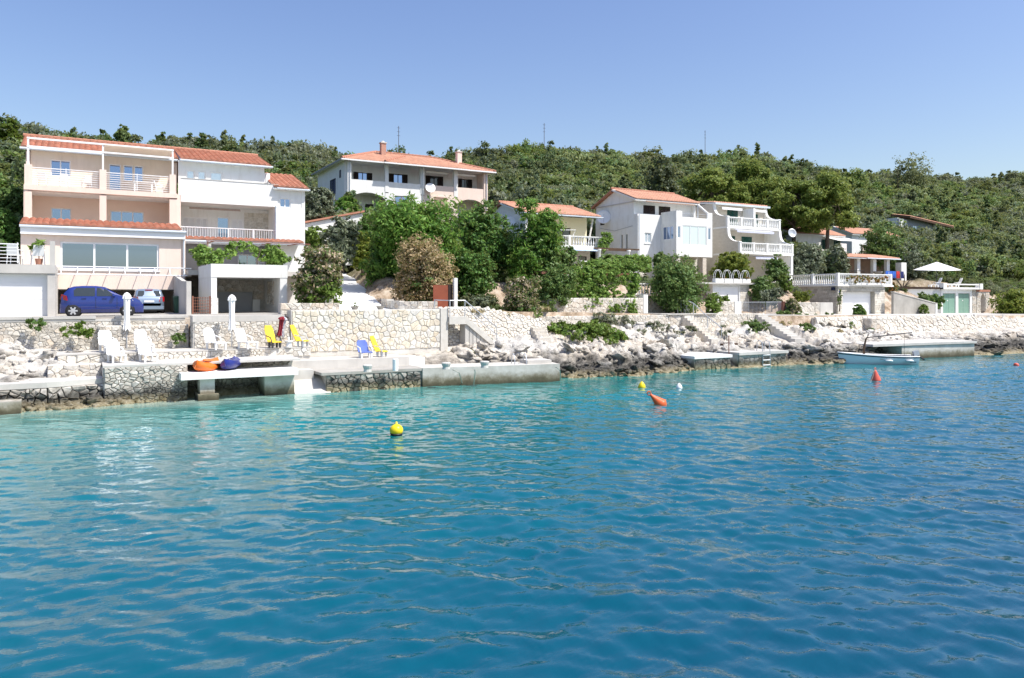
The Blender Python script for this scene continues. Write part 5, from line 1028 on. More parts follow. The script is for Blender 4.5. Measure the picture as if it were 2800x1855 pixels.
mb = MB(); panel(mb, SL, 60.55, 67.4, 6.1, 12.85, .25, [(61.9, 62.25, 9.4, 11.0), (62.7, 63.05, 9.4, 11.0)]); mb.build('side_wall', M['white'], h); window(h, SL, 61.9, 62.25, 9.4, 11.0, 1, gm='carglass'); window(h, SL, 62.7, 63.05, 9.4, 11.0, 1, gm='carglass')
mb = MB(); mb.prism([(60.95, 12.853), (67.4, 12.853), (67.4, 14.2), (64.1, 15.5), (60.95, 14.3)], 'x', 48.16, 48.4); mb.build('gable_wall', M['white'], h); fbox(SL, 'gable_window', 'darkbrown', h, 65.8, 66.5, -.03, .02, 12.2, 13.1); MB().box(48.04, 48.09, 60.3, 67.4, 14.08, 14.16).build('gable_trim', M['paleconcrete'], h)
MB().box(55.75, 56.0, 60.6, 67.4, 6.1, 14.2).build('side_wall', M['white'], h)
rf = slab4([(47.75, 60.2, 14.3), (56.2, 60.2, 14.3), (56.2, 64.1, 15.7), (47.75, 64.1, 15.7)], .16, 'roof', 'white', h); tile_roof(rf, (47.75, 60.15, 14.31), (1, 0, 0), (0, 3.9, 1.4), 8.45, 4.1, .32, .4, singles=False); ridge_caps(rf, (47.7, 64.1, 15.8), (56.2, 64.1, 15.8)); slab4([(47.75, 64.102, 15.7), (56.2, 64.102, 15.7), (56.2, 67.8, 14.2), (47.75, 67.8, 14.2)], .16, 'rear_roof', 'terracotta', h)
MB().box(49.0, 55.4, 60.0, 60.12, 14.05, 14.15).build('awning_case', M['lightwood'], h); mb = MB(); mb.hexa([(55.9, 58.6, 12.9), (56.05, 58.6, 12.9), (56.05, 60.4, 14.2), (55.9, 60.4, 14.2)], [(55.9, 58.6, 13.1), (56.05, 58.6, 13.1), (56.05, 60.4, 14.4), (55.9, 60.4, 14.4)]); mb.build('slanted_fin', M['white'], h)
gl = (51.85, 55.1, 9.75, 11.7); gl2 = (51.25, 51.65, 10.4, 11.6); gl3 = (55.25, 55.65, 10.35, 11.6); bay = Frame((0, 58, 0))
mb = MB(); panel(mb, bay, 51.1, 55.85, 8.8, 12.35, .2, [gl, gl2, gl3]); mb.build('bay_front', M['white'], h); window(h, bay, *gl, 3, gm='paleglass', d=.06); window(h, bay, *gl2, 1, d=.06); window(h, bay, *gl3, 1, d=.06)
SB = sideL(51.1); gs = (58.4, 60.0, 10.3, 11.65); mb = MB(); panel(mb, SB, 58.2, 60.3, 8.8, 12.35, .2, [gs]); mb.build('bay_side', M['white'], h); window(h, SB, *gs, 3, gm='glass', d=.06); MB().box(55.65, 55.85, 58.2, 60.3, 8.8, 12.35).build('bay_side', M['white'], h)
MB().box(51.1, 55.85, 58.0, 60.3, 8.6, 8.797).build('bay_floor', M['white'], h); MB().box(51.31, 55.64, 58.21, 60.95, 12.2, 12.353).build('terrace_floor', M['paleconcrete'], h)
MB().box(51.1, 51.85, 58.0, 58.15, 12.353, 13.1).build('terrace_parapet', M['white'], h); MB().box(51.1, 51.25, 58.15, 60.3, 12.353, 13.1).build('terrace_parapet', M['white'], h); MB().box(55.2, 55.85, 58.0, 58.15, 12.353, 13.1).build('terrace_parapet', M['white'], h); bars(h, bay, 51.85, 55.2, 12.36, 13.0, 3, 'galv', d=.08, r=.014); MB().box(51.85, 55.2, 58.0, 58.15, 12.353, 12.5).build('terrace_parapet', M['white'], h)
for x in (51.15, 54.6): MB().box(x, x + .5, 58.05, 58.5, 6.1, 8.597).build('column', M['rubblepale'], h)
for x, y, z0, z1 in ((48.25, 60.2, 6.3, 12.8), (55.9, 60.15, 8.7, 14.1)): mb = MB(); mb.bar((x, y, z0), (x, y, z1), .045, 6); mb.build('downpipe', M['gutter'], h)
mb = MB(); mb.tube([(48.02, 66.5, 11.9), (48.03, 64, 11.4), (48.03, 61, 11.7)], .02, 4); mb.build('wall_cable', M['grey'], h)
dish('large white satellite dish on the bay house gable wall', Vector((47.6, 65.3, 12.9)), .75, (-.55, -.85, .3))
# house 6: stone house with swooping side walls
h = thing('stone_house', 'stone-clad house with swooping white side walls and two balustrade balconies', 'house', (62, 58, 6.3)); F601 = front(60.1); SL = sideL(58.0)
def curve(z0, z1, ya, yb, n=8): return [(ya + (yb - ya) * (1 - math.cos(math.pi / 2 * i / n)), z0 + (z1 - z0) * math.sin(math.pi / 2 * i / n)) for i in range(n + 1)]
def swoop(x0, x1, name, mt):
    pts = [(56.4, 6.2), (68, 6.2), (68, 14.1), (60.1, 14.5)]
    c1 = [(60.1 - 2.0 * (i / 8) ** 2.6, 14.4 - 1.5 * (1 - (1 - i / 8) ** 1.6)) for i in range(9)]; c2 = [(58.1 - 1.7 * (i / 8) ** 2.6, 11.7 - 1.55 * (1 - (1 - i / 8) ** 1.6)) for i in range(9)]
    poly = pts + c1[1:] + [(58.1, 11.75)] + c2[1:]; mb = MB(); mb.prism(poly, 'x', x0, x1); return mb.build(name, M[mt], h), c1, c2
_, c1, c2 = swoop(58.0, 58.25, 'side_wall', 'cladding'); swoop(65.55, 65.8, 'side_wall', 'white')
for c_ in (c1, c2):
    for x in (57.95, 65.5):
        mb = MB()
        for p, q_ in zip(c_[:-1], c_[1:]): mb.hexa([(x, p[0] - .12, p[1] - .03), (x + .34, p[0] - .12, p[1] - .03), (x + .34, q_[0] - .12, q_[1] - .03), (x, q_[0] - .12, q_[1] - .03)], [(x, p[0] + .02, p[1] + .06), (x + .34, p[0] + .02, p[1] + .06), (x + .34, q_[0] + .02, q_[1] + .06), (x, q_[0] + .02, q_[1] + .06)])
        mb.build('swoop_trim', M['white'], h)
mb = MB(); panel(mb, F601, 58.26, 65.54, 6.2, 14.4, .25, []); mb.build('front_wall', M['cladding'], h)
for a, b_, z0, z1 in ((60.0, 61.5, 12.0, 13.9), (63.8, 64.5, 12.0, 13.6), (59.6, 61.1, 9.3, 11.1), (62.1, 63.6, 9.3, 11.1), (61.6, 62.7, 6.3, 8.5)): shutters(h, F601, a, b_, z0, z1, 2, 'greenpaint', d=-.06)
MB().box(62.2, 62.5, 58.5, 60.05, 11.9, 14.0).build('divider_wall', M['white'], h)
for y0_, z in ((58.1, 11.7), (56.4, 8.95)):
    MB().box(57.96, 65.84, y0_ - .05, 60.08, z, z + .18).build('balcony_slab', M['white'], h); balustrade(h, front(y0_ + .05), 58.0, 65.75, z + .18, 1.0, 30, posts=(58.1, 60.0, 61.9, 63.8, 65.65))
for a, b_, y0_, z, mt in ((58.7, 61.6, 59.5, 14.15, 'awnwhite'), (62.6, 65.2, 59.5, 14.15, 'awnwhite'), (58.9, 64.3, 57.6, 11.62, 'awnlilac'), (60.4, 63.6, 56.5, 8.85, 'awnlilac')):
    mb = MB(); mb.hexa([(a, y0_, z - .15), (b_, y0_, z - .15), (b_, y0_ + .45, z - .05), (a, y0_ + .45, z - .05)], [(a, y0_, z - .12), (b_, y0_, z - .12), (b_, y0_ + .45, z - .02), (a, y0_ + .45, z - .02)]); mb.box(a, b_, y0_ - .02, y0_, z - .36, z - .13); mb.build('awning', M[mt], h)
rf = slab4([(57.9, 59.7, 14.5), (65.9, 59.7, 14.5), (65.9, 64.5, 15.0), (57.9, 64.5, 15.0)], .18, 'roof', 'white', h); tile_roof(rf, (57.9, 59.95, 14.53), (1, 0, 0), (0, 4.8, .5), 8, 4.5, .32, .4, singles=False); MB().box(57.85, 65.95, 59.6, 59.69, 14.3, 14.5).build('gutter', M['gutter'], h)
dish('grey-white satellite dish at the swooping wall of the stone house', Vector((66.2, 56.9, 11.4)), .48, (-.3, -1, .25), 'galv')

# garage 5 with hoops
t_ = thing('garage', 'white garage topped with flower boxes and four wire hoops', 'garage', (50.4, 50, 3.3)); F50 = front(50)
mb = MB(); panel(mb, F50, 48.2, 52.6, 3.2, 5.7, .3, [(48.75, 51.4, 3.2, 5.5)]); mb.build('front_wall', M['white'], t_); fbox(F50, 'garage_door', 'white_clean', t_, 48.76, 51.39, .12, .2, 3.2, 5.49); fbox(F50, 'door_handle', 'black', t_, 50.0, 50.05, .05, .12, 4.6, 4.8)
fbox(F50, 'side_wall', 'white', t_, 48.2, 48.4, .3, 5, 3.2, 5.7); fbox(F50, 'side_wall', 'white', t_, 52.4, 52.6, .3, 5, 3.2, 5.7); fbox(F50, 'roof_slab', 'paleconcrete', t_, 46.6, 53.0, -.35, 5, 5.703, 5.85); blocks(t_, F50, 51.5, 52.58, 3.25, 5.6, .5, .24, 'blockpale', 8, .015)
for i in range(4):
    x = 48.35 + i * 1.1; fbox(F50, 'flower_box', 'white', t_, x, x + .95, -.2, .2, 5.853, 6.2)
    for k in (-.08, .12):
        mb = MB(); mb.tube([(x + .475 + .45 * math.cos(a), 50 + k, 6.2 + .78 * math.sin(a)) for a in [math.pi * j / 10 for j in range(11)]], .018, 5); mb.build('hoop', M['white_clean'], t_)
link('flowers', crown_mesh('flowers', [(48.8 + i * 1.1, 50, 6.25, .45, .2, .15) for i in range(4)], 500, .09, 1.5, 5), t_, mat=M['flowers'])

# ---------------------------------------------------------------- right side: terrace with garage, house 7, house 8
t_ = thing('terrace_garage', 'stone-faced garage with white door under a white balustrade terrace', 'garage', (65.5, 48, 3)); F48 = front(48.0); SL = sideL(62.0)
MB().box(62.03, 69.98, 48.9, 57, 2.8, 5.6).build('core', M['mortar'], t_); mb = MB(); panel(mb, F48, 62.03, 69.0, 2.8, 5.6, .4, [(62.75, 67.45, 2.8, 5.1)]); mb.build('front_wall', M['block'], t_); fbox(F48, 'garage_door', 'white_clean', t_, 62.76, 67.44, .42, .5, 2.85, 5.1)
for k in range(1, 5): fbox(F48, 'door_panel', 'white_clean', t_, 62.8, 67.4, .405, .42, 2.9 + (k - 1) * .55, 3.4 + (k - 1) * .55)
blocks(t_, F48, 67.5, 69.0, 2.85, 5.1, .5, .22, 'blockpale', 11, .03); blocks(t_, F48, 62.05, 69.0, 5.12, 5.58, .5, .22, 'block', 12, .03); blocks(t_, F48, 62.05, 62.72, 2.85, 5.1, .4, .2, 'blockpale', 13, .03); blocks(t_, SL, 48.02, 56, 2.9, 5.58, .5, .2, 'block', 14, .03)
MB().box(61.85, 70.15, 47.8, 57, 5.6, 5.74).build('terrace_slab', M['white'], t_); balustrade(t_, F48, 62.0, 70.0, 5.74, 1.08, 32, posts=(62.05, 69.9)); balustrade(t_, SL, 48.15, 56.5, 5.74, 1.05, 34, posts=(50.8, 53.6, 56.4)); balustrade(t_, sideR(70.0), 48.15, 52, 5.74, 1.05, 14)
fbox(F48, 'flower_box', 'white', t_, 63.6, 68.3, -.45, -.15, 5.75, 5.95); link('flowers', crown_mesh('flowers', [(63.6 + i * .7, 47.65, 6.2 + .1 * math.sin(i), .6, .3, .4) for i in range(8)], 1700, .1, 1.6, 6), t_, mat=M['flowers'])
fbox(SL, 'wall_lamp', 'navy', t_, 48.2, 48.5, -.25, -.02, 5.2, 5.5)
fbox(F48, 'number_plate', 'bluesign', t_, 62.2, 62.4, -.06, -.04, 4.95, 5.2)
t_ = thing('ramp_wall', 'weathered beige concrete wall sloping down beside the garage ramp', 'wall', (72, 47, 3)); mb = MB(); mb.prism([(69.1, 2.7), (76.1, 2.7), (76.1, 3.88), (69.1, 5.05)], 'y', 47.1, 47.35); mb.build('wall', M['concrete'], t_); mb = MB(); mb.hexa([(69.05, 47.05, 5.05), (76.15, 47.05, 3.88), (76.15, 47.4, 3.88), (69.05, 47.4, 5.05)], [(69.05, 47.05, 5.13), (76.15, 47.05, 3.96), (76.15, 47.4, 3.96), (69.05, 47.4, 5.13)]); mb.build('coping', M['paleconcrete'], t_); MB().box(75.85, 76.13, 47.05, 47.4, 2.7, 3.87).build('end_pier', M['white'], t_)
t_ = thing('garage', 'white double garage with two faded green doors', 'garage', (84.5, 50, 2.7)); mb = MB(); F50 = front(50); panel(mb, F50, 81.55, 87.4, 2.6, 5.45, .25, [(81.9, 84.3, 2.6, 5.0), (84.75, 87.0, 2.6, 5.0)]); mb.build('front_wall', M['white'], t_)
for a, b_ in ((81.91, 84.29), (84.76, 86.99)):
    o = fbox(F50, 'garage_door', 'garagegreen', t_, a, b_, .13, .18, 2.65, 4.99); fbox(F50, 'door_leaf', 'garagegreen', o, a + .05, (a + b_) / 2 - .015, .1, .128, 2.7, 4.93); fbox(F50, 'door_leaf', 'garagegreen', o, (a + b_) / 2 + .015, b_ - .05, .1, .128, 2.7, 4.93); mb = MB(); mb.lathe([(.07, 0), (.07, .02)], n=10); mb.tf(Matrix.Translation((a + .95, 50.09, 4.2)) @ Matrix.Rotation(R(90), 4, 'X')); mb.build('door_disc', M['white'], o)
MB().box(81.3, 88.6, 49.6, 56, 5.45, 5.6).build('roof_slab', M['white'], t_); MB().box(82.3, 88.6, 49.6, 49.8, 5.603, 5.66).build('parapet', M['white'], t_)
for x in (81.3, 88.2): MB().box(x, x + .55, 49.55, 50.1, 5.45, 6.1).build('corner_block', M['white'], t_)
MB().box(81.86, 88.19, 49.65, 49.85, 5.92, 6.05).build('parapet_rail', M['white'], t_); MB().box(87.42, 88.2, 50.05, 50.6, 2.6, 5.45).build('stone_pier', M['rubble'], t_); masonry(t_, F50, 87.42, 88.15, 2.65, 5.4, .22, 'rubble', 1.6, 90)
mb = MB(); mb.hexa([(73.5, 55.8, 2.6), (81.54, 50.1, 2.6), (81.54, 50.35, 2.6), (73.7, 56, 2.6)], [(73.5, 55.8, 5.75), (81.54, 50.1, 5.45), (81.54, 50.35, 5.45), (73.7, 56, 5.75)]); mb.build('side_wall', M['white'], t_); mb = MB(); mb.hexa([(73.3, 55.7, 5.5), (81.3, 49.95, 5.45), (81.3, 50.0, 5.45), (73.3, 55.75, 5.5)], [(73.3, 55.7, 5.85), (81.3, 49.95, 5.66), (81.3, 50.0, 5.66), (73.3, 55.75, 5.85)]); mb.build('side_fascia', M['wood'], t_)
t_ = thing('stone_arch', 'small rough stone arch with terracotta cap beside the green garage doors', 'arch', (89.4, 50, 2.5))
for x in (88.3, 90.0): masonry(t_, F50, x, x + .75, 2.5, 5.2, .26, 'rubble', 1.4, int(x)); MB().box(x, x + .75, 50, 50.6, 2.4, 5.2).build('pier', M['mortar'], t_)
arch_panel(F50, 89.05, 90.0, 2.5, 4.4, 5.2, .0, .6, 'arch_head', 'rubble', t_); MB().box(88.2, 90.85, 49.9, 50.7, 5.2, 5.42).build('cap', M['terracotta'], t_)

h = thing('veranda_house', 'long low house with shaded column veranda and terracotta eaves behind the balustrade', 'house', (84, 60, 6.7)); F60 = front(60)
mb = MB(); panel(mb, front(62.2), 76.5, 91, 6.6, 9.5, .25, [(80.5, 82.0, 7.4, 8.4)]); mb.build('veranda_wall', M['lightwood'], h); window(h, front(62.2), 80.5, 82.0, 7.4, 8.4, 1, fm='darkbrown', gm='carglass')
for a in (81.4, 84.4, 87.0): fbox(F60, 'column', 'white', h, a - .28, a + .28, 0, .4, 6.6, 9.2)
rf = slab4([(76.3, 59.4, 9.3), (88.3, 59.4, 9.3), (88.3, 62.6, 9.9), (76.3, 62.6, 9.9)], .12, 'veranda_roof', 'white', h); tile_roof(rf, (76.3, 59.35, 9.31), (1, 0, 0), (0, 3.2, .6), 12, 3.2, .32, .4, singles=False); mb = MB(); mb.bar((82, 59.3, 9.25), (88.4, 59.3, 9.25), .08, 6); mb.build('gutter', M['gutter'], h)
MB().box(76.3, 82.6, 62.7, 63.0, 9.6, 10.35).build('terrace_parapet', M['white'], h); MB().box(81.4, 82.6, 62.6, 63.1, 9.6, 11.2).build('terrace_pier', M['white'], h); MB().box(76.3, 89, 62.3, 66, 9.3, 9.6).build('roof_terrace', M['paleconcrete'], h)
MB().box(89.0, 90.0, 59.6, 60.4, 5.8, 8.9).build('end_wall', M['white'], h); pickets(h, front(59.7), 77.5, 82, 6.7, 7.75, 26, 'darkmetal'); mb = MB(); mb.lathe([(.3, 0), (.55, .25), (.6, .4)], (84.0, 59.3, 7.3), 10); mb.build('flower_bowl', M['concrete'], h)
for i, (a, mt, lab) in enumerate([(84.9, 'towelblue', 'blue towel at the left end of the washing line'), (85.6, 'towelblue', 'second blue towel on the washing line'), (86.25, 'towelblue', 'third blue towel next to the red one'), (87.0, 'towelred', 'red towel on the washing line'), (87.8, 'towelnavy', 'dark navy towel at the right end of the washing line')]):
    mb = MB(); n = 8
    for k in range(n): x0_, x1_ = a + .6 * k / n, a + .6 * (k + 1) / n; y_a, y_b = 58.9 + .05 * math.sin(k * 1.7 + i), 58.9 + .05 * math.sin((k + 1) * 1.7 + i); mb.hexa([(x0_, y_a, 6.9), (x1_, y_b, 6.9), (x1_, y_b + .02, 6.9), (x0_, y_a + .02, 6.9)], [(x0_, 58.9, 7.75), (x1_, 58.9, 7.75), (x1_, 58.92, 7.75), (x0_, 58.92, 7.75)])
    o = mb.build('towel', M[mt]); tag(o, lab, 'towel', 'towels on the washing line')
h = thing('pine_house', 'white house with terracotta roof half hidden behind the pine', 'house', (86, 70, 10)); F70 = front(70)
mb = MB(); panel(mb, F70, 81.5, 91.2, 10, 12.9, .25, [(87.2, 88.2, 10.2, 12.4), (89.7, 90.9, 11.3, 12.4)]); mb.build('front_wall', M['white'], h); shutters(h, F70, 87.2, 88.2, 10.2, 12.4, 2, 'greenpaint'); shutters(h, F70, 89.7, 90.9, 11.3, 12.4, 2, 'greenpaint'); MB().box(81.5, 81.75, 70.25, 78, 10, 13.4).build('side_wall', M['white'], h)
rf = slab4([(81.2, 69.6, 12.95), (91.6, 69.6, 12.95), (91.6, 74, 14.6), (81.2, 74, 14.6)], .15, 'roof', 'white', h); tile_roof(rf, (81.2, 69.55, 12.96), (1, 0, 0), (0, 4.4, 1.65), 10.4, 4.7, .34, .42, singles=False); mb = MB(); mb.hexa([(87.4, 67.6, 12.1), (92.4, 67.6, 12.1), (92.4, 70, 12.75), (87.4, 70, 12.75)], [(87.4, 67.6, 12.13), (92.4, 67.6, 12.13), (92.4, 70, 12.78), (87.4, 70, 12.78)]); mb.build('awning', M['awnwhite'], h)
MB().box(91, 95.5, 66.5, 66.75, 9.6, 11.6).build('terrace_wall', M['peach'], h)
o = MB().box(94.2, 96.8, 66.2, 66.45, 10.9, 11.75).build('hanging_rug', M['rug']); tag(o, 'pale patterned rug hung over the upper terrace wall', 'rug')
h = thing('gable_house', 'pale house with blank gable wall and terracotta roof above the veranda house', 'house', (98, 76, 11)); x0_ = 97.5
mb = MB(); mb.prism([(73, 10), (79, 10), (79, 13.7), (76, 14.9), (73, 13.7)], 'x', x0_, x0_ + .25); mb.build('gable_wall', M['white'], h); MB().box(x0_ + .25, 107.5, 73, 73.25, 10, 13.7).build('front_wall', M['white'], h)
rf = slab4([(97.2, 72.7, 13.75), (108, 72.7, 13.75), (108, 76, 15.1), (97.2, 76, 15.1)], .15, 'roof', 'white', h); tile_roof(rf, (97.2, 72.65, 13.76), (1, 0, 0), (0, 3.3, 1.35), 10.8, 3.5, .34, .42, singles=False)
h = thing('hut', 'small grey hut with a slanting terracotta roof up among the bushes', 'hut', (146, 96, 16.6)); F95 = front(95)
mb = MB(); panel(mb, F95, 141, 152, 16.4, 20.2, .25, [(145.5, 147, 17.6, 19)]); mb.build('front_wall', M['greywall'], h); window(h, F95, 145.5, 147, 17.6, 19, 2); MB().box(141, 141.25, 95.25, 100, 16.4, 20.4).build('side_wall', M['white'], h); MB().box(141.5, 143.5, 94.9, 95.0, 17, 20).build('white_panel', M['white'], h)
for x in (152.2, 155): MB().box(x, x + .4, 94.5, 94.9, 16, 19.6).build('post', M['white'], h)
rf = slab4([(142.8, 93.8, 20.6), (157.5, 93.8, 19.2), (157.5, 98, 20.0), (142.8, 98, 21.4)], .3, 'roof', 'wood', h); tile_roof(rf, (142.8, 93.8, 20.65), (14.7, 0, -1.4), (0, 4.2, .8), 14.7, 4.2, .4, .45, singles=False)
t_ = thing('white_pergola', 'slender white pergola frame on the slope below the grey hut', 'pergola', (115, 75, 12))
for x in (112.1, 114.3, 118.0):
    for y in (75, 77.5): MB().box(x - .12, x + .12, y - .12, y + .12, 9.5, 13.5).build('post', M['white'], t_)
for y in (75, 77.5): MB().box(111.6, 118.4, y - .1, y + .1, 13.503, 13.75).build('beam', M['white'], t_)
for i in range(6): x = 112 + i * 1.2; MB().box(x - .06, x + .06, 74.6, 78, 13.753, 13.87).build('rafter', M['terracotta'], t_)
t_ = thing('sheet_fence', 'blue-grey sheet fence running off at the right edge', 'fence', (108, 58, 3)); 
for i in range(12):
    f0, f1 = i / 12, (i + 1) / 12; p = Vector((103, 58, 0)).lerp(Vector((124, 62, 0)), f0); q_ = Vector((103, 58, 0)).lerp(Vector((124, 62, 0)), f1 - .008); MB().hexa([(p.x, p.y, 3.2), (q_.x, q_.y, 3.2), (q_.x, q_.y + .06, 3.2), (p.x, p.y + .06, 3.2)], [(p.x, p.y, 6.2), (q_.x, q_.y, 6.25), (q_.x, q_.y + .06, 6.25), (p.x, p.y + .06, 6.2)]).build('sheet', M['greywall'], t_)
t_ = thing('net_fence', 'black shade-net fence behind the open parasol', 'fence', (92, 63, 6.5))
MB().hexa([(91, 62.6, 6), (104, 60.5, 5), (104, 60.55, 5), (91, 62.65, 6)], [(91, 62.6, 8.0), (104, 60.5, 7.2), (104, 60.55, 7.2), (91, 62.65, 8.0)]).build('net', M['shadenet'], t_)
for i in range(5): f0 = i / 4; x, y = 91 + 13 * f0, 62.5 - 2.1 * f0; mb = MB(); mb.bar((x, y, 5), (x, y, 8.1 - .8 * f0), .04, 6); mb.build('post', M['darkmetal'], t_)
# outbuildings near the drive
t_ = thing('outhouse', 'small white outhouse with sloping tiled edge above the silvery olive', 'shed', (17, 62, 8)); mb = MB(); mb.prism([(15.0, 7.2), (20.5, 7.2), (20.5, 11.6), (15.0, 10.3)], 'y', 62, 62.3); mb.build('front_wall', M['white'], t_); mb = MB(); mb.prism([(62.3, 7.2), (67, 7.2), (67, 9.6), (62.3, 10.25)], 'x', 15.0, 15.25); mb.build('side_wall', M['white'], t_); mb = MB(); mb.hexa([(14.8, 61.8, 10.3), (20.6, 61.8, 11.65), (20.6, 66, 11.65), (14.8, 66, 10.3)], [(14.8, 61.8, 10.45), (20.6, 61.8, 11.8), (20.6, 66, 11.8), (14.8, 66, 10.45)]); mb.build('roof', M['terracotta'], t_)
t_ = thing('barbecue', 'red brick barbecue chimney standing behind the pale flowering bush', 'barbecue', (13.4, 48.8, 5.2))
MB().box(13.02, 13.78, 48.52, 49.18, 4.0, 6.95).build('core', M['mortar'], t_)
for r_ in range(10):
    for k in range(3): a = 13.0 + k * .27 - (.1 if r_ % 2 else 0); MB().box(max(13.0, a) + .005, min(13.8, a + .26), 48.5, 48.9, 5.9 + r_ * .09, 5.98 + r_ * .09).build('brick', M['brick'], t_)
MB().box(12.95, 13.85, 48.45, 49.25, 6.95, 7.02).build('cap', M['concrete'], t_)
t_ = thing('door_kiosk', 'brown metal door with white post at the head of the handrail stairs', 'door', (19.3, 44, 3.9)); p = at(1215, 840, 44); MB().box(p.x - .75, p.x + .25, 44, 44.06, 3.7, 5.3).build('door_leaf', M['browndoor'], t_); MB().box(p.x + .28, p.x + .55, 44, 44.4, 3.7, 5.35).build('frame', M['darkbrown'], t_); MB().box(p.x + .6, p.x + .82, 43.8, 44.05, 3.7, 5.75).build('post', M['white'], t_)

# ---------------------------------------------------------------- loungers, parasols, kayaks
def lounger(label, P, rz, group, mt='plastic', low=False, back=.8, seat_l=.9, w_=.58, legs='plastic'):
    t = thing('sun_lounger' if not low else 'beach_chair', label, 'lounger' if not low else 'chair', tuple(P), rz, group); n = 6; hw = w_ / 2; sz = .34 if not low else .3
    def strip(pts, th, nm):
        mb = MB()
        for (xa, za), (xb, zb) in zip(pts[:-1], pts[1:]): mb.hexa([(xa, -hw, za - th), (xb, -hw, zb - th), (xb, hw, zb - th), (xa, hw, za - th)], [(xa, -hw, za), (xb, -hw, zb), (xb, hw, zb), (xa, hw, za)])
        return mb.build(nm, M[mt], t, local=True)
    strip([(seat_l * i / n, sz + .03 * math.sin(3 * i / n)) for i in range(n + 1)], .04, 'seat')
    mb = MB()
    for i in range(n):
        f0, f1 = i / n, (i + 1) / n; g0 = lambda f: (-.02 - .38 * back * f - .02 * math.sin(3 * f), sz + back * .8 * f); (xa, za), (xb, zb) = g0(f0), g0(f1); k0 = hw * (1 - .08 * f0 - (.1 if f0 > .8 else 0)); k1 = hw * (1 - .08 * f1 - (.22 if f1 > .95 else 0))
        mb.hexa([(xa - .04, -k0, za), (xa, -k0, za), (xa, k0, za), (xa - .04, k0, za)], [(xb - .04, -k1, zb), (xb, -k1, zb), (xb, k1, zb), (xb - .04, k1, zb)])
    mb.build('backrest', M[mt], t, local=True)
    for x in (.06, seat_l - .08):
        for y in (-hw + .04, hw - .04):
            mb = MB(); mb.hexa([(x - .04, y - .035, 0), (x + .04, y - .035, 0), (x + .04, y + .035, 0), (x - .04, y + .035, 0)], [(x - .06, y - .04, sz - .02), (x + .06, y - .04, sz - .02), (x + .06, y + .04, sz - .02), (x - .06, y + .04, sz - .02)]); mb.build('leg', M[legs], t, local=True)
    for y in (-hw - .02, hw + .02): mb = MB(); mb.tube([(-.12, y, sz + .3), (.25, y, sz + .22), (.38, y, sz - .02)], .03, 5); mb.build('armrest', M[legs], t, local=True)
    return t
G1 = 'white loungers on the left terraces'
lounger('white plastic lounger on the upper step left of the closed white parasol', gz(290, 962, 2.02), R(-78), G1); lounger('white plastic lounger on the upper step right of the closed white parasol', gz(388, 960, 2.02), R(-78), G1)
lounger('white plastic lounger on the lower step nearest the sea, left one', gz(312, 990, 1.64), R(-78), G1); lounger('white plastic lounger on the lower step nearest the sea, right one', gz(398, 988, 1.64), R(-78), G1)
lounger('white lounger with parasol shadow on its back before the rubble wall', gz(578, 955, 2.02), R(-68), G1); lounger('white lounger between the second closed parasol and the yellow chair', gz(664, 953, 2.02), R(-68), G1)
G2 = 'coloured folding chairs on the terraces'
lounger('yellow folding chair in front of the closed striped parasol', gz(745, 951, 2.02), R(-70), G2, 'yellowcloth', True, 1.0, .42, .5, 'darkmetal'); lounger('yellow folding chair standing alone by the flagstone wall', gz(818, 948, 2.02), R(-45), G2, 'yellowcloth', True, 1.0, .42, .5, 'galv')
lounger('blue folding chair seen against the flagstone wall', gz(995, 978, 1.38), R(-85), G2, 'bluecloth', True, .75, .42, .62, 'white_clean'); lounger('yellow folding chair beside the blue folding chair', gz(1035, 976, 1.38), R(-50), G2, 'yellowcloth', True, 1.0, .42, .5, 'galv')
def closed_parasol(label, P, h_, mt='awnwhite', tilt=0, base=True, mt2=None, r=.14):
    t = thing('closed_parasol', label, 'parasol', tuple(P), 0, 'closed parasols'); mb = MB(); mb.bar((0, 0, 0), (0, 0, h_), .024, 8); mb.build('pole', M['galv'], t, local=True)
    n = 16; prof = [(.5, .75), (.43, 1.0), (.62, .95), (.8, .85), (.9, .95), (.94, 1.15), (1.0, .2)]; vs_ = []; fs = []
    prof = [(.36, 1.15), (.43, .95), (.55, .8), (.7, .85), (.84, .95), (.88, 1.0), (.89, 1.35), (.94, 1.2), (.98, .7), (1.0, .1)]
    for k, (f, rr) in enumerate(prof):
        for i in range(n):
            a = 2 * math.pi * i / n; q_ = r * rr * (1 + .28 * (1 if i % 2 else -1) * (1 - f * .6)) ; vs_.append((q_ * math.cos(a), q_ * math.sin(a), h_ * f - (.06 * (i % 3) if k == 0 else 0)))
    for k in range(len(prof) - 1): fs += [(k * n + i, k * n + (i + 1) % n, (k + 1) * n + (i + 1) % n, (k + 1) * n + i) for i in range(n)]
    if mt2:
        for half, m_ in ((0, mt), (1, mt2)): MB().add(vs_, [f for f in fs if ((f[0] % n) >= n // 2) == bool(half)]).build('folded_canopy', M[m_], t, local=True)
    else: MB().add(vs_, fs).build('folded_canopy', M[mt], t, local=True)
    if base: MB().box(-.32, .32, -.32, .32, 0, .07).build('base', M['concrete'], t, local=True)
    return t
closed_parasol('closed white parasol between the left pair of loungers', gz(347, 956, 2.02), 2.75); closed_parasol('closed white parasol between the two middle white loungers', gz(634, 953, 2.02), 2.65)
o = closed_parasol('closed striped and red checked parasol leaning on the rubble wall', gz(762, 948, 2.02), 1.55, 'stripe', base=False, mt2='redcheck', r=.16); o.rotation_euler = (R(-8), R(3), R(-75))
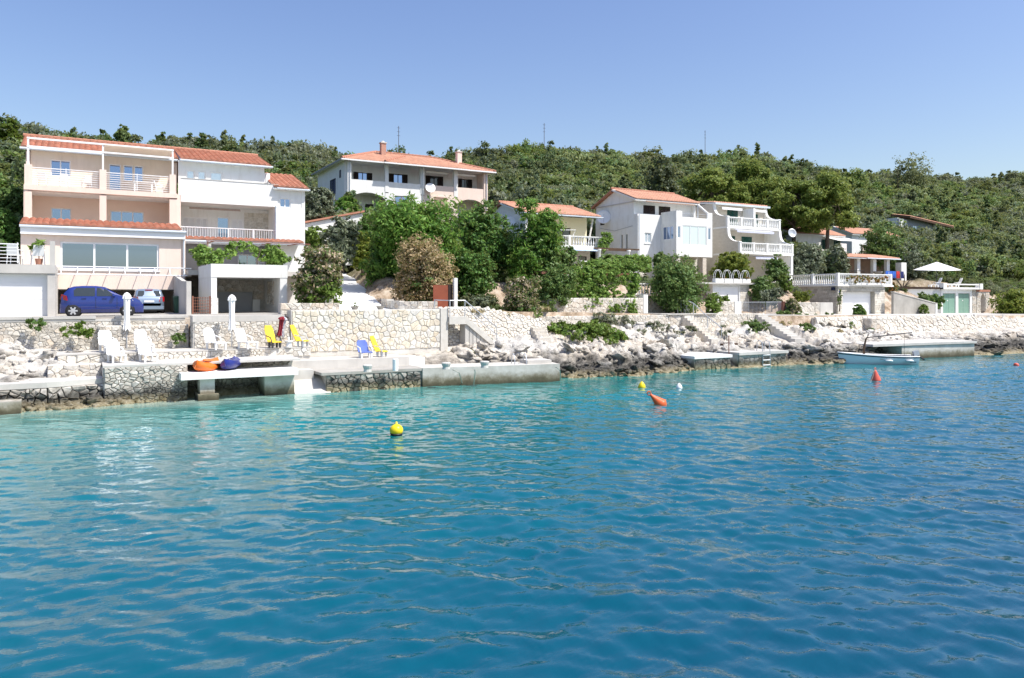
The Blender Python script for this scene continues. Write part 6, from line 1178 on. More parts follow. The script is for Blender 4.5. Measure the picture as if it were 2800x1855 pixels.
t_ = thing('side_table', 'small white plastic stool between the yellow chairs', 'stool', tuple(gz(790, 950, 2.02))); mb = MB(); mb.lathe([(.2, .28), (.22, .3), (.22, .33)], n=12); mb.build('top', M['plastic'], t_, local=True); mb = MB(); mb.lathe([(.16, 0), (.12, .277)], n=10); mb.build('base', M['plastic'], t_, local=True)
o = MB().lathe([(.035, 0), (.035, .16), (.015, .2), (.015, .24)], tuple(gz(790, 950, 2.02) + Vector((0, 0, .33))), 8).build('bottle', M['plastic']); tag(o, 'small white bottle on the white stool', 'bottle')
def kayak(label, P, rz, L_, mt, tilt):
    t = thing('kayak', label, 'kayak', tuple(P), rz, 'kayaks on the dock'); n = 14; vs_ = []; fs = []; ns = 10
    for k in range(n + 1):
        f = k / n; x = (f - .5) * L_; w_ = .42 * (math.sin(math.pi * f) ** .5) + .02; zb = .14 * abs(2 * f - 1) ** 2.4; 
        for i in range(ns):
            a = 2 * math.pi * i / ns; vs_.append((x, w_ * math.cos(a), zb + .24 + .24 * math.sin(a) * (1 if math.sin(a) < 0 else .8)))
    for k in range(n): fs += [(k * ns + i, k * ns + (i + 1) % ns, (k + 1) * ns + (i + 1) % ns, (k + 1) * ns + i) for i in range(ns)]
    T = Matrix.Rotation(tilt, 4, 'X'); MB().add(vs_, fs + [tuple(range(ns)), tuple(range(n * ns, n * ns + ns))[::-1]]).tf(T).build('hull', M[mt], t, True, local=True)
    mb = MB(); mb.lathe([(.001, .47), (.2, .475), (.22, .5), (.2, .51)], n=14); mb.tf(T @ Matrix.Diagonal((1.5, .7, 1, 1))); mb.build('cockpit_rim', M[mt], t, True, local=True)
    for x in (-.55, .5): mb = MB(); mb.tube([(x, -.3, .3), (x + .05, 0, .4), (x, .3, .3)], .016, 5); mb.tf(T); mb.build('strap', M['black'], t, local=True)
p = gz(556, 1012, 1.24); kayak('orange kayak lying on the dock slab', (p.x, 36.7, 1.25), R(52), 1.75, 'orangeplastic', R(16)); p = gz(634, 1010, 1.24); kayak('dark blue kayak lying on the dock slab', (p.x, 36.75, 1.25), R(66), 1.75, 'blueplastic', R(-14))

# ---------------------------------------------------------------- cars and bins
def car(label, P, rz, L_, prof, mt, hw=.83, wheels=(.62, 3.05), belt=.96, glass_side=None, rear=None):
    t = thing('parked_car', label, 'car', P, rz, 'parked cars'); xs_ = [p[0] for p in prof]; zt = [p[1] for p in prof]
    def sec(x):
        z1 = float(np.interp(x, xs_, zt)); zb = min(belt + .04 * (1 - x / L_), z1 - .02); end = min(x, L_ - x); k = min(1, .72 + .28 * (end / .45) ** .6) if end < .45 else 1
        gh = max(0, z1 - zb); wr = hw - gh * .36; pts = [(hw * .86 * k, .2), (hw * .97 * k, .34), (hw * k, .62), (hw * .985 * k, zb)]
        pts += [((hw * .985 + (wr - hw) * .55) * k, zb + gh * .5), (wr * k, zb + gh * .86), (wr * .82 * k, z1 - .012 if gh > .1 else z1), (0, z1 + (.02 if gh > .1 else .025))]; return pts
    st = sorted(set(xs_ + [L_ * i / 30 for i in range(31)])); vs_ = []; fs = []; m_ = 8
    for x in st:
        s = sec(x); vs_ += [(x, -y, z) for y, z in s] + [(x, y, z) for y, z in s[-2::-1]]
    w_ = 2 * m_ - 1
    for k in range(len(st) - 1): fs += [(k * w_ + i, (k + 1) * w_ + i, (k + 1) * w_ + i + 1, k * w_ + i + 1) for i in range(w_ - 1)]
    fs += [tuple(range(w_)), tuple(range((len(st) - 1) * w_, len(st) * w_))[::-1]]
    MB().add(vs_, fs).build('body', M[mt], t, True, local=True)
    def yat(x, z):
        s = sec(x)
        for (ya, za), (yb, zb) in zip(s[:-1], s[1:]):
            if za <= z <= zb: return ya + (yb - ya) * (z - za) / max(1e-6, zb - za)
        return s[-2][0]
    for s_ in (-1, 1):
        for poly in glass_side:
            n = len(poly); c = (sum(p[0] for p in poly) / n, sum(p[1] for p in poly) / n); pts = []
            for i in range(n):
                for j in range(4): f = j / 4; pts.append((poly[i][0] + (poly[(i + 1) % n][0] - poly[i][0]) * f, poly[i][1] + (poly[(i + 1) % n][1] - poly[i][1]) * f))
            v3 = [(x, s_ * (yat(x, z) + .012), z) for x, z in pts] + [(c[0], s_ * (yat(*c) + .014), c[1])]; k = len(pts); MB().add(v3, [(i, (i + 1) % k, k) if s_ < 0 else ((i + 1) % k, i, k) for i in range(k)]).build('side_window', M['carglass'], t, local=True)
        for wx_ in wheels:
            T = Matrix.Translation((wx_, s_ * (hw - .06), .3)) @ Matrix.Rotation(R(90) * -s_, 4, 'X'); mb = MB(); mb.lathe([(.345, -.02), (.345, .045), (.2, .045)], n=24); mb.tf(T); mb.build('wheel_arch', M['black'], t, local=True)
            mb = MB(); mb.lathe([(.2, -.12), (.29, -.1), (.305, 0), (.295, .075), (.24, .085), (.2, .07)], n=24); mb.tf(T); o = mb.build('wheel', M['rubber'], t, True, local=True)
            mb = MB(); mb.lathe([(.205, .045), (.215, .08), (.2, .085), (.19, .06), (.001, .055)], n=20); mb.tf(T); mb.build('rim', M['darkmetal'], o, local=True)
            for i in range(6): a = i * math.pi / 3; mb = MB(); mb.hexa([(.03, -.045, .06), (.2, -.035, .06), (.2, .035, .06), (.03, .045, .06)], [(.03, -.045, .09), (.2, -.035, .085), (.2, .035, .085), (.03, .045, .09)]); mb.tf(T @ Matrix.Rotation(a, 4, 'Z')); mb.build('spoke', M['rimmetal'], o, local=True)
            mb = MB(); mb.lathe([(.06, .06), (.05, .1)], n=10); mb.tf(T); mb.build('hub', M['rimmetal'], o, local=True)
    return t, sec, yat
sw_prof = [(0, .42), (.03, .62), (.07, .95), (.2, 1.2), (.4, 1.44), (.6, 1.5), (1.0, 1.53), (1.55, 1.53), (1.95, 1.47), (2.25, 1.3), (2.7, 1.04), (2.85, 1.0), (3.3, .92), (3.55, .8), (3.66, .62), (3.7, .42)]
P0c = at(165, 866, 43.3); t_, sec, yat = car('dark blue hatchback parked on the road in front of the peach house', (P0c.x, 44.2, 3.565), R(-3), 3.7, sw_prof, 'carblue', .83, (.58, 2.96), .98, [[(.62, 1.02), (1.52, 1.02), (1.52, 1.44), (.72, 1.43), (.6, 1.3)], [(1.6, 1.02), (2.42, 1.02), (2.05, 1.34), (1.9, 1.43), (1.6, 1.44)]])
for s_ in (-1, 1):
    mb = MB(); mb.hexa([(.02, s_ * .6, .86), (.32, s_ * .84, .8), (.3, s_ * .85, 1.03), (.06, s_ * .62, 1.12)], [(.05, s_ * .58, .87), (.34, s_ * .8, .81), (.31, s_ * .8, 1.03), (.09, s_ * .6, 1.11)]); mb.build('tail_light', M['redlight'], t_, local=True)
    mb = MB(); mb.hexa([(3.2, s_ * .835, .8), (3.6, s_ * .66, .68), (3.58, s_ * .6, .78), (3.15, s_ * .8, .97)], [(3.2, s_ * .8, .8), (3.55, s_ * .6, .68), (3.5, s_ * .55, .78), (3.15, s_ * .72, .97)]); mb.build('headlight', M['headlight'], t_, local=True)
    for x in (.95, 1.85): mb = MB(); mb.box(x, x + .2, s_ * .832, s_ * .86, .9, .935); mb.build('door_handle', M['carblue'], t_, local=True)
    mb = MB(); mb.hexa([(2.3, s_ * .82, 1.0), (2.42, s_ * .82, 1.0), (2.42, s_ * 1.0, 1.02), (2.3, s_ * 1.0, 1.02)], [(2.28, s_ * .82, 1.12), (2.42, s_ * .82, 1.12), (2.4, s_ * .98, 1.14), (2.3, s_ * .98, 1.14)]); mb.build('wing_mirror', M['carblue'], t_, local=True)
    mb = MB(); mb.box(.95, 2.6, s_ * .815, s_ * .85, .37, .41); mb.build('sill_trim', M['carblue'], t_, local=True)
    for x in (1.56, 2.5): mb = MB(); mb.box(x - .006, x + .006, s_ * .8265, s_ * .8345, .42, .97); mb.build('door_seam', M['black'], t_, local=True)
def glass_strip(t, sec, xa, xb, za, zb, inset=.72):
    ya = min(sec(xa)[4][0], sec(xa)[5][0]) * inset + .1; yb = sec(xb)[5][0] * .92; MB().add([(xa, -ya, za), (xa, ya, za), (xb, yb, zb), (xb, -yb, zb)], [(0, 1, 2, 3)]).build('windscreen', M['carglass'], t, local=True)
glass_strip(t_, sec, 2.72, 2.08, 1.075, 1.455); glass_strip(t_, sec, .105, .36, 1.06, 1.44)
fb_prof = [(0, .45), (.03, .7), (.06, .92), (.14, 1.0), (.3, 1.34), (.45, 1.44), (.9, 1.47), (1.8, 1.46), (2.2, 1.38), (2.9, 1.0), (3.5, .88), (3.85, .7), (3.95, .45)]
pc = at(408, 866, 48.6); t_, sec, yat = car('silver-blue hatchback seen from behind in the carport', (pc.x, 48.6, 3.565), R(90), 3.95, fb_prof, 'carsilver', .82, (.7, 3.2), .95, [[(.75, 1.0), (1.6, 1.0), (1.6, 1.36), (.75, 1.36)], [(1.7, 1.0), (2.6, 1.0), (2.15, 1.33), (1.7, 1.36)]])
MB().add([(.145, -.62, 1.02), (.145, .62, 1.02), (.3, .54, 1.345), (.3, -.54, 1.345)], [(0, 1, 2, 3)]).build('rear_window', M['carglass'], t_, local=True); MB().box(-.02, .03, -.26, .26, .68, .79).build('number_plate', M['white_clean'], t_, local=True); MB().box(-.05, .3, -.76, .76, .28, .47).build('bumper', M['carsilver'], t_, local=True); MB().box(-.03, .3, -.7, .7, .2, .278).build('bumper_lip', M['black'], t_, local=True); MB().box(.26, .3, -.2, .2, 1.37, 1.41).build('brake_light', M['redlight'], t_, local=True)
for s_ in (-1, 1): mb = MB(); mb.hexa([(.0, s_ * .52, .72), (.28, s_ * .815, .72), (.28, s_ * .825, 1.0), (.06, s_ * .6, 1.0)], [(.05, s_ * .5, .72), (.3, s_ * .78, .72), (.3, s_ * .78, 1.0), (.1, s_ * .58, 1.0)]); mb.build('tail_light', M['redlight'], t_, local=True)
def bin_(label, P, rz=0):
    t = thing('wheelie_bin', label, 'bin', tuple(P), rz, 'green wheelie bins'); mb = MB(); mb.hexa([(-.22, -.25, .05), (.22, -.25, .05), (.22, .25, .05), (-.22, .25, .05)], [(-.3, -.34, .95), (.3, -.34, .95), (.3, .34, .95), (-.3, .34, .95)]); mb.build('body', M['bingreen'], t, local=True); mb = MB(); mb.hexa([(-.32, -.38, .953), (.32, -.38, .953), (.32, .38, .953), (-.32, .38, .953)], [(-.3, -.34, 1.02), (.3, -.34, 1.02), (.28, .36, 1.06), (-.28, .36, 1.06)]); mb.build('lid', M['bingreen'], t, local=True)
    for s_ in (-1, 1): mb = MB(); mb.lathe([(.1, 0), (.1, .05)], n=12); mb.tf(Matrix.Translation((s_ * .26, .26, .1)) @ Matrix.Rotation(R(90), 4, 'Y')); mb.build('wheel', M['rubber'], t, local=True)
p = at(489, 866, 49.0); bin_('green wheelie bin in the carport beside the silver car', (p.x, 49.0, 3.57)); p = at(2712, 862, 50.5); bin_('green wheelie bin by the stone arch at the right', (p.x, 50.5, 2.75))

# ---------------------------------------------------------------- boat and buoys
pb = gz(2402, 995, 0); ang = -math.asin(CS) - R(3); t_ = thing('rowing_boat', 'pale blue wooden boat with mast and boom moored by the rocks', 'boat', (pb.x, pb.y, 0), ang); t_.scale = (.86, .86, .92); L_ = 5.7; n = 16; ns = 7; rows = []
for k in range(n + 1):
    f = k / n; x = (f - .5) * L_; bm_ = .98 * min(1, (math.sin(math.pi * min(1, f * .62 + .0)) ** .62)) * (1 if f < .75 else 1 - .22 * ((f - .75) / .25) ** 2); bm_ = max(.02, bm_); sh = .52 + .3 * (1 - f) ** 2.2 + .05 * f; kx = x - (.28 * (1 - f) ** 6)
    rows.append([(x - (.35 * (1 - f) ** 8) * (j / (ns - 1)), bm_ * (math.sin(math.pi / 2 * j / (ns - 1)) ** .55), -.28 + (sh + .28) * (j / (ns - 1)) ** 1.15) for j in range(ns)])
def hull(j0, j1, off=0.):
    mb = MB()
    for s_ in (-1, 1):
        v = [(x, s_ * (y + off), z) for r_ in rows for x, y, z in r_[j0:j1 + 1]]; w_ = j1 - j0 + 1; fs = [(k * w_ + i, (k + 1) * w_ + i, (k + 1) * w_ + i + 1, k * w_ + i + 1) for k in range(n) for i in range(w_ - 1)]; mb.add(v, [f if s_ < 0 else f[::-1] for f in fs])
    return mb
hull(0, 2, .003).build('bottom_paint', M['navy'], t_, True, local=True); hull(2, ns - 1).build('hull', M['hullblue'], t_, True, local=True)
r_ = rows[-1]; MB().add([(x, -y, z) for x, y, z in r_] + [(x, y, z) for x, y, z in r_[::-1]], [tuple(range(2 * ns))]).build('transom', M['white_clean'], t_, local=True)
for s_ in (-1, 1): mb = MB(); mb.tube([(q_[-1][0], s_ * q_[-1][1], q_[-1][2] - .06) for q_ in rows], .035, 6); mb.build('rub_rail', M['navy'], t_, True, local=True); mb = MB(); mb.tube([(q_[-1][0], s_ * q_[-1][1], q_[-1][2] + .02) for q_ in rows], .05, 6); mb.build('gunwale', M['white_clean'], t_, True, local=True)
mb = MB(); mb.add([(q_[3][0], q_[3][1] * .95 * s_, .18) for q_ in rows for s_ in (-1, 1)], [(2 * k, 2 * k + 2, 2 * k + 3, 2 * k + 1) for k in range(n)]); mb.build('floor_boards', M['wood'], t_, local=True)
mb = MB(); v = [(q_[-1][0], q_[-1][1] * .97 * s_, q_[-1][2] - .01) for q_ in rows[:6] for s_ in (-1, 1)]; mb.add(v, [(2 * k, 2 * k + 2, 2 * k + 3, 2 * k + 1) for k in range(5)]); mb.build('foredeck', M['white_clean'], t_, local=True)
for x in (-.2, 1.2): MB().box(x, x + .3, -.85, .85, .38, .42).build('thwart', M['lightwood'], t_, local=True)
mb = MB(); mb.tube([(-1.15, 0, .45), (-1.12, 0, 1.2), (-.98, 0, 1.8), (-.78, 0, 2.15)], [.1, .085, .07, .055], 8); mb.build('mast', M['wood'], t_, True, local=True)
mb = MB(); mb.bar((-.95, 0, 1.93), (2.6, 0, 2.32), .035, 6); mb.build('boom', M['darkmetal'], t_, local=True); mb = MB(); mb.bar((2.0, 0, .4), (2.0, 0, 2.25), .015, 5); mb.build('boom_crutch', M['darkmetal'], t_, local=True)
o = MB().hexa([(2.72, -.16, .55), (3.15, -.14, .7), (3.15, .14, .7), (2.72, .16, .55)], [(2.65, -.15, .92), (3.05, -.12, 1.02), (3.05, .12, 1.02), (2.65, .15, .92)]).build('outboard_motor', M['galv'], t_, local=True); mb = MB(); mb.bar((2.95, 0, .7), (3.55, 0, .3), .06, 6); mb.bar((2.75, 0, .75), (2.72, 0, .4), .05, 6); mb.build('motor_leg', M['darkmetal'], o, local=True); mb = MB(); mb.lathe([(.02, 0), (.13, .02), (.02, .05)], n=8); mb.tf(Matrix.Translation((3.55, 0, .3)) @ Matrix.Rotation(R(60), 4, 'Y')); mb.build('propeller', M['galv'], o, local=True)
for x in (.35, 1.95): mb = MB(); yy = -.99 if x < 1 else -.93; mb.tube([(x - .25, yy - .08, .3), (x + .2, yy - .08, .3), (x + .3, yy - .06, .28)], [.07, .075, .05], 8); mb.build('fender', M['white_clean'], t_, True, local=True)
for i, (a, hh) in enumerate([(0, .07), (.08, .05), (.14, .06), (.21, .05), (.28, .06), (.35, .07), (.42, .09)]): MB().box(2.02 + a, 2.05 + a, -.985, -.94, .15, .15 + hh).build('lettering', M['navy'], t_, local=True)
mb = MB(); mb.tube([(-2.9, 0, .75), (-4.2, 1.0, .45), (-5.2, 1.9, .7)], .018, 5); mb.build('bow_line', M['rope'], t_, local=True)
def buoy(label, u, v, kind, mt, d, tilt=(0, 0)):
    p = gz(u, v); t = thing('mooring_buoy', label, 'buoy', tuple(p), 0, 'mooring buoys'); T = Matrix.Rotation(tilt[1], 4, 'Z') @ Matrix.Rotation(tilt[0], 4, 'Y'); r = d / 2
    if kind == 'ball': prof = [(r * math.sin(math.pi * (i / 12)), r * .72 - r * math.cos(math.pi * i / 12) * .92) for i in range(1, 12)]; prof += [(r * .16, r * 1.68), (r * .12, r * 2.0)]
    elif kind == 'cone': prof = [(r * .75, -r * .5), (r, 0), (r * .97, r * .25), (r * .3, r * 1.95), (r * .2, r * 2.15)]
    elif kind == 'pear': prof = [(r * .6, -r * .6), (r * .95, -.1 * r), (r, r * .2), (r * .8, r * .8), (r * .35, r * 1.4), (r * .15, r * 1.6)]
    else: prof = [(r * .2, -r * 1.2), (r * .85, -r * .25), (r, 0), (r * .85, r * .3), (r * .22, r * 2.0), (r * .18, r * 2.3)]
    mb = MB(); mb.lathe(prof, n=20); mb.tf(T); mb.build('float', M[mt], t, True, local=True); zt_ = prof[-1][1]
    if kind == 'ball': mb = MB(); mb.lathe([(r * .8, .02), (r * .93, r * .32), (r * .85, .0)], n=20); mb.tf(T @ Matrix.Diagonal((1.02, 1.02, 1, 1))); mb.build('algae_band', M['black'], t, True, local=True)
    if kind in ('cone', 'bi'): mb = MB(); mb.tube([(r * .3 * math.cos(a), 0, zt_ + r * .22 + r * .3 * math.sin(a)) for a in [2 * math.pi * i / 10 for i in range(11)]], r * .09, 6); mb.tf(T); mb.build('ring', M[mt], t, True, local=True)
    return t
buoy('round yellow buoy with a knob floating nearest the camera', 1084, 1190, 'ball', 'buoyyellow', .44); buoy('small yellow cone-shaped buoy floating beside a white float', 1755, 1060, 'pear', 'buoyyellow', .38); buoy('small white float beside the small yellow buoy', 1857, 1062, 'pear', 'plastic', .32)
buoy('orange double-cone buoy tilted over with a ring on top', 1808, 1106, 'bi', 'buoyorange', .55, (R(-48), R(-29))); buoy('red conical buoy near the moored boat', 2395, 1041, 'cone', 'buoyred', .52, (R(-6), 0)); buoy('tiny red float far right near the rocks', 2778, 1000, 'pear', 'buoyred', .34, (R(70), 0))
mb = MB(); p = gz(2395, 1041); mb.tube([p + Vector((-.05, 0, .75)), p + Vector((-.5, -.2, .3)), p + Vector((-.95, -.35, -.05))], .007, 5); o = mb.build('mooring_rope', M['rope']); tag(o, 'rope running from the red conical buoy into the water', 'rope')

# ---------------------------------------------------------------- parasol, poles, gates, pots
P = Vector((85.0, 52.6, 5.6)); t_ = thing('open_parasol', 'large open cream parasol on the green garage roof terrace', 'parasol', tuple(P)); n = 8; vs_ = [(0, 0, 3.0)] + [(2.45 * math.cos(R(45 * i + 20)), 2.45 * math.sin(R(45 * i + 20)), 2.05 + .12 * math.sin(i)) for i in range(n)]; vs_ += [(x, y, z - .03) for x, y, z in vs_]
MB().add(vs_, [(0, 1 + i, 1 + (i + 1) % n) for i in range(n)] + [(9, 10 + (i + 1) % n, 10 + i) for i in range(n)] + [(1 + i, 10 + i, 10 + (i + 1) % n, 1 + (i + 1) % n) for i in range(n)]).build('canopy', M['awnwhite'], t_, local=True)
mb = MB(); mb.bar((0, 0, 0), (0, 0, 3.05), .04, 8); mb.build('pole', M['darkmetal'], t_, local=True); MB().box(-.4, .4, -.4, .4, 0, .08).build('base', M['concrete'], t_, local=True)
for i in range(n): mb = MB(); mb.bar((0, 0, 2.2), (1.5 * math.cos(R(45 * i + 20)), 1.5 * math.sin(R(45 * i + 20)), 2.38), .012, 4); mb.build('rib', M['galv'], t_, local=True)
G3 = 'white loungers on the garage roof'; lounger('white lounger tilted up on the garage roof left of the corner block', (83.0, 51.3, 5.6), R(150), G3, back=1.0); lounger('white lounger tilted up on the garage roof behind the parapet', (86.2, 50.9, 5.6), R(150), G3, back=1.0)
for i, (u, vb, vt, y, lab) in enumerate([(1090, 410, 345, 150, 'thin utility pole on the ridge above the villa chimneys'), (1488, 392, 337, 150, 'utility pole on the ridge right of the villa'), (1928, 418, 357, 152, 'utility pole on the ridge above the stone house'), (2455, 540, 462, 125, 'utility pole on the slope beside the big skyline tree')]):
    p = at(u, vb, y); q_ = at(u, vt, y); zb = float(tz(p.x, y)); t_ = thing('utility_pole', lab, 'utility pole', (p.x, y, zb), 0, 'utility poles on the hill'); mb = MB(); mb.bar((p.x, y, zb - .5), (p.x, y, q_.z), .08, 7, .05); mb.build('shaft', M['wood'], t_)
    for k in range(3): mb = MB(); mb.bar((p.x - .35, y, q_.z - .4 - .8 * k), (p.x + .35, y, q_.z - .4 - .8 * k), .03, 5); mb.build('crossarm', M['darkmetal'], t_)
t_ = thing('steel_gate', 'silver picket gate and railing beside the concrete steps', 'gate', (49.8, 45.1, 3.1)); pickets(t_, front(45.1), 45.9, 49.3, 3.1, 4.15, 22, 'galv', r=.012); pickets(t_, front(45.1), 49.4, 51.2, 3.1, 4.15, 16, 'galv', r=.018)
t_ = thing('gate_post', 'white metal gate post with a blue number plate', 'gate post', (42.4, 46.9, 3.25)); MB().box(42.15, 42.68, 46.9, 47.05, 3.2, 4.5).build('panel', M['galv'], t_); o = MB().box(42.25, 42.47, 46.87, 46.897, 4.22, 4.42).build('number_plate', M['bluesign'], t_); MB().box(42.345, 42.375, 46.86, 46.869, 4.25, 4.39).build('digit', M['white_clean'], o)
for x in (41.5, 41.85): mb = MB(); mb.bar((x, 46.95, 3.2), (x, 46.95, 4.45), .025, 5); mb.build('gate_bar', M['galv'], t_)
t_ = thing('small_sign', 'small blue and white sign among the vines at the pergola end', 'sign', tuple(at(1738, 755, 48))); p = at(1738, 742, 48); MB().box(p.x - .16, p.x + .16, 47.98, 48.0, p.z - .13, p.z + .13).build('plate', M['white_clean'], t_); MB().box(p.x - .16, p.x + .16, 47.965, 47.978, p.z + .0, p.z + .125).build('blue_band', M['bluesign'], t_); mb = MB(); mb.bar((p.x, 48.02, p.z - 1.6), (p.x, 48.02, p.z + .1), .03, 5); mb.build('post', M['galv'], t_)
t_ = thing('garden_balustrade', 'short white balustrade on a stone wall behind the round dark bush', 'balustrade', (41, 49.5, 4)); balustrade(t_, front(49.5), 38.6, 44.0, 4.75, .95, 18, posts=(38.7, 43.9)); MB().box(38.5, 44.1, 49.45, 50.2, 2.9, 4.72).build('wall', M['mortar'], t_); masonry(t_, front(49.45), 38.5, 44.0, 3.2, 4.7, .33, 'rubble', 1.3, 95); mb = MB(); mb.bar((38.5, 49.1, 3.2), (38.5, 49.1, 6.7), .12, 8); mb.build('column', M['white'], t_, True)
t_ = thing('vine_pergola', 'pergola of white columns and rusty beams overgrown by the green vine', 'pergola', (33, 47.5, 4)); 
for u in (1552, 1725): p = at(u, 760, 47.2); mb = MB(); mb.lathe([(.16, 0), (.11, .1), (.1, 1.9), (.17, 2.05), (.19, 2.2)], (p.x, 47.2, 4.0), 10); mb.build('column', M['white'], t_, True)
p, q_ = at(1480, 735, 47.2), at(1745, 738, 47.2)
for y in (47.1, 49.5): MB().box(p.x, q_.x, y, y + .14, 6.22, 6.38).build('beam', M['rust'], t_)
for i in range(10): x = p.x + (q_.x - p.x) * (i + .5) / 10; MB().box(x - .04, x + .04, 46.6, 50, 6.383, 6.46).build('rafter', M['wood'], t_)
for i, (u, lab) in enumerate([(970, 'low grey bowl planter on the wall top, left one'), (1040, 'low grey bowl planter on the wall top, right one')]):
    p = at(u, 838, 41.2); mb = MB(); t_ = thing('bowl_planter', lab, 'planter', (p.x, 41.2, 3.86), 0, 'bowl planters'); mb.lathe([(.14, 0), (.24, .16), (.26, .18), (.22, .16), (.02, .14)], n=14); mb.build('bowl', M['concrete'], t_, local=True)
    if i == 0: link('plant', crown_mesh('plant', [(0, 0, .22, .13)], 60, .06, 1.6, 3), t_, True, M['groundgreen'])
p = at(106, 715, 46.4); t_ = thing('potted_plant', 'small potted palm on the garage terrace', 'plant', (p.x, 46.6, 6.2)); mb = MB(); mb.lathe([(.13, 0), (.18, .3), (.19, .32)], n=12); mb.build('pot', M['terracotta'], t_, local=True); link('foliage', crown_mesh('foliage', [(0, 0, 1.0, .28)], 110, .12, 3.2, 4, clump=.6, shell=.2), t_, True, M['groundgreen']); mb = MB(); mb.bar((0, 0, .3), (0, 0, .95), .025, 5); mb.build('stem', M['bark'], t_, local=True)
for i, (u, v, lab) in enumerate([(1993, 950, 'rusty orange mooring stake on the rocks behind the small quay'), (1661, 945, 'short grey stake among the white rocks')]):
    p = gz(u, v, 1.3); mb = MB(); mb.bar(p - Vector((0, 0, .6)), p + Vector((0, 0, .75)), .03, 6); o = mb.build('mooring_stake', M['rust' if i == 0 else 'galv']); tag(o, lab, 'stake')
p = gz(1994, 948, 1.2); o = MB().box(p.x - .7, p.x + .7, p.y - .1, p.y + .15, 1.2, 1.42).build('timber_beam', M['wood']); tag(o, 'dark timber beam lying behind the small quay', 'beam')

# ---------------------------------------------------------------- plants
def gb(u, v, y): p = at(u, v, y); return p
def shrub(name, label, cat, u, vb, vt, wpx, y, lm, n=1600, size=.11, nb=6, asp=1.8, group=None, extra=None, trunk_r=.05, zb=None, seed=0, sq=1.0, **k):
    """a plant that stands at photo column u, from vb up to vt, wpx wide, at depth y"""
    p = at(u, vb, y); q_ = at(u, vt, y); s = FPX / (y / ray(u)[1]); W = wpx / s; z0 = zb if zb is not None else p.z; H = max(.3, q_.z - z0); g = random.Random(seed + int(u)); bl = []; nb = int(nb * 1.5)
    for i in range(nb):
        f = (i + .5) / nb; zz_ = H * (.22 + .58 * f); rr = min(W * .34, H * .4) * g.uniform(.42, 1.1); sp_ = (W / 2 - rr * .8) * (1 - .45 * max(0, f - .5)); a = g.uniform(0, 6.28)
        bl.append((g.uniform(-1, 1) * sp_, g.uniform(-.5, .5) * sp_ * sq, zz_, rr, rr * sq, rr * .85))
    bl.append((0, 0, H * .45, W * .32, W * .27 * sq, H * .36)); bl.append((g.uniform(-.15, .15) * W, 0, H * .82, W * .2, W * .2, H * .17))
    n = int(n * 2.5); size *= 1.0
    ex = [(nm, [(b0[0] * c[0], b0[1], (b0[2] * c[1] + H * c[2]), b0[3] * c[3], b0[4] * c[3], b0[5] * c[3]) for b0 in bl], nn, ss, mm_) for nm, c, nn, ss, mm_ in (extra or ())]; ex = [(a, b0, int(c * 2.3), d * 1.0, e) for a, b0, c, d, e in ex]
    return tree(name, label, cat, (p.x, y, z0), bl, n, size, lm, trunk_r, asp, group, extra=ex, **k)
# drive side
shrub('flowering_bush', 'large oleander bush with faded pale blossoms beside the white carport', 'bush', 862, 828, 680, 140, 43.8, 'oleander', 3800, .1, 9, 2.2, extra=[('green_foliage', (1, .45, 0, .95), 2400, .1, 'groundgreen')], zb=4.0)
shrub('olive_tree', 'silvery olive tree above the head of the drive', 'tree', 935, 735, 592, 95, 53, 'olive', 3600, .11, 9, 2.6, trunk_r=.14)
shrub('olive_tree', 'dark silvery olive tree beside the white house annex', 'tree', 862, 640, 515, 90, 63, 'olive', 3400, .13, 9, 2.4, trunk_r=.14)
shrub('climbing_bush', 'light green leafy bush below the air conditioner of the white house', 'bush', 858, 690, 625, 80, 57, 'groundgreen', 1800, .12, 6)
shrub('garden_shrub', 'fresh green shrub at the villa corner in front of its side wall', 'bush', 955, 625, 535, 85, 70, 'acacia', 1900, .16, 7, 2.2)
shrub('laurel_bush', 'dark laurel bush against the white outhouse', 'bush', 1000, 690, 590, 50, 58, 'darkleaf', 1400, .12, 6)
shrub('hedge_bush', 'yellow-green bush filling the drive corner below the outhouse', 'bush', 990, 748, 632, 75, 57, 'brightleaf', 3000, .11, 8)
shrub('shade_tree', 'dark leafy tree standing over the upper drive', 'tree', 1062, 800, 650, 105, 52.5, 'darkleaf', 5200, .12, 10, trunk_r=.14)
shrub('acacia_tree', 'tall bright green feathery acacia tree in front of the villa', 'tree', 1142, 815, 535, 265, 51, 'acacia', 12500, .12, 18, 3.0, trunk_r=.17, droop=.7, clump=.42)
shrub('dry_bush', 'large withered bush with tan dry leaves by the brown door', 'bush', 1168, 838, 662, 178, 46.3, 'dryleaf', 8200, .095, 13, 1.9, extra=[('green_shoots', (.8, .4, 0, .75), 1500, .1, 'figleaf')])
shrub('acacia_tree', 'deep green acacia tree between the villa and the cream house', 'tree', 1320, 830, 552, 190, 53, 'darkleaf', 9500, .12, 14, 2.4, trunk_r=.16, droop=.4)
shrub('acacia_tree', 'slender tall acacia rising in front of the cream house roof', 'tree', 1460, 830, 538, 175, 50, 'acacia', 6000, .11, 12, 3.0, trunk_r=.13, droop=.6)
shrub('acacia_tree', 'broad low acacia spreading left of the vine pergola', 'tree', 1480, 800, 645, 200, 50.5, 'figleaf', 7500, .12, 12, 2.2, trunk_r=.13)
shrub('shade_tree', 'dark tree in the shade below the villa trees', 'tree', 1290, 835, 690, 130, 49, 'darkleaf', 4200, .12, 9, trunk_r=.12)
shrub('oleander_bush', 'oleander bush with reddish dry tips on the rubble slope wall', 'bush', 1430, 872, 755, 110, 43.2, 'oleander', 3200, .09, 9, 2.4, extra=[('green_foliage', (1, .5, 0, .95), 1500, .09, 'figleaf')])
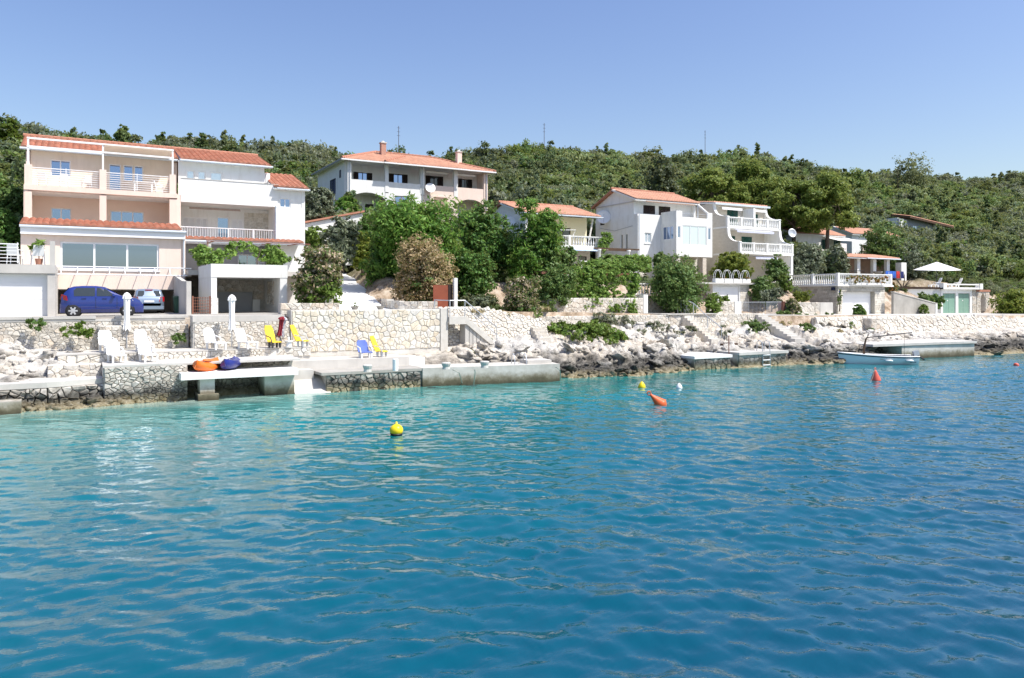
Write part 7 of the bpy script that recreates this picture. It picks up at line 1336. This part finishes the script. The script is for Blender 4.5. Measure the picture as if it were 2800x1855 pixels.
shrub('round_bush', 'dense green bush left of the vine-covered pergola', 'bush', 1515, 838, 735, 115, 46.2, 'figleaf', 3800, .1, 9)
shrub('dark_bush', 'purplish dark dry bush on the bank left of the oleander', 'bush', 1310, 852, 805, 130, 44.2, 'scrubgrey', 1500, .09, 6)
# vine
t_ = thing('hanging_vine', 'large bright green vine draped over the pergola and the stone wall', 'vine', (34, 47, 4)); bl = []
g = random.Random(8)
for i in range(58):
    u = g.uniform(1562, 1738); f = (u - 1562) / 176; v = g.uniform(742, 832 + 14 * f); p = at(u, v, 46.25 + g.uniform(0, .5) - .35 * f * (v > 815)); bl.append((p.x, p.y, p.z, .5, .3, .48))
for i in range(20): u = g.uniform(1668, 1738); p = at(u, g.uniform(828, 862), 45.8); bl.append((p.x, p.y, p.z, .26, .14, .3))
for i in range(20): p = at(g.uniform(1590, 1755), g.uniform(718, 742), g.uniform(46.8, 49)); bl.append((p.x, p.y, p.z, .5, .5, .22))
link('leaves', crown_mesh('leaves', bl, 30000, .115, 1.15, 12, clump=.5, up=.1), t_, mat=M['vine'])
t_ = thing('hanging_vine', 'green vine growing on the slope between the pergolas', 'vine', (42, 54, 5)); bl = []
for i in range(22): p = at(g.uniform(1625, 1765), g.uniform(705, 738), g.uniform(52, 56)); bl.append((p.x, p.y, p.z, .6, .5, .36))
for i in range(5): p = at(g.uniform(1645, 1665), g.uniform(648, 690), 60.2); bl.append((p.x, p.y, p.z, .5, .4, .5))
link('leaves', crown_mesh('leaves', bl, 15000, .13, 1.2, 13, clump=.5), t_, mat=M['vine'])
t_ = thing('grape_vine', 'grape vine hanging along the veranda of the white house', 'vine', (9.5, 49.6, 6.3)); bl = []
for u, v, r_ in [(548, 690, .5), (565, 700, .55), (585, 705, .5), (605, 698, .45), (625, 690, .4), (642, 678, .38), (660, 672, .34), (678, 672, .3), (692, 680, .3), (705, 690, .35), (722, 700, .45), (740, 708, .5), (755, 700, .5), (770, 708, .48), (735, 680, .3), (760, 682, .3), (555, 715, .35), (760, 722, .35)]:
    p = at(u, v, 49.4 + g.uniform(-.3, .4)); bl.append((p.x, p.y, p.z, r_, r_ * .8, r_ * .8))
link('leaves', crown_mesh('leaves', bl, 8500, .11, 1.2, 14, clump=.5), t_, mat=M['vine']); mb = MB()
for u, v in ((560, 720), (700, 720)): p = at(u, v, 49.4); mb.tube([p + Vector((0, 0, -.6)), p + Vector((.1, 0, .3)), p + Vector((.3, 0, .9))], .03, 5)
mb.build('stem', M['bark'], t_)
def palm(label, P, hh, r_, n=26, size=1.0, cat='palm'):
    t = thing('palm_tree', label, cat, tuple(P)); mb = MB(); mb.tube([(0, 0, -.2), (.05, 0, hh * .5), (0, 0, hh)], [.15, .13, .12], 8); mb.build('trunk', M['bark'], t, True, local=True); g = random.Random(int(P[0] * 10))
    for i in range(n):
        a = 6.283 * i / n * 1.618 * 3; el = g.uniform(-.3, 1.2); L_ = r_ * g.uniform(.8, 1.1); mb = MB(); pts = [Vector((math.cos(a) * math.cos(el) * L_ * f, math.sin(a) * math.cos(el) * L_ * f, hh + math.sin(el) * L_ * f - .5 * L_ * f * f)) for f in (0, .33, .66, 1)]
        sd = Vector((-math.sin(a), math.cos(a), 0))
        for k in range(3):
            for s_ in (-1, 1):
                for q_ in range(3): f = (q_ + .5) / 3; c = pts[k].lerp(pts[k + 1], f); d = (pts[k + 1] - pts[k]).normalized(); e = c + sd * s_ * .28 * r_ + d * .22 * r_ - Vector((0, 0, .1 * r_)); mb.add([c - d * .05 * r_, e, c + d * .05 * r_], [(0, 1, 2)])
        mb.build('frond', M['figleaf'], t, local=True)
palm('small fan palm between the white pergola columns', (at(1660, 700, 58).x, 58, 7.0), 1.15, 1.15); palm('young palm beside the cream house balcony', (at(1525, 690, 58).x, 58, 8.6), 1.1, 1.0)
# middle right gardens
shrub('fig_tree', 'broad dark fig tree in front of the bay house', 'tree', 1850, 850, 716, 165, 47.6, 'figleaf', 7500, .13, 12, 1.5, trunk_r=.13); shrub('fig_tree', 'upright young tree against the stone base of the bay house', 'tree', 1810, 760, 690, 60, 54, 'figleaf', 1900, .13, 6)
shrub('round_bush', 'rounded glossy green shrub in front of the white garage', 'bush', 1948, 860, 805, 58, 46.2, 'groundgreen', 1700, .08, 6); shrub('hedge_bush', 'low bright hedge shrub beside the white garage wall', 'bush', 1978, 838, 810, 60, 47.6, 'groundgreen', 900, .08, 5)
shrub('citrus_tree', 'golden green tree behind the hoops of the white garage', 'tree', 2000, 770, 690, 130, 54, 'brightleaf', 4300, .13, 9, trunk_r=.1)
shrub('garden_shrub', 'green shrub right of the white garage', 'bush', 2085, 830, 755, 85, 49.5, 'figleaf', 2300, .11, 7); shrub('garden_shrub', 'silvery low shrub at the foot of the balustrade wall', 'bush', 2110, 845, 790, 80, 47, 'olive', 1700, .1, 6, 2.4)
shrub('small_tree', 'small round-crowned tree below the stone house balcony', 'tree', 2125, 795, 695, 75, 53, 'figleaf', 2200, .12, 6, trunk_r=.09); shrub('small_tree', 'small round tree by the left end of the terrace balustrade', 'tree', 2148, 805, 745, 45, 50.5, 'groundgreen', 1000, .1, 5, trunk_r=.06)
shrub('olive_tree', 'grey-green olive tree left of the veranda house', 'tree', 2205, 770, 675, 120, 58, 'olive', 4500, .14, 10, 2.4, trunk_r=.15); shrub('olive_tree', 'darker olive tree in front of the veranda house', 'tree', 2285, 755, 672, 75, 58.5, 'olive', 3000, .14, 8, 2.4, trunk_r=.14)
shrub('clipped_hedge', 'yellow-green clipped hedge on the garden wall', 'hedge', 2198, 830, 797, 68, 47.4, 'brightleaf', 1500, .08, 6); shrub('dry_shrub', 'wispy shrub in front of the garden wall by the steps', 'bush', 2168, 875, 815, 50, 44.4, 'oleander', 1300, .08, 6, 2.2, extra=[('green_foliage', (1, .8, 0, .9), 600, .08, 'figleaf')])
shrub('laurel_bush', 'upright dark laurel in front of the white garage door on the right', 'bush', 2350, 885, 832, 42, 43.5, 'darkleaf', 1500, .1, 6, extra=[('lit_leaves', (1, 1, 0, 1), 500, .1, 'groundgreen')]); shrub('ground_shrub', 'low green shrub on the reddish bank below the right garage', 'bush', 2320, 897, 875, 55, 42.6, 'groundgreen', 800, .08, 5)  # laurel carries a second set of leaves in a lighter green
shrub('yucca_bush', 'spiky dark bush beside the weathered ramp wall', 'bush', 2528, 842, 800, 48, 49, 'figleaf', 1100, .1, 5, 4.0); shrub('yucca_bush', 'spiky dark bush against the green garage side wall', 'bush', 2562, 850, 805, 36, 49.4, 'darkleaf', 900, .1, 5, 4.0); shrub('fern_plant', 'bright fern-like plant in front of the ramp wall', 'plant', 2530, 858, 832, 34, 46.6, 'groundgreen', 500, .08, 4, 3.5)
shrub('wall_climber', 'small climbing rose on the stone garage corner', 'climber', 2295, 845, 790, 22, 47.6, 'figleaf', 500, .08, 6, sq=.4); shrub('wall_climber', 'reddish climber where the terrace meets the ramp wall', 'climber', 2440, 800, 770, 36, 48.4, 'flowers', 700, .09, 5)
shrub('olive_tree', 'tall olive tree behind the right end of the balustrade', 'tree', 2410, 760, 622, 135, 63, 'figleaf', 4300, .16, 9, 2.0, trunk_r=.15); shrub('olive_tree', 'spreading grey olive over the veranda house roof', 'tree', 2465, 775, 664, 170, 62.2, 'olive', 5200, .15, 11, 2.4, trunk_r=.14)
t_ = thing('bare_tree', 'bare twisting fig branches beside the white end wall', 'tree', (78.5, 52, 5)); mb = MB(); p = at(2468, 790, 52.5)
for i in range(9): a = i * .7; e = p + Vector((1.5 * math.cos(a), .8 * math.sin(a), 1.2 + .5 * math.sin(i * 2.3))); mb.tube([p, p.lerp(e, .5) + Vector((.15, 0, .1)), e], [.06, .04, .015], 5)
mb.build('branches', M['bark'], t_)
shrub('garden_tree', 'grey-green tree with dark trunk behind the open parasol', 'tree', 2640, 790, 675, 150, 64, 'scrubgrey', 5200, .17, 10, trunk_r=.2); shrub('garden_bush', 'fresh green bush above the stone arch', 'bush', 2715, 790, 740, 110, 66, 'acacia', 2600, .18, 7)
shrub('tamarisk_bush', 'feathery yellow-green tamarisk bush at the right edge above the rocks', 'bush', 2775, 905, 800, 115, 46, 'brightleaf', 5200, .13, 10, 3.0); shrub('round_bush', 'low rounded green bush in front of the sheet fence', 'bush', 2720, 842, 818, 60, 51, 'groundgreen', 1300, .12, 5); shrub('dark_bush', 'dense dark bush mass at the right edge behind the fence', 'bush', 2755, 785, 700, 140, 72, 'darkleaf', 4200, .2, 9)
# left edge
shrub('hill_tree', 'dark leafy tree at the left edge behind the garage terrace', 'tree', 15, 700, 570, 90, 56, 'darkleaf', 3600, .13, 8, trunk_r=.14); shrub('garden_shrub', 'light green shrub on the cut bank behind the peach house', 'bush', 30, 590, 505, 80, 64, 'figleaf', 2000, .15, 7)
# pines
for i, (u, vb, vt, wpx, y, lab) in enumerate([(1945, 690, 462, 165, 73, 'tall pine directly behind the bay house roof'), (2045, 700, 446, 175, 76, 'tallest pine behind the stone house'), (2120, 690, 488, 140, 72, 'pine right behind the stone house gable'), (2170, 720, 495, 190, 69.2, 'broad dark pine hanging over the pine house roof'), (2262, 745, 472, 150, 66.8, 'pine with bare leaning trunk in front of the pine house'), (1985, 640, 490, 150, 80, 'lower pine between the two white houses')]):
    p = at(u, vb, y); q_ = at(u, vt, y); s = FPX / (y / ray(u)[1]); W = wpx / s; z0 = float(tz(p.x, y)); H = q_.z - z0; g = random.Random(i + 40); bl = []
    for k in range(20):
        f = k / 19; zz_ = H * (.42 + .52 * f); sp_ = W * .42 * math.sin(math.pi * (.22 + .7 * f)); a = g.uniform(0, 6.28); bl.append((sp_ * math.cos(a), sp_ * math.sin(a), zz_, W * .17, W * .17, H * .075))
    tree('pine_tree', lab, 'tree', (p.x, y, z0), bl, 21000, .16, 'pine', .24, 2.6, 'pine trees behind the houses', clump=.6, up=.6, trunk_top=(.1, .1, H * .85))
# standing-out trees of the hillside and skyline
SP = []
for u, vb, vt, wpx, y, lab, lm in [(2490, 545, 437, 135, 128, 'biggest round tree on the skyline at the right', 'scrub'), (342, 420, 340, 52, 130, 'round pine on the skyline above the peach house roof', 'scrubbright'), (22, 430, 322, 70, 120, 'pine group at the left frame edge skyline', 'scrubbright'), (557, 415, 362, 32, 140, 'small round tree on the skyline above the white house', 'scrub'), (1815, 560, 425, 110, 100, 'big grey-leaved oak on the slope above the bay house', 'scrubgrey'), (1600, 600, 555, 60, 78, 'bright green shrub behind the cream house roof', 'brightleaf'), (1700, 560, 480, 70, 96, 'dark bushy oak on the slope left of the bay house', 'scrub'), (2330, 560, 470, 90, 118, 'bushy tree on the slope above the pine', 'scrubbright')]:
    _p = at(u, vb, y); shrub('hillside_tree', lab, 'tree', u, vb, vt, wpx, y, lm, 2600, .3 if y > 90 else .18, 8, 1.6, trunk_r=.2, zb=min(_p.z, float(tz(_p.x, y))))
pm = [crown_mesh('crown', [(rnd.uniform(-.5, .5), rnd.uniform(-.5, .5), .75 + rnd.uniform(-.25, .45), rnd.uniform(.38, .58)) for _ in range(6)], 1100, .12, 1.6, 70 + i, clump=.42) for i in range(4)]
for me_, lm in zip(pm, ('scrub', 'scrubgrey', 'scrub', 'scrubbright')): me_.materials.append(M[lm])
tmb = MB(); tmb.tube([(0, 0, -.3), (.03, 0, .4), (0, .03, .9)], [.07, .055, .03], 6); tme = tmb.mesh('trunk'); tme.materials.append(M['bark'])
g = random.Random(77); k = 0
while k < 130:
    u = g.uniform(700, 2790); y = g.uniform(80, 150); dx, dy = ray(u); x = y / dy * dx
    if not clear(x, y) or (130 < x < 164 and y < 104) or any((x - a) ** 2 + (y - b_) ** 2 < 40 for a, b_ in SP): continue
    SP.append((x, y)); k += 1; s = g.uniform(2.0, 3.3); r_ = thing('evergreen_tree', 'rounded evergreen tree standing out of the hillside scrub', 'tree', (x, y, float(tz(x, y))), 0, 'evergreen trees on the hillside')
    r_.scale = (s, s * g.uniform(.85, 1.15), s * g.uniform(.85, 1.2)); r_.rotation_euler = (0, 0, g.uniform(0, 6.28))
    for nm, me_ in (('crown', pm[g.randrange(4)]), ('trunk', tme)): o = bpy.data.objects.new(nm, me_); COL.objects.link(o); o.parent = r_
# ground cover
def patch(name, label, spots, n, size, lm, asp=2.2, cat='ground cover', stuff=True):
    bl = []
    for u, v, y, r_ in spots: p = hit(u, v + 4) if u > 1200 and y < 43 else at(u, v, y); bl.append((p.x, p.y, p.z + r_ * .12, r_, r_ * .9, r_ * .42))
    o = link(name, crown_mesh(name, bl, n, size, asp, len(bl) * 7, clump=.5, up=.6, shell=.3), mat=M[lm]); return tag(o, label, cat, kind='stuff' if stuff else None)
patch('ground_cover', 'bright green creeping ground cover above the white rocks', [(1520, 905, 40.6, .9), (1560, 912, 40.4, 1.0), (1600, 925, 40.0, .9), (1640, 920, 40.4, 1.1), (1680, 918, 40.5, .9), (1620, 900, 41.3, .9), (1540, 895, 41.2, .7), (1660, 935, 39.8, .7), (1625, 880, 42.2, .8), (1580, 905, 40, 1.0), (1610, 912, 40, 1.1), (1505, 895, 40, .7), (1650, 905, 40, 1.0), (1690, 930, 40, .7)], 9000, .1, 'groundgreen')
patch('ground_cover', 'grey-green lavender-like scrub below the stone wall', [(1650, 880, 42.4, .9), (1690, 885, 42.2, 1.0), (1720, 892, 42.0, .8), (1530, 885, 41.8, .6), (1795, 895, 42.0, .8), (1760, 905, 41.4, .6), (1850, 915, 41.0, .6), (1500, 880, 42, .5), (1890, 900, 41.8, .5), (1925, 905, 41.6, .5), (1975, 890, 42.8, .4), (1985, 910, 41.6, .5), (1670, 875, 42, .9), (1700, 878, 42, .9), (1640, 870, 42.4, .8)], 6500, .09, 'groundgrey', 2.6)
patch('ground_cover', 'olive green scrub beside the concrete steps', [(2055, 890, 42.4, .8), (2080, 895, 42.2, .8), (2110, 905, 41.6, .7), (2130, 912, 41.2, .7), (2060, 905, 41.4, .5), (2145, 860, 44.2, .6), (2190, 870, 43.4, .7), (2205, 890, 42.4, .5), (2215, 905, 41.6, .5), (2230, 868, 44, .4), (2265, 860, 44.2, .4), (2385, 900, 41.2, .4), (2320, 890, 42.2, .7)], 5600, .09, 'figleaf', 2.4)
patch('dry_grass', 'dry straw-coloured grass on the banks', [(2150, 885, 42.6, .5), (2250, 875, 43.2, .5), (1340, 855, 42.6, .5), (1300, 850, 42.6, .5), (1380, 858, 42.6, .4), (1480, 848, 43.6, .5), (2300, 905, 41.6, .4)], 1300, .08, 'straw', 4.0, 'grass')
for i, (u, v, y, r_, lm, lab) in enumerate([(100, 893, 41.3, .42, 'figleaf', 'small green plant growing from the road wall at the far left'), (195, 915, 41.0, .6, 'groundgreen', 'yellow-green weed clump at the foot of the road wall'), (488, 935, 40.9, .42, 'figleaf', 'dark green weed in the shaded wall corner'), (235, 920, 40.9, .35, 'groundgreen', 'small weed right of the yellow-green clump'), (1283, 968, 38.6, .25, 'groundgrey', 'grey-green tuft below the handrail stairs'), (1335, 930, 40.3, .3, 'figleaf', 'green tuft at the foot of the handrail')]):
    p = hit(u, v + 6) if u > 1200 else at(u, v, y); t_ = thing('weed_clump', lab, 'plant', tuple(p)); link('leaves', crown_mesh('leaves', [(0, 0, r_ * .3, r_, r_ * .8, r_ * .6), (r_ * .5, 0, r_ * .5, r_ * .5)], 420, .08, 2.6, 90 + i, up=.5, shell=.2), t_, True, M[lm])
# bare limestone outcrop and stony clearing on the slope
for i, (x, y, s) in enumerate([(57, 92, 2.2), (60.5, 93.5, 1.6), (54.5, 90.5, 1.5), (64, 88, 1.1), (70, 97, 1.8), (67.5, 96, 1.2), (52.5, 95, 1.0), (262, 150, 3.2)]):
    o = link('outcrop', BOUL[i % 7], bpy.data.objects['hillside']); o.location = (x, y, float(tz(x, y)) + .1); o.scale = (s * 1.5, s, s * .6); o.rotation_euler = (.1, .2, i)
